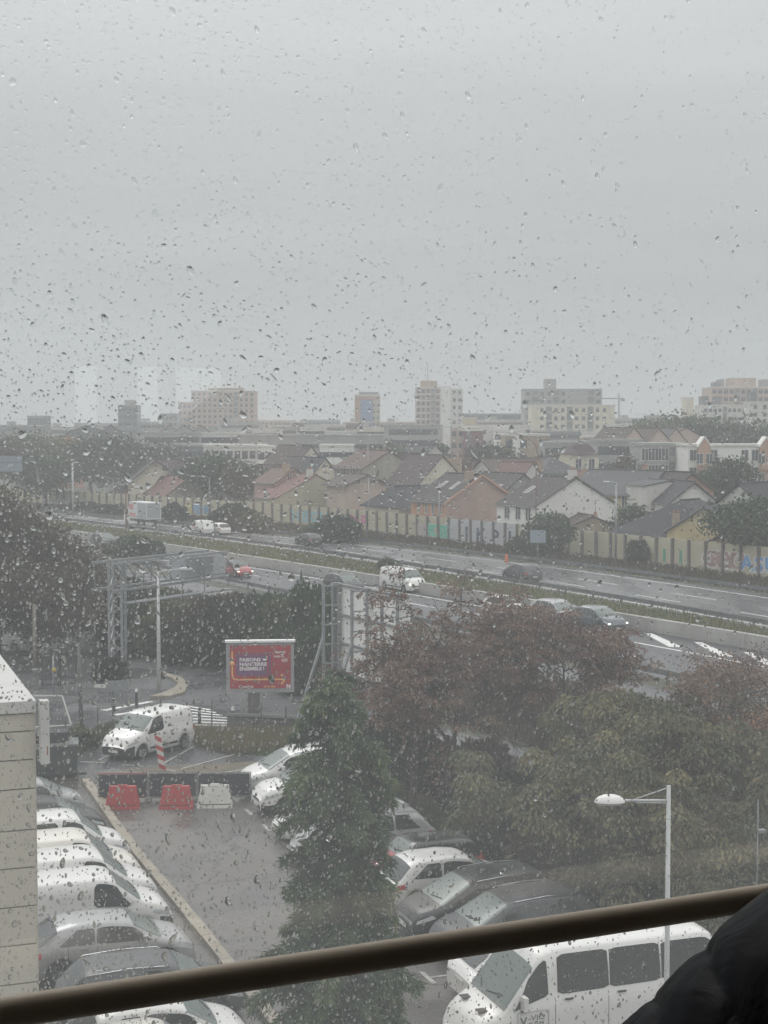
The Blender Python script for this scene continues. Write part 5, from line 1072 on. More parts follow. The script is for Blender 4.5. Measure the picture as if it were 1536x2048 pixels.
# thin poles and yellow marker on the left
p = G(107, 1400); t = thing('sign_post', 'slim grey post carrying a small yellow disc at the left', 'sign', (p.x, p.y, 0)); z1 = AT(104, 1312, p.y).z; m = MB(); m.tube([(0, 0, 0), (0, 0, z1)], .035, 8); m.build('post', M_galv, t); m = MB(); m.lathe([(.001, -.05), (.12, -.05), (.12, .0), (.001, .0)], 12, Matrix.Translation((.05, 0, AT(104, 1340, p.y).z)), axis='y'); m.build('yellow_disc', flat('sign_yellow', (.45, .34, .07), .6), t)
p = G(163, 1460); t = thing('utility_pole', 'slim weathered pole standing on the road at the left, no lamp', 'pole', (p.x, p.y, 0)); m = MB(); m.tube([(0, 0, 0), (-.1, 0, AT(158, 1285, p.y).z)], [.11, .07], 8); m.build('shaft', flat('pole_grey_brown', (.12, .115, .11), .8), t)
m = MB(); m.lathe([(.16, 0), (.15, .1), (.12, .12)], 10); m.build('foot', M_conc, t)
p = G(70, 1340); t = thing('utility_pole', 'pale concrete pole in front of the big dark tree on the left', 'pole', (p.x, p.y, 0)); m = MB(); m.tube([(0, 0, 0), (0, 0, AT(68, 1208, p.y).z)], [.13, .10], 8); m.build('shaft', flat('pole_tan', (.22, .20, .17), .8), t)
m = MB(); m.lathe([(.2, 0), (.19, .1), (.14, .12)], 10); m.build('foot', M_conc, t)
# gate frame left
p = G(85, 1375); t = thing('gate', 'dark metal gate frames beside the road at the left', 'gate', (p.x, p.y, 0), radians(15))
for k in range(2):
    m = MB(); x0 = k * .95; m.bar((x0, 0, 0), (x0, 0, 1.9), .07); m.bar((x0 + .85, 0, 0), (x0 + .85, 0, 1.9), .07); m.bar((x0, 0, 1.85), (x0 + .85, 0, 1.85), .06); m.bar((x0, 0, .15), (x0 + .85, 0, .15), .06)
    for j in range(1, 6): m.bar((x0 + j * .145, 0, .15), (x0 + j * .145, 0, 1.85), .025)
    m.build('gate_leaf', M_black, t)
# white barrier arm / low white barriers near the crossing
p = G(195, 1401); t = thing('barrier_arm', 'small weathered white road barrier left of the crossing', 'barrier', (p.x, p.y, 0), radians(-12)); m = MB(); m.box((.5, 0, .75), (1.3, .08, .16)); m.build('barrier_board', M_whp, t); m = MB(); m.bar((0, 0, 0), (0, 0, .7), .08); m.bar((1, 0, 0), (1, 0, .7), .08); m.build('support', M_galv, t)
p = G(243, 1418); t = thing('notice_board', 'small grey notice board on two legs beside the crossing', 'sign', (p.x, p.y, 0), radians(5)); m = MB(); m.box((-.2, 0, 1.15), (1.1, .06, .55)); m.build('board', M_galv, t); m = MB(); m.bar((.32, 0, 0), (.32, 0, 1.5), .05); m.bar((-.7, 0, 0), (-.7, 0, 1.4), .05); m.build('leg', M_galv, t)
# green skip / container beside the clad building
p = G(112, 1550); t = thing('skip_container', 'dark green waste container beside the corner of the clad building', 'container', (p.x, p.y, .03), radians(12)); M_grn = pm('dark_green_paint', (.05, .065, .06), .6, var=.25, scale=3)
m = MB(); m.bb(-1.6, .85, -.6, .7, .15, 1.25); m.build('tub', M_grn, t)
for k in range(5): m = MB(); m.bb(-1.4 + k * .5, -1.32 + k * .5, -.66, -.6, .15, 1.2); m.build('rib', M_grn, t)
m = MB(); m.bb(-1.65, .9, -.66, .75, 1.25, 1.33); m.build('rim', pm('faded_green_rim', (.13, .15, .14), .6), t); m = MB(); m.bb(-1.5, .5, -.3, .6, 1.34, 1.75); m.bb(-1.65, 1.2, -.75, -.68, .1, .18); m.build('load', M_scr, t)
# glazed white canopy frame beyond the clad building
a = [G(88, 1478, 1.0), G(126, 1437, 2.4)]; p = G(130, 1490); t = thing('steel_frame', 'thin white slanting steel frame beside the clad building', 'frame', (p.x, p.y, 0)); m = MB(); m.bar((-1.6, 0, 2.2), (-.1, 0, 2.2), .05); m.bar((-.1, 0, 2.2), (.35, -.3, .95), .05); m.bar((-1.6, -.3, .85), (.35, -.3, .95), .05); m.build('white_bar', M_whp, t); m = MB(); m.bar((-1.6, 0, 0), (-1.6, 0, 2.2), .05); m.bar((.35, -.3, 0), (.35, -.3, .95), .04); m.build('leg', M_galvd, t)
# ================================================================== VEGETATION
LF = dict(
    conifer=leafmat('conifer_sprays', (.030, .058, .034), (.095, .145, .072), (.22, .275, .12), .32, .55),
    redl=leafmat('red_brown_leaves', (.085, .052, .044), (.185, .115, .092), (.31, .215, .14), .25, .55),
    rust=leafmat('rusty_leaves', (.11, .05, .026), (.17, .08, .04), (.22, .13, .06), .25),
    gbrown=leafmat('green_brown_leaves', (.040, .052, .028), (.125, .130, .066), (.27, .225, .115), .25, .5),
    green=leafmat('bush_green', (.018, .040, .020), (.035, .065, .030), (.07, .10, .045), .2),
    dark=leafmat('dark_hedge', (.012, .022, .016), (.022, .038, .026), (.045, .060, .035), .15),
    brownd=leafmat('dull_brown_green', (.035, .034, .022), (.065, .060, .038), (.11, .09, .05), .2),
    olive=leafmat('olive_green', (.04, .06, .03), (.075, .10, .045), (.13, .15, .06), .2),
    yel=leafmat('yellow_green', (.12, .13, .03), (.20, .18, .04), (.26, .20, .06), .2),
    grass=leafmat('wet_grass', (.05, .09, .025), (.09, .15, .04), (.15, .21, .06), .2), dry=leafmat('dry_weeds', (.10, .085, .045), (.16, .14, .07), (.22, .21, .10), .2))
def unit(v): return v / (np.linalg.norm(v, axis=1)[:, None] + 1e-9)
def leaves(C, Dn, ln_, wd, rg, tint=None, fold=.0):
    """one kite-shaped leaf per row: base C, direction Dn"""
    n = len(C); Dn = unit(Dn); s = unit(np.cross(Dn, unit(rg.normal(size=(n, 3))))); ln_ = (ln_ * rg.uniform(.6, 1.35, n))[:, None]; wd = (wd * rg.uniform(.7, 1.3, n))[:, None]
    V = np.stack([C, C + Dn * ln_ * .45 + s * wd, C + Dn * ln_, C + Dn * ln_ * .45 - s * wd], 1).reshape(-1, 3)
    F = np.arange(4 * n).reshape(n, 4)
    return V, F, (tint if tint is not None else rg.uniform(0, 1, n))
def grow(rg, h, spread, r0, levels=4, kids=(3, 4), up=.35, trunk=.35, lean=0, first=None):
    """recursive limbs; returns segments and twig tips"""
    segs = []; tips = []
    def go(p, d, L, r, lv):
        q = p; dd = d; n = 3
        for k in range(n):
            dd = dd + rg.normal(size=3) * .12 + np.array([0, 0, up * .12]); dd /= np.linalg.norm(dd); q2 = q + dd * L / n; segs.append((q, q2, r * (1 - .25 * k / n), r * (1 - .25 * (k + 1) / n), lv)); q = q2
            if lv >= levels - 2 and lv > 0: tips.append(q2)
        if lv >= levels: tips.append(q); return
        for k in range(rg.integers(kids[0], kids[1] + 1)):
            a = rg.uniform(0, 2 * pi); t_ = rg.uniform(.35, .95); x = np.cross(dd, [0.3, .2, 1]); x /= np.linalg.norm(x); y = np.cross(dd, x)
            nd = dd * (1 - t_ * .5) + (x * cos(a) + y * sin(a)) * t_ * spread; nd /= np.linalg.norm(nd); go(q - dd * L * rg.uniform(0, .35), nd, L * rg.uniform(.6, .85), r * .58, lv + 1)
    go(np.zeros(3), np.array([lean, 0, 1.]), h * trunk, r0, 0)
    T = np.array(tips); k = h / T[:, 2].max()
    return [(a * k, b * k, ra, rb, lv) for a, b, ra, rb, lv in segs], T * k
def tree(label, base, h, wid, kind, seed, nleaf, ls, levels=4, clump=.35, name='tree', group=None, bark=None, droop=.3, trunkf=.3, dz=0, spread=1.0, tintamp=.25, aspect=.35, r0=None, depth=None, kids=(3, 4), cat='tree', tuft=0):
    rg = np.random.default_rng(seed); segs, T = grow(rg, h * .93, spread, r0 or h * .022, levels, trunk=trunkf, kids=kids)
    ext = np.percentile(np.abs(T[:, 0] - T[:, 0].mean()), 97); kx = wid / 2 / ext; exty = np.percentile(np.abs(T[:, 1] - T[:, 1].mean()), 97); ky = (depth or wid) / 2 / exty
    cx, cy_ = T[:, 0].mean(), T[:, 1].mean()
    def wrp(p): return np.array([p[0] * kx - cx * kx * min(1, p[2] / h * 2), p[1] * ky - cy_ * ky * min(1, p[2] / h * 2), p[2]])
    t = thing(name, label, cat, (base[0], base[1], dz), 0, group); bark = bark or M_bark
    mt = MB(); mbr = MB()
    for a, b_, ra, rb, lv in segs:
        (mt if lv == 0 else mbr).tube([wrp(a), wrp(b_)], [max(ra, .008), max(rb, .006)], 7 if lv < 2 else 4, cap=False)
    mt.build('trunk', bark, t); mbr.build('branches', bark, t)
    T = T * [kx, ky, 1]; T[:, 0] -= cx * kx; T[:, 1] -= cy_ * ky
    if tuft:
        T = T[T[:, 2] > h * (.40 if kind == 'redl' else .2)]
        kc = rg.permutation(len(T))[:tuft]; K_ = T[kc] + rg.normal(size=(len(kc), 3)) * .08; ci = rg.integers(0, len(K_), nleaf); sub = K_[ci]; rc = rg.uniform(.65, 1.25, len(K_))[ci]; a_ = rg.uniform(0, 2 * pi, nleaf); ru = np.sqrt(rg.uniform(0, 1, nleaf)); rr_ = clump * rc * ru
        off = np.stack([np.cos(a_) * rr_, np.sin(a_) * rr_, -.55 * clump * rc * ru ** 2 + rg.normal(size=nleaf) * .045], 1); C = sub + off; C[:, 2] = np.maximum(C[:, 2], .3)
        Dn = np.stack([np.cos(a_), np.sin(a_), np.full(nleaf, -.25) - droop * ru], 1) + rg.normal(size=(nleaf, 3)) * .28; tb = rg.uniform(-.34, .34, len(K_))[ci]
        hfrac = sub[:, 2] / h; tint = np.clip(.42 + tb + rg.normal(size=nleaf) * .12 + tintamp * (hfrac - .6), 0, 1)  # tint paler towards the crown top: exposure to the sky painted in
        V, F, ti = leaves(C, Dn, ls, ls * aspect, rg, tint); link('crown', npmesh('crown', V, F, LF[kind], ti), t); return t
    sub = T[rg.integers(0, len(T), nleaf)]; off = rg.normal(size=(nleaf, 3)) * [clump, clump, clump * .55]
    C = sub + off; C[:, 2] = np.maximum(C[:, 2], .3)
    Dn = rg.normal(size=(nleaf, 3)) * .8 + unit(off + 1e-6) * .5; Dn[:, 2] -= droop
    tipt = (np.sin(sub[:, 0] * 2.1 + seed) + np.sin(sub[:, 1] * 1.7 + 1) + np.sin(sub[:, 2] * 2.6 + seed)) / 3
    tint = np.clip(.5 + tipt * tintamp * 1.5 + rg.normal(size=nleaf) * .16 + off[:, 2] / clump * .08, 0, 1)  # upper leaves of each clump tinted paler, as if lit from above
    V, F, ti = leaves(C, Dn, ls, ls * aspect, rg, tint); link('crown', npmesh('crown', V, F, LF[kind], ti), t)
    return t
def xy(px, Y): return (xat(px, Y), Y)
# --- the double-stemmed conifer in the middle
def conifer(label, base, h, seed):
    rg = np.random.default_rng(seed); t = thing('conifer_tree', label, 'tree', (base[0], base[1], 0)); tr = MB(); br = MB(); Cs = []; Ds = []; Ts = []
    for st, (bx, by, hh, kk) in enumerate(((0.0, 0, h, 1.0), (.55, .4, h * .84, .8))):
        tr.tube([(bx, by, 0), (bx + .05, by, hh * .3), (bx - .08 + .1 * st, by, hh * .65), (bx, by, hh)], [.22 * kk, .17 * kk, .1 * kk, .02], 9, cap=False)
        nb_ = int(150 * kk)
        for i in range(nb_):
            f = .10 + .90 * (i + rg.uniform(0, 1)) / nb_; z = hh * f
            prof = np.interp(f, [0, .10, .20, .28, .40, .48, .55, .64, .74, .84, .95, 1], [.7, 1.15, 1.45, 1.55, 1.35, 1.1, .85, 1.02, 1.05, .92, .72, .4]) * (1 if st == 0 else .62)
            L = prof * rg.uniform(.5, 1.22); az = rg.uniform(0, 2 * pi); a0 = rg.uniform(.0, .35) if f > .3 else rg.uniform(-.1, .2)
            if f < .16 and rg.uniform() < .45: continue
            d = np.array([cos(az), sin(az), 0]); n = 9; s_ = np.linspace(0, 1, n)
            P_ = np.array([bx, by, z]) + d * (L * s_)[:, None] + np.array([0, 0, 1]) * (a0 * L * s_ - .42 * L * s_ ** 2.2)[:, None] + rg.normal(size=(n, 3)) * .02 * s_[:, None]
            br.tube([tuple(p) for p in P_[::2]], [.022, .018, .013, .009, .005], 4, cap=False)
            m_ = int(640 * L ** 1.15); q = rg.uniform(.18, 1.0, m_) ** .8; base_ = np.stack([np.interp(q, s_, P_[:, k]) for k in range(3)], 1)
            side = np.cross(d, [0, 0, 1]); lat = rg.normal(size=m_) * .16 * L * (1.15 - q) + rg.normal(size=m_) * .04
            o_ = side * lat[:, None] + d * (np.abs(lat) * .7)[:, None] + np.array([0, 0, 1]) * (-np.abs(lat) * .25 - rg.exponential(.07, m_))[:, None]
            Cs.append(base_ + o_); Dn = d * rg.uniform(.1, .8, m_)[:, None] + side * (np.sign(lat) * rg.uniform(.1, .7, m_))[:, None] + np.array([0, 0, -1]) * rg.uniform(.1, 1.1, m_)[:, None] + rg.normal(size=(m_, 3)) * .25
            Ds.append(Dn); Ts.append(np.clip(.25 + .5 * (q - .4) + rg.normal(size=m_) * .15 + rg.normal() * .12, 0, 1))
    tr.build('trunk', M_barkd, t); br.build('branches', M_barkd, t)
    C, D, Tn = np.vstack(Cs), np.vstack(Ds), np.concatenate(Ts); V, F, ti = leaves(C, D, .15, .02, rg, Tn); link('crown', npmesh('crown', V, F, LF['conifer'], ti), t)
    print('conifer leaves', len(C)); return t
Yc = 29.5; conifer('double-stemmed dark conifer with drooping sprays standing in the middle of the car park aisle', (xat(668, Yc), Yc), zat(1334, Yc), 3)
# --- big autumn trees on the right
tree('tall red-brown leaved tree with thin upright trunk in front of the motorway', xy(900, 54), zat(1180, 54) + 1.6, 6.8, 'redl', 21, 34000, .12, levels=5, tuft=560, clump=.33, droop=.5, trunkf=.34, bark=M_barkd, depth=6, r0=.13, aspect=.28, spread=.9)
tree('red-brown leaved tree right of the tall one, below the slate blue car', xy(1078, 56), zat(1205, 56) + 1.3, 5.8, 'redl', 22, 34000, .12, levels=5, tuft=560, clump=.34, droop=.5, trunkf=.3, bark=M_barkd, depth=6, r0=.13, aspect=.28, spread=.95)
tree('broad green-brown tree with hanging leaf tufts behind the car park lamp', xy(1235, 44), zat(1352, 44), 8.2, 'gbrown', 23, 80000, .15, levels=5, tuft=430, clump=.5, droop=1.1, trunkf=.26, depth=7, r0=.16, aspect=.26)
tree('green-brown tree at the right edge next to the broad one', xy(1455, 42), zat(1400, 42), 6.6, 'gbrown', 24, 52000, .15, levels=5, tuft=340, clump=.5, droop=1.1, trunkf=.26, depth=6, r0=.14, aspect=.26)
tree('low green-brown tree in front of the broad one, next to the dark estate cars', xy(1262, 43), zat(1560, 43), 5.2, 'gbrown', 25, 32000, .14, levels=4, tuft=200, clump=.5, droop=1.1, trunkf=.25, depth=4, aspect=.26, kids=(4, 5))
tree('low tree with yellow-brown tufts between the lamp and the right edge', xy(1430, 40), zat(1560, 40), 5.6, 'gbrown', 26, 36000, .14, levels=4, tuft=220, clump=.5, droop=1.1, trunkf=.25, depth=4, aspect=.26, kids=(4, 5))
tree('rusty orange leaved tree at the right edge behind the green-brown trees', xy(1510, 50), zat(1385, 50), 4.6, 'rust', 27, 26000, .14, levels=4, clump=.4, droop=.7, aspect=.3, kids=(4, 5))
tree('thin half-bare brown tree rising over the road markings at the right edge', xy(1450, 57), zat(1290, 57), 5.5, 'redl', 28, 12000, .13, levels=5, clump=.34, droop=.4, aspect=.28, bark=M_barkd)
tree('sparse brown tree filling the gap behind the two red-brown ones', xy(1330, 55), zat(1345, 55), 6.5, 'brownd', 29, 26000, .14, levels=5, tuft=300, clump=.4, droop=.5, aspect=.28)
tree('slim brown leaved tree in front of the white billboard back', xy(822, 53), zat(1262, 53), 2.2, 'redl', 30, 4000, .14, levels=4, clump=.3, droop=.5, aspect=.28, bark=M_barkd, trunkf=.45)
# --- left dark trees
tree('big dull brown-green tree at the left edge beside the road', xy(50, 96), zat(958, 96), 10.5, 'brownd', 31, 46000, .24, levels=5, clump=.7, droop=.3, trunkf=.3, r0=.22)
tree('second dull brown tree right of the big one at the left, before the gantry', xy(112, 108), zat(1075, 108), 5.6, 'brownd', 32, 22000, .24, levels=5, clump=.7, droop=.3, trunkf=.28, r0=.2)
tree('dark undergrowth tree at the left edge in front of the white van', xy(-10, 92), zat(1120, 92), 9.0, 'brownd', 33, 30000, .24, levels=4, clump=.7, trunkf=.25, kids=(4, 5))
# --- shrubs
def shrubmesh(seed, kind, n=7000, ls=.16):
    rg = np.random.default_rng(seed); u = unit(rg.normal(size=(n, 3))); lob = 1 + .22 * np.sin(u[:, 0] * 5 + seed) * np.cos(u[:, 2] * 4 + seed) + .15 * np.sin(u[:, 1] * 7 + seed * 2); r = lob * rg.uniform(.45, 1.0, n) ** .4
    C = u * r[:, None] * [1, 1, .55] + [0, 0, .5]; C[:, 2] = np.abs(C[:, 2]); D = u + rg.normal(size=(n, 3)) * .8; tn = np.clip(.35 + (lob - 1) * 1.2 + rg.normal(size=n) * .18, 0, 1)
    V, F, t = leaves(C, D, ls, ls * .38, rg, tn); return npmesh('crown', V, F, LF[kind], t)
SH = {k: [shrubmesh(s_ + 40, k, 5000) for s_ in range(2)] for k in ('green', 'dark', 'olive', 'brownd')}
smt = MB(); smt.tube([(0, 0, 0), (0, 0, .3), (.05, .03, .5)], [.06, .045, .03], 6)
for k in range(6): a = k * 1.05; smt.tube([(0, 0, .1), (.25 * cos(a), .25 * sin(a), .35), (.5 * cos(a), .5 * sin(a), .62)], [.035, .025, .01], 5, cap=False)
smt = smt.mesh('stems', M_barkd)
def shrub(label, px, Y, w, h, kind, group=None, name='shrub', i=0, z=0, d=None):
    t = thing(name, label, 'shrub', (xat(px, Y), Y, z), R.random() * 6, group); s_ = (w / 2, (d or w) / 2, h / 1.05)
    s_ = (w / 2, (d or w) / 2, h / 1.22); link('crown', SH[kind][i % 2], t, scale=s_); link('stems', smt, t, scale=(w / 3, w / 3, h)); return t
def shrubs(label, group, kind, spots):
    for i, (px, pyb, w, h) in enumerate(spots):
        p = G(px, pyb); shrub(label, px, p.y, w, h, kind[i % len(kind)], group, i=i)
shrubs('dark green shrub of the hedge between the motorway and the service road', 'hedge shrubs between motorway and service road', ['dark', 'green', 'olive', 'dark', 'brownd'],
       [(255, 1292, 4.0, 4.3), (300, 1300, 4.2, 3.4), (345, 1308, 4.6, 3.2), (395, 1322, 4.6, 2.8), (445, 1318, 5.2, 3.9), (490, 1332, 5.0, 4.1), (540, 1338, 4.6, 4.2), (590, 1345, 4.4, 4.4), (230, 1275, 4, 3.2), (425, 1290, 5, 2.8), (520, 1300, 5.5, 3.6), (370, 1288, 5, 1.6), (575, 1305, 4, 3.4)])
for lb_, px_, pyb_, w_, h2_ in (('tallest bright green bush between the red panel and the white billboard back', 632, 1362, 3.6, 5.6), ('bright green bush against the left post of the white billboard', 672, 1375, 2.8, 5.0), ('lower bright green bush touching the right edge of the red panel', 610, 1385, 3.0, 3.4)):
    p = G(px_, pyb_); shrub(lb_, px_, p.y, w_, h2_, 'green', 'tall bushes left of the white billboard', i=1)
shrubs('green weeds bush growing out of the narrow strip beside the slip road', 'bushes on the slip road bank', ['olive', 'green'], [(330, 1248, 4, 1.6), (370, 1258, 4.4, 1.6), (410, 1268, 4.4, 1.8), (280, 1232, 4, 2.2)])
shrubs('bush of the low dark hedge behind the parked cars under the red-leaved tree', 'low dark hedge under the red-leaved tree', ['dark'], [(775, 1545, 1.9, 2.5), (815, 1560, 1.9, 2.6), (860, 1590, 2.0, 2.3), (905, 1600, 1.9, 2.2), (950, 1640, 2.4, 1.8), (990, 1700, 2.4, 1.9), (1040, 1740, 2.4, 2.0), (740, 1530, 1.6, 1.6)])
shrubs('dark green bank shrub behind the dark grey cars, below the red-leaved trees', 'shrubs on the bank behind the cars', ['dark', 'brownd'], [(1000, 1660, 3, 2.2), (1070, 1700, 3, 2.0), (1130, 1760, 2.6, 1.9), (1250, 1840, 3, 1.7), (1380, 1850, 3, 1.7), (1500, 1850, 3, 1.8), (1130, 1640, 3.4, 2.4), (960, 1590, 2.6, 2.2)])
for lb, px, pyb, w, h_, k in [('dark green bush right of the grey painted panels of the noise wall', 1102, 1108, 5.0, 4.4, 'green'), ('lower green bush at the foot of the noise wall beside the big one', 1060, 1112, 5, 2.2, 'green'), ('small round bush before the plain beige panels of the noise wall', 1277, 1130, 2.6, 2.6, 'green'),
                              ('bush against the noise wall right of the blue graffiti', 470, 1060, 5.5, 3.7, 'green'), ('second bush beside the one right of the blue graffiti', 510, 1066, 4.2, 2.8, 'olive'), ('ivy-like bush below the pink graffiti', 676, 1085, 5.4, 3.4, 'green'), ('low bush left of the pink graffiti bush', 640, 1080, 4.5, 2.2, 'olive'), ('small bush under the yellow graffiti', 350, 1045, 3.8, 3.0, 'dark'),
                              ('low bush at the end of the far guard rail on the left', 225, 1030, 6, 1.8, 'dark'), ('low weeds bush on the left end of the wall foot', 165, 1022, 6, 1.6, 'dark'), ('small bush on the median above the white delivery van', 775, 1142, 1.9, 1.3, 'olive'), ('green bush in the middle of the motorway above the gantry', 272, 1124, 5.4, 2.8, 'green'),
                              ('small round weeds at the foot of the gantry column', 216, 1362, 1.8, 1.4, 'dark'), ('weed clump beside the skip and the verge', 158, 1495, 1.6, .9, 'olive')]:
    p = G(px, pyb); shrub(lb, px, p.y, w, h_, k)
shrubs('brown-green bush under the broad trees behind the car park lamp', 'bushes under the broad trees', ['brownd', 'olive'], [(1160, 1775, 3.2, 2.4), (1225, 1790, 3.4, 2.6), (1290, 1795, 3.4, 2.6), (1360, 1795, 3.4, 2.8), (1430, 1800, 3.4, 2.6), (1500, 1795, 3.4, 2.8), (1330, 1740, 3.6, 3.0), (1250, 1730, 3.6, 3.0), (1450, 1735, 3.6, 3.0)])
# --- trees in the town
for i, (lb, px, Y, py, w, k, n_) in enumerate([('green tree between the orange bays of the white apartment block', 1462, 214, 906, 7.0, 'green', 9000), ('darker green tree just left of it before the white block', 1425, 216, 918, 6.0, 'dark', 7000), ('dark tree before the pale terrace right of the grey pyramid roof', 1240, 222, 905, 6.5, 'brownd', 8000), ('brown tree above the dusty red roof', 1262, 215, 925, 5.5, 'brownd', 6000),
        ('small conifer before the pale long apartment block', 968, 290, 880, 5.5, 'dark', 6000), ('round tree right of the small conifer', 1015, 285, 888, 6.5, 'dark', 6000), ('leafy tree left of the steep cream gables', 440, 252, 905, 9.5, 'green', 12000), ('lower leafy tree right beside it, left of the steep gables', 490, 250, 925, 7.5, 'green', 9000), ('green tree left of the leafy one behind the bright red roof', 400, 262, 930, 6, 'dark', 7000),
        ('large green tree behind the right end of the noise wall', 1505, 148, 985, 7.5, 'green', 12000), ('green bushy tree in front of the blank white gable', 1100, 163, 1020, 4.0, 'green', 7000), ('small tree beside the blank white gable on its right', 1265, 170, 1012, 4.6, 'green', 5000), ('yellow-green tree at the left before the skyline', 122, 330, 868, 9, 'yel', 8000), ('green tree left of the yellow-green one', 70, 320, 862, 14, 'olive', 9000),
        ('dark green tree right of the yellow-green one', 185, 325, 866, 12, 'green', 10000), ('dark tree below the bright red sloping roof', 245, 320, 868, 11, 'dark', 9000), ('tree below the dark distant gable', 310, 315, 880, 11, 'dark', 9000), ('dark tree at the far left edge behind the motorway sign', 10, 310, 866, 12, 'brownd', 9000), ('green tree behind the direction sign', 90, 270, 905, 10, 'green', 8000), ('green tree right of the big purple roof ridge', 345, 290, 905, 9, 'dark', 8000),
        ('dark tree below the office block with window strips', 800, 300, 885, 9, 'olive', 8000), ('tree between the office block and the cream apartment corner', 885, 330, 880, 5, 'green', 5000), ('tree left of the tall stained house above its red roof', 730, 270, 898, 8, 'dark', 7000), ('reddish tree above the brown worn roof', 925, 270, 905, 4.5, 'redl', 4000), ('brown tree right of the rusty lamp post', 1100, 262, 900, 6, 'brownd', 6000), ('slender dark tree behind the blue-grey flats', 1268, 262, 885, 4, 'dark', 4000),
        ('tree by the tan house right of the rusty lamp', 1128, 258, 905, 5, 'brownd', 5000), ('leafy bush tree right of the yellow gable', 1525, 158, 1010, 6, 'olive', 8000), ('faint row tree right of the pink-brown tower foot', 545, 420, 870, 12, 'green', 6000), ('faint row tree left of the warehouse', 500, 430, 866, 10, 'green', 6000)]):
    tree(lb, (xat(px, Y), Y), max(3, zat(py, Y)), w, k, 100 + i, int(n_ * .6), .42 if Y < 240 else .62, levels=3, clump=w * .11, trunkf=.3, kids=(4, 6), group='trees among the houses' if Y < 300 else 'trees before the skyline')
# tree-covered hill on the right skyline
for i, (px, py, Y, w, k) in enumerate([(1300, 842, 400, 15, 'olive'), (1325, 832, 395, 16, 'olive'), (1355, 838, 400, 15, 'olive'), (1385, 836, 395, 16, 'green'), (1415, 830, 390, 18, 'olive'), (1450, 836, 385, 18, 'olive'), (1480, 842, 380, 17, 'green'), (1510, 852, 375, 15, 'dark'), (1535, 856, 370, 14, 'green'), (1400, 856, 360, 14, 'dark'), (1440, 858, 355, 15, 'green'), (1478, 864, 350, 14, 'dark')]):
    tree(['olive tree of the wooded rise, ' + q for q in ('leftmost', 'second from the left', 'third from the left', 'fourth from the left', 'highest crown in the middle', 'right of the highest crown', 'seventh from the left', 'below the white tower', 'at the right picture edge', 'front row left', 'front row middle', 'front row right')][i], (xat(px, Y), Y), zat(py, Y) + 1, w, k, 200 + i, 4200, .95, levels=3, clump=w * .11, trunkf=.25, kids=(4, 6), group='trees of the wooded rise')
# --- grass and weeds: uncountable
def tufts(name, label, P, h, kind, rg, lean=.35, w=.05):
    n = len(P); C = np.c_[P, np.zeros(n)]; D = np.c_[rg.normal(size=(n, 2)) * lean, np.ones(n)]; V, F, t = leaves(C, D, h, w, rg); o = link(name, npmesh(name, V, F, LF[kind], t)); return tag(o, label, 'grass', kind='stuff')
def between(A, B, n, rg, lo=0., hi=1., pw=1):
    A, B = resample(A, n=80), resample(B, n=80); u = rg.uniform(0, 78.9, n); i = u.astype(int); f = (u - i)[:, None]; a = A[i] * (1 - f) + A[i + 1] * f; b_ = B[i] * (1 - f) + B[i + 1] * f; v = (lo + (hi - lo) * rg.uniform(0, 1, n) ** pw)[:, None]; return a * (1 - v) + b_ * v
rg = np.random.default_rng(5)
tufts('median_weeds', 'yellowish weeds growing along the motorway median', between(MED, BAR, 26000, rg, .08, .93), .45, 'dry', rg)
tufts('median_grass', 'green weeds growing along the motorway median', between(MED, BAR, 16000, rg, .05, .95), .4, 'grass', rg)
tufts('verge_weeds', 'dark weeds along the foot of the noise wall', between(WALL, FAR, 30000, rg, .03, .9), .55, 'brownd', rg, w=.09)
tufts('embankment_weeds', 'rough weeds on the bank below the motorway', between(NEAR, HEDGE, 40000, rg, .3, .96), .6, 'brownd', rg, w=.09)
gp = [(470, 1486), (560, 1478), (610, 1480), (625, 1500), (590, 1516), (540, 1514), (500, 1508)]
def infill(poly, n, rg):
    W_ = np.array([G(*p)[:2] for p in poly]); lo, hi = W_.min(0), W_.max(0); P = rg.uniform(lo, hi, (n * 3, 2)); ins = np.zeros(len(P), bool); j = len(W_) - 1
    for i in range(len(W_)):
        xi, yi = W_[i]; xj, yj = W_[j]; ins ^= ((yi > P[:, 1]) != (yj > P[:, 1])) & (P[:, 0] < (xj - xi) * (P[:, 1] - yi) / (yj - yi + 1e-9) + xi); j = i
    return P[ins][:n]
for poly, z, nm in ((gp, .034, 'lawn'), ([(120, 1500), (150, 1478), (235, 1452), (235, 1462), (160, 1510), (140, 1525)], .034, 'grass_verge'), ([(385, 1480), (610, 1486), (600, 1500), (470, 1510), (390, 1492)], .031, 'dry_verge'), ([(740, 1575), (860, 1580), (1000, 1680), (980, 1720), (880, 1660), (760, 1610)], .038, 'grass_bank')):
    m = MB(); q = [G(*p) for p in poly]; m.add([(p.x, p.y, z) for p in q], [tuple(range(len(q)))]); structure(m.build(nm, M_grassg if nm != 'dry_verge' else M_dry))
tufts('lawn_grass', 'small bright green grass patch behind the parked white cars', infill(gp, 16000, rg), .12, 'grass', rg, w=.012)
tufts('verge_grass', 'straggly dry grass along the low wall by the zebra crossing', infill([(385, 1466), (610, 1470), (600, 1500), (470, 1512), (390, 1494)], 14000, rg), .45, 'dry', rg, w=.012)
tufts('bank_grass', 'long grass on the bank beside the white hatchback', infill([(740, 1560), (860, 1570), (1000, 1680), (980, 1730), (880, 1670), (760, 1612)], 16000, rg), .3, 'olive', rg, w=.015)
tufts('bank_grass', 'yellowing grass on the bank below the red-leaved tree', infill([(780, 1570), (900, 1600), (960, 1650), (900, 1650), (790, 1590)], 5000, rg), .3, 'dry', rg, w=.015)
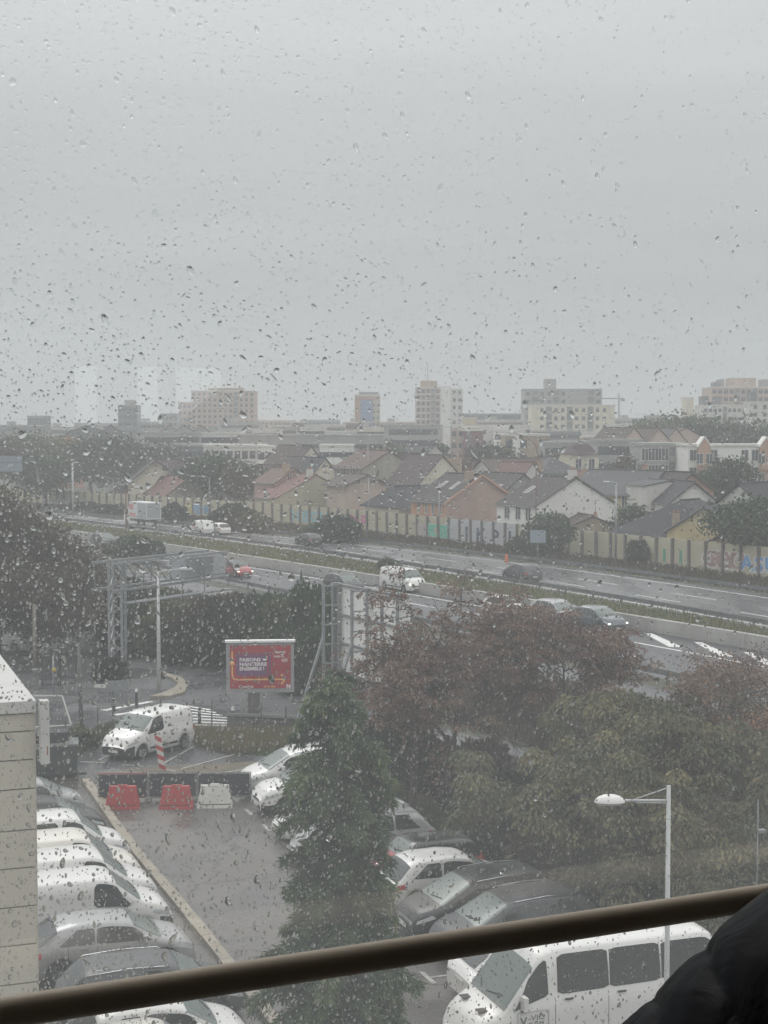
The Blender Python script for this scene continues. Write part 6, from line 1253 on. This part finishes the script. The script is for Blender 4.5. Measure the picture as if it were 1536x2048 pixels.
tufts('corner_grass', 'green weeds on the corner verge beside the skip', infill([(125, 1500), (150, 1476), (235, 1448), (238, 1462), (165, 1508), (140, 1522)], 6000, rg), .25, 'olive', rg, w=.015)
tufts('planting_weeds', 'dark weeds under the trees right of the car park', np.array([(PK(u, v).x, PK(u, v).y) for u, v in zip(rg.uniform(-12, 22, 14000), rg.uniform(6.9, 13, 14000))]), .3, 'brownd', rg, w=.03)

# ================================================================== THE ROOM BEHIND THE WINDOW
BA, BB = AT(0, 2027, 1.26), AT(1490, 1800, 1.58); bd = (BB - BA); bd.z = 0; bd.normalize(); zb = (BA.z + BB.z) / 2; bo = Vector((-bd.y, bd.x, 0))
def RM(s, o, z): p = Vector((BA.x, BA.y, 0)) + bd * s + bo * o; return Vector((p.x, p.y, z))
ang = atan2(bd.y, bd.x)
m = MB(); m.tube([RM(-1.6, 0, BA.z + (BB.z - BA.z) * -1.6 / .75), RM(0, 0, BA.z), RM(.75, 0, BB.z), RM(2.2, 0, BB.z + (BB.z - BA.z) * 1.45 / .75)], .0134, 28)
rl = m.build('window_rail', pm('brown_lacquered_rail', (.52, .43, .325), .48, var=.12, bump=.04, scale=4, streak=False)); tag(rl, 'tan brown round guard rail crossing in front of the window from lower left to right', 'rail')
PO = .07
wt = thing('window', 'rain-spotted window pane with a milky glare veil mixed into its glass, filling the whole view', 'window', (0, 0, 0))
gm, gt, gp_, go = newmat('window_glass'); gt.nodes.remove(gp_)
tr = N(gt, 'ShaderNodeBsdfTransparent'); tr.inputs[0].default_value = (.985, .993, .99, 1); gl = N(gt, 'ShaderNodeBsdfGlossy'); gl.inputs['Roughness'].default_value = .01
fz = N(gt, 'ShaderNodeFresnel'); fz.inputs[0].default_value = 1.45; fk = N(gt, 'ShaderNodeMath', operation='MULTIPLY'); fk.inputs[1].default_value = 3.6; gt.links.new(fz.outputs[0], fk.inputs[0])
ms = N(gt, 'ShaderNodeMixShader'); gt.links.new(fk.outputs[0], ms.inputs[0]); gt.links.new(tr.outputs[0], ms.inputs[1]); gt.links.new(gl.outputs[0], ms.inputs[2])
tl = N(gt, 'ShaderNodeBsdfTranslucent'); tl.inputs[0].default_value = (.9, .93, .95, 1); gn = N(gt, 'ShaderNodeTexNoise'); gn.inputs['Scale'].default_value = 2.2; gn.inputs['Detail'].default_value = 5; gtc = N(gt, 'ShaderNodeTexCoord'); gt.links.new(gtc.outputs['Object'], gn.inputs[0])
gr = N(gt, 'ShaderNodeMapRange'); gr.inputs[1].default_value = .3; gr.inputs[2].default_value = .7; gr.inputs[3].default_value = .09; gr.inputs[4].default_value = .14; gt.links.new(gn.outputs[0], gr.inputs[0])  # translucent share mixed into the glass imitates veiling glare, lifting the darks
m2 = N(gt, 'ShaderNodeMixShader'); gt.links.new(gr.outputs[0], m2.inputs[0]); gt.links.new(ms.outputs[0], m2.inputs[1]); gt.links.new(tl.outputs[0], m2.inputs[2]); gt.links.new(m2.outputs[0], go.inputs[0])
S0, S1, Z0, Z1 = -1.3, 2.0, 13.05, 15.5
m = MB(); m.add([RM(S0, PO, Z0), RM(S1, PO, Z0), RM(S1, PO, Z1), RM(S0, PO, Z1)], [(0, 1, 2, 3)]); m.build('glass_pane', gm, wt)
M_wfr = pm('window_frame_paint', (.35, .34, .32), .5); m = MB()
for a, b_ in ((RM(S0 - .04, PO, Z0 - .04), RM(S1 + .04, PO, Z0 - .04)), (RM(S0 - .04, PO, Z1 + .04), RM(S1 + .04, PO, Z1 + .04)), (RM(S0 - .04, PO, Z0 - .08), RM(S0 - .04, PO, Z1 + .08)), (RM(S1 + .04, PO, Z0 - .08), RM(S1 + .04, PO, Z1 + .08))): m.bar(a, b_, .075)
m.build('frame', M_wfr, wt)
M_in = pm('room_wall_paint', (.58, .56, .52), .9, var=.04); FL, CE = 12.352, 15.75
def quadbox(s0, s1, o0, o1, z0, z1, nm, mat):
    m = MB(); q = [RM(s0, o0, 0), RM(s1, o0, 0), RM(s1, o1, 0), RM(s0, o1, 0)]; m.prism([(p.x, p.y) for p in q], z0, z1); return structure(m.build(nm, mat))
quadbox(-3.2, 3.4, -5.6, .25, FL - .2, FL, 'room_floor', pm('room_floor_lino', (.14, .13, .12), .6)); quadbox(-3.2, 3.4, -5.6, .25, CE, CE + .2, 'room_ceiling', M_in)
quadbox(-3.4, -3.2, -5.6, .25, FL - .2, CE + .2, 'room_wall', M_in); quadbox(3.4, 3.6, -5.6, .25, FL - .2, CE + .2, 'room_wall', M_in)
quadbox(-3.2, S0 - .09, PO - .1, PO + .16, FL, CE, 'room_wall', M_in); quadbox(S1 + .09, 3.4, PO - .1, PO + .16, FL, CE, 'room_wall', M_in)
quadbox(S0 - .09, S1 + .09, PO - .1, PO + .16, FL, Z0 - .09, 'room_wall', M_in); quadbox(S0 - .09, S1 + .09, PO - .1, PO + .16, Z1 + .09, CE, 'room_wall', M_in)
# back wall with two bright windows; they mirror faintly in the pane
def mirror_hit(px, py, depth=-5.4):
    c = Vector((0, 0, EYE)); d = (AT(px, py, 10) - c).normalized(); n_ = bo; o = (c - RM(0, PO, 0)).dot(n_); t_ = -o / d.dot(n_); hit = c + d * t_; r_ = d - 2 * d.dot(n_) * n_; t2 = (depth - PO) / r_.dot(n_); q = hit + r_ * t2; return (q - RM(0, 0, 0)).dot(bd), q.z
sa, za_ = mirror_hit(150, 728); sb_, zb2 = mirror_hit(215, 845); sc_, _ = mirror_hit(275, 728); sd_, _ = mirror_hit(340, 845); se_, _ = mirror_hit(352, 728); sf_, _ = mirror_hit(470, 845)
ops = sorted([tuple(sorted((sa, sb_))), tuple(sorted((sc_, sd_))), tuple(sorted((se_, sf_)))]); zlo, zhi = sorted((za_, zb2)); print('back openings', ops, zlo, zhi)
cur = -3.2
for a, b_ in ops:
    a_, bb_ = max(a, cur), min(b_, 3.4); 
    if a_ - cur > .02: quadbox(cur, a_, -5.6, -5.4, FL, CE, 'room_wall', M_in)
    quadbox(a_, bb_, -5.6, -5.4, FL, zlo, 'room_wall', M_in); quadbox(a_, bb_, -5.6, -5.4, zhi, CE, 'room_wall', M_in); cur = bb_
if cur < 3.4: quadbox(cur, 3.4, -5.6, -5.4, FL, CE, 'room_wall', M_in)
quadbox(-3.4, 3.6, -9, .2, 0, FL - .21, 'building_below', M_clad)
# --- person in a black puffer jacket at the right, only the shoulder in view
M_puff, pt, pp, po_ = newmat('black_nylon_quilt'); pp.inputs['Base Color'].default_value = (.003, .0034, .0055, 1); pp.inputs['Roughness'].default_value = .42; pp.inputs['Specular IOR Level'].default_value = .04; pp.inputs['Sheen Weight'].default_value = .0
ptc = N(pt, 'ShaderNodeTexCoord'); pn_ = N(pt, 'ShaderNodeTexNoise'); pn_.inputs['Scale'].default_value = 22; pn_.inputs['Detail'].default_value = 5; pn_.inputs['Distortion'].default_value = .8; pt.links.new(ptc.outputs['Object'], pn_.inputs[0])
pb = N(pt, 'ShaderNodeBump'); pb.inputs['Strength'].default_value = .35; pb.inputs['Distance'].default_value = .01; pt.links.new(pn_.outputs[0], pb.inputs['Height']); pt.links.new(pb.outputs[0], pp.inputs['Normal'])
pc_ = Vector((.441, .84, FL)); per = thing('person', 'person in a black quilted puffer jacket seen from behind, shoulder filling the lower right corner', 'person', pc_, radians(8))
def ringsurf(rings, mat, name, parent, puff=None, n=48, cap=True):
    m = MB(); vs = []
    for i, (c, rx, ry, ax, ay) in enumerate(rings):
        for k in range(n): a = 2 * pi * k / n; f = 1 + (puff(i, k, n) if puff else 0); vs.append(Vector(c) + Vector(ax) * rx * f * cos(a) + Vector(ay) * ry * f * sin(a))
    m.add(vs, [(i * n + k, i * n + (k + 1) % n, (i + 1) * n + (k + 1) % n, (i + 1) * n + k) for i in range(len(rings) - 1) for k in range(n)], True)
    if cap: m.add([vs[k] for k in range(n)][::-1], [tuple(range(n))]); m.add([vs[(len(rings) - 1) * n + k] for k in range(n)], [tuple(range(n))])
    return m.build(name, mat, parent)
# body: legs and hips, torso, neck, head
M_tr = pm('dark_trousers', (.03, .032, .04), .85); M_sk = pm('skin', (.42, .26, .19), .55, var=.05); M_hair = pm('dark_hair', (.03, .022, .018), .6, var=.3, scale=30)
X, Yv, Zv = (1, 0, 0), (0, 1, 0), (0, 0, 1)
hd = [((0, .0, z), rx, ry, X, Yv) for z, rx, ry in ((1.30, .075, .07), (1.38, .058, .06), (1.43, .056, .062), (1.47, .066, .085), (1.52, .076, .098), (1.58, .080, .102), (1.63, .074, .096), (1.67, .055, .075), (1.69, .02, .03))]
sk = MB(); bpy_dummy = None
def leg(sx): return [((sx * .10, .0, z), rx, ry, X, Yv) for z, rx, ry in ((.06, .05, .06), (.12, .05, .055), (.45, .06, .062), (.55, .066, .07), (.8, .088, .095), (.93, .10, .115))]
body = ringsurf(hd, M_sk, 'head', per, n=32)
m = MB(); m.tube([(0, .095, 1.545), (0, .125, 1.52), (0, .105, 1.505)], [.01, .015, .012], 8); m.tube([(.083, 0, 1.55), (.09, -.01, 1.53)], [.02, .012], 8); m.tube([(-.083, 0, 1.55), (-.09, -.01, 1.53)], [.02, .012], 8); m.build('nose_and_ears', M_sk, per)
ringsurf([((0, -.018, z), rx, ry, X, Yv) for z, rx, ry in ((1.50, .082, .088), (1.56, .090, .100), (1.62, .088, .100), (1.67, .068, .082), (1.71, .02, .03))], M_hair, 'hair', per, n=32)
for sx_ in (1, -1):
    ringsurf(leg(sx_), M_tr, 'trouser_leg', per, n=24); m = MB(); m.tube([(sx_ * .10, -.09, .04), (sx_ * .10, .04, .05), (sx_ * .10, .15, .035)], [.042, .05, .035], 10); m.build('shoe', M_rubber, per)
NZ = 72; rings = []
for i in range(NZ + 1):
    f = i / NZ; z = .86 + f * .56; rx = np.interp(z, [.86, 1.0, 1.15, 1.25, 1.31, 1.36, 1.40, 1.42], [.205, .20, .222, .222, .19, .135, .10, .085]); ry = np.interp(z, [.86, 1.0, 1.15, 1.25, 1.32, 1.38, 1.42], [.15, .145, .155, .15, .125, .10, .085]); rings.append(((0, 0, z), rx, ry, X, Yv))
def pf(per_, amp):
    def g(i, k, n): return amp * (abs(sin(pi * i / per_ + .35 * sin(2 * pi * k / n * 2))) ** .6 - .6) + .006 * sin(k * 2.3 + i * .9) * abs(cos(pi * i / per_))
    return g
def pf2(per_):
    def g(i, k, n):
        a = 2 * pi * k / n; ph = i / per_ + .22 * sin(a * 2 + 1.0) + .05 * sin(a * 5); c = abs(sin(pi * ph)) ** .32
        wr = .009 * sin(a * 17 + i * .35 + 2 * sin(a * 3)) * (1 - c) + .004 * sin(a * 29 + i * .6); return .045 * (c - .8) + wr
    return g
jk = ringsurf(rings, M_puff, 'jacket_body', per, pf(9, .07))
for sx_ in (-1, 1):
    pts = [Vector((sx_ * .03, 0, 1.345)), Vector((sx_ * .10, 0, 1.335)), Vector((sx_ * .17, 0, 1.30)), Vector((sx_ * .228, 0.005, 1.235)), Vector((sx_ * .262, .01, 1.15)), Vector((sx_ * .285, .015, 1.05)), Vector((sx_ * .30, .04, .97)), Vector((sx_ * .29, .10, .88)), Vector((sx_ * .26, .18, .82))]
    rr = [.085, .100, .113, .118, .114, .104, .092, .078, .06]; Q = []; nn_ = 260
    for i in range(nn_ + 1):
        f = i / nn_ * (len(pts) - 1); k = min(int(f), len(pts) - 2); g = f - k; c = pts[k].lerp(pts[k + 1], g); r_ = rr[k] * (1 - g) + rr[k + 1] * g; j0, j1 = max(0, k - 1), min(len(pts) - 1, k + 2); d = (pts[j1] - pts[j0]).normalized(); ay = Vector((0, 1, 0)); ax = ay.cross(d).normalized(); ay = d.cross(ax).normalized(); Q.append((c, r_, r_ * .95, ax, ay))
    ringsurf(Q, M_puff, 'jacket_sleeve', per, pf2(15), n=96)
    # hand: palm, four curled fingers, thumb
    m = MB(); hx, hy, hz = sx_ * .25, .20, .80; m.tube([(hx, hy - .03, hz + .01), (hx, hy + .02, hz - .01), (hx, hy + .07, hz - .03)], [.028, .036, .032], 10)
    for q, (dx, l_) in enumerate(((-.027, .062), (-.009, .07), (.009, .066), (.026, .052))): m.tube([(hx + dx, hy + .06, hz - .03), (hx + dx, hy + .06 + l_ * .5, hz - .04), (hx + dx, hy + .06 + l_ * .75, hz - .06), (hx + dx, hy + .06 + l_ * .7, hz - .08)], [.0095, .009, .008, .007], 8)
    m.tube([(hx - sx_ * .025, hy, hz - .01), (hx - sx_ * .05, hy + .035, hz - .03), (hx - sx_ * .048, hy + .07, hz - .05)], [.012, .011, .009], 8); m.build('hand', M_sk, per)
ringsurf([((0, 0, z), r_, r_ * .95, X, Yv) for z, r_ in ((1.37, .10), (1.39, .112), (1.42, .118), (1.45, .112), (1.455, .095), (1.42, .088))], M_puff, 'jacket_collar', per, n=40)

# ================================================================== RAINDROPS ON THE PANE
M_water, wtt, wp2, wo2 = newmat('rain_water'); wtt.nodes.remove(wp2); gs = N(wtt, 'ShaderNodeBsdfGlass'); gs.inputs['IOR'].default_value = 1.33; gs.inputs['Roughness'].default_value = 0; gs.inputs[0].default_value = (.97, .98, .98, 1); wtt.links.new(gs.outputs[0], wo2.inputs[0])
def pane_uv(px, py):
    c = Vector((0, 0, EYE)); d = (AT(px, py, 10) - c); t_ = (RM(0, PO, 0) - Vector((0, 0, 0))).dot(bo); h_ = c + d * (t_ / d.dot(bo)); return (h_ - RM(0, 0, 0)).dot(bd), h_.z
cs = [pane_uv(*q) for q in ((0, 0), (1536, 0), (0, 2048), (1536, 2048))]; s_lo, s_hi = min(c[0] for c in cs) - .12, max(c[0] for c in cs) + .12; z_lo, z_hi = min(c[1] for c in cs) - .05, max(c[1] for c in cs) + .05
rg = np.random.default_rng(99); n0 = 130000
s_ = rg.uniform(s_lo, s_hi, n0); z_ = rg.uniform(z_lo, z_hi, n0); u = (s_ - s_lo) / (s_hi - s_lo); v = (z_ - z_lo) / (z_hi - z_lo)
cl_ = np.sin(s_ * 31 + 3 * np.sin(z_ * 17)) * np.sin(z_ * 27 + 2 * np.sin(s_ * 13))
dens = np.interp(u, [0, .3, .5, .75, 1], [1.0, .72, .48, .24, .16]) * np.interp(v, [0, .25, .5, .7, 1], [.85, 1.0, 1.0, .75, .7]) * (.9 + .18 * cl_)
keep = rg.uniform(0, 1, n0) < dens * .62; s_, z_, u, v = s_[keep], z_[keep], u[keep], v[keep]; nd = len(s_)
rad = np.exp(rg.normal(np.log(.00070), .43, nd)); big = rg.uniform(0, 1, nd) < .05; rad[big] *= 1.6; run_ = rg.uniform(0, 1, nd) < .0025; rad[run_] *= 1.3; rad = np.clip(rad, .0005, .0032)
keep_ = np.ones(nd, bool); cell = {}
for i_ in np.argsort(-rad):
    gx, gz = int(s_[i_] / .004), int(z_[i_] / .004); ok_ = True
    for a_ in (-1, 0, 1):
        for b_ in (-1, 0, 1):
            for j_ in cell.get((gx + a_, gz + b_), ()):
                if (s_[i_] - s_[j_]) ** 2 + ((z_[i_] - z_[j_]) / 1.4) ** 2 < (1.15 * (rad[i_] + rad[j_])) ** 2: ok_ = False
    if ok_: cell.setdefault((gx, gz), []).append(i_)
    else: keep_[i_] = False
s_, z_, u, v, rad = s_[keep_], z_[keep_], u[keep_], v[keep_], rad[keep_]; nd = len(s_)
asp = rg.uniform(1.0, 1.9, nd); asp[rg.uniform(0, 1, nd) < .004] *= 3.2; tilt = rg.normal(.0, .5, nd) + np.where(v > .55, .35, 0)
hgt = rad * rg.uniform(.26, .56, nd) * np.interp(v, [0, .5, .62, 1], [1, 1, .9, .8])
K = 8; ang_ = np.arange(K) * 2 * pi / K; lv = [(1.0, 0.0), (.72, .62)]
wob = 1 + .13 * np.sin(ang_[None, :] * 2 + rg.uniform(0, 6, nd)[:, None]) + .10 * np.sin(ang_[None, :] * 3 + rg.uniform(0, 6, nd)[:, None])
ex = np.cos(ang_)[None, :] * rad[:, None] * wob; ey = np.sin(ang_)[None, :] * (rad * asp)[:, None] * wob; ct, st_ = np.cos(tilt)[:, None], np.sin(tilt)[:, None]; X2 = ex * ct - ey * st_; Y2 = ex * st_ + ey * ct
Vs = []; pane0 = PO + .0004
for f, hh in lv: Vs.append(np.stack([s_[:, None] + X2 * f, z_[:, None] + Y2 * f - (hh * rad * .15)[:, None], np.broadcast_to((pane0 + hgt * hh)[:, None], X2.shape)], 2))
top = np.stack([s_, z_ - rad * .15, pane0 + hgt], 1)[:, None, :]; bot = np.stack([s_, z_, np.full(nd, pane0)], 1)[:, None, :]
A_ = np.concatenate(Vs + [top, bot], 1); NV = A_.shape[1]; P_ = A_.reshape(-1, 3); b0 = np.array([BA.x, BA.y]); Wd_ = np.c_[b0[0] + bd.x * P_[:, 0] + bo.x * P_[:, 2], b0[1] + bd.y * P_[:, 0] + bo.y * P_[:, 2], P_[:, 1]]
tris = []
for r_ in range(1):
    for k in range(K): a, b_ = r_ * K + k, r_ * K + (k + 1) % K; tris += [(a, b_, b_ + K), (a, b_ + K, a + K)]
for k in range(K): tris += [(K + k, K + (k + 1) % K, 2 * K), (k, 2 * K + 1, (k + 1) % K)]
tris = [t_[::-1] for t_ in tris]
Fm = (np.array(tris)[None] + (np.arange(nd) * NV)[:, None, None]).reshape(-1, 3)
me = npmesh('raindrops', Wd_, Fm, M_water); sm_ = np.tile(np.array([True] * (2 * K) + [True, False] * K), nd); me.polygons.foreach_set('use_smooth', sm_)
# keep the flat back faces crisp: mark rim edges sharp
ev = np.empty(len(me.edges) * 2, int); me.edges.foreach_get('vertices', ev); ev = ev.reshape(-1, 2) % NV; shp = (ev[:, 0] < K) & (ev[:, 1] < K)
at_ = me.attributes.new('sharp_edge', 'BOOLEAN', 'EDGE'); at_.data.foreach_set('value', shp)
dr = link('raindrops', me); tag(dr, 'raindrops clinging to the outside of the window pane, thickest on the left', 'raindrops', kind='stuff'); print('drops', nd)

# ================================================================== HAZE
hz, ht, hp, ho = newmat('rain_haze'); ht.nodes.remove(hp); pv_ = N(ht, 'ShaderNodeVolumePrincipled'); pv_.inputs['Color'].default_value = (.97, .99, 1.0, 1); pv_.inputs['Density'].default_value = HAZE; pv_.inputs['Anisotropy'].default_value = .2; ht.links.new(pv_.outputs[0], ho.inputs['Volume'])
m = MB(); m.bb(-700, 700, -60, 1300, -1, 48); hb = m.build('haze', hz); tag(hb, 'thin grey rain haze filling the air over the town', 'haze', kind='stuff')
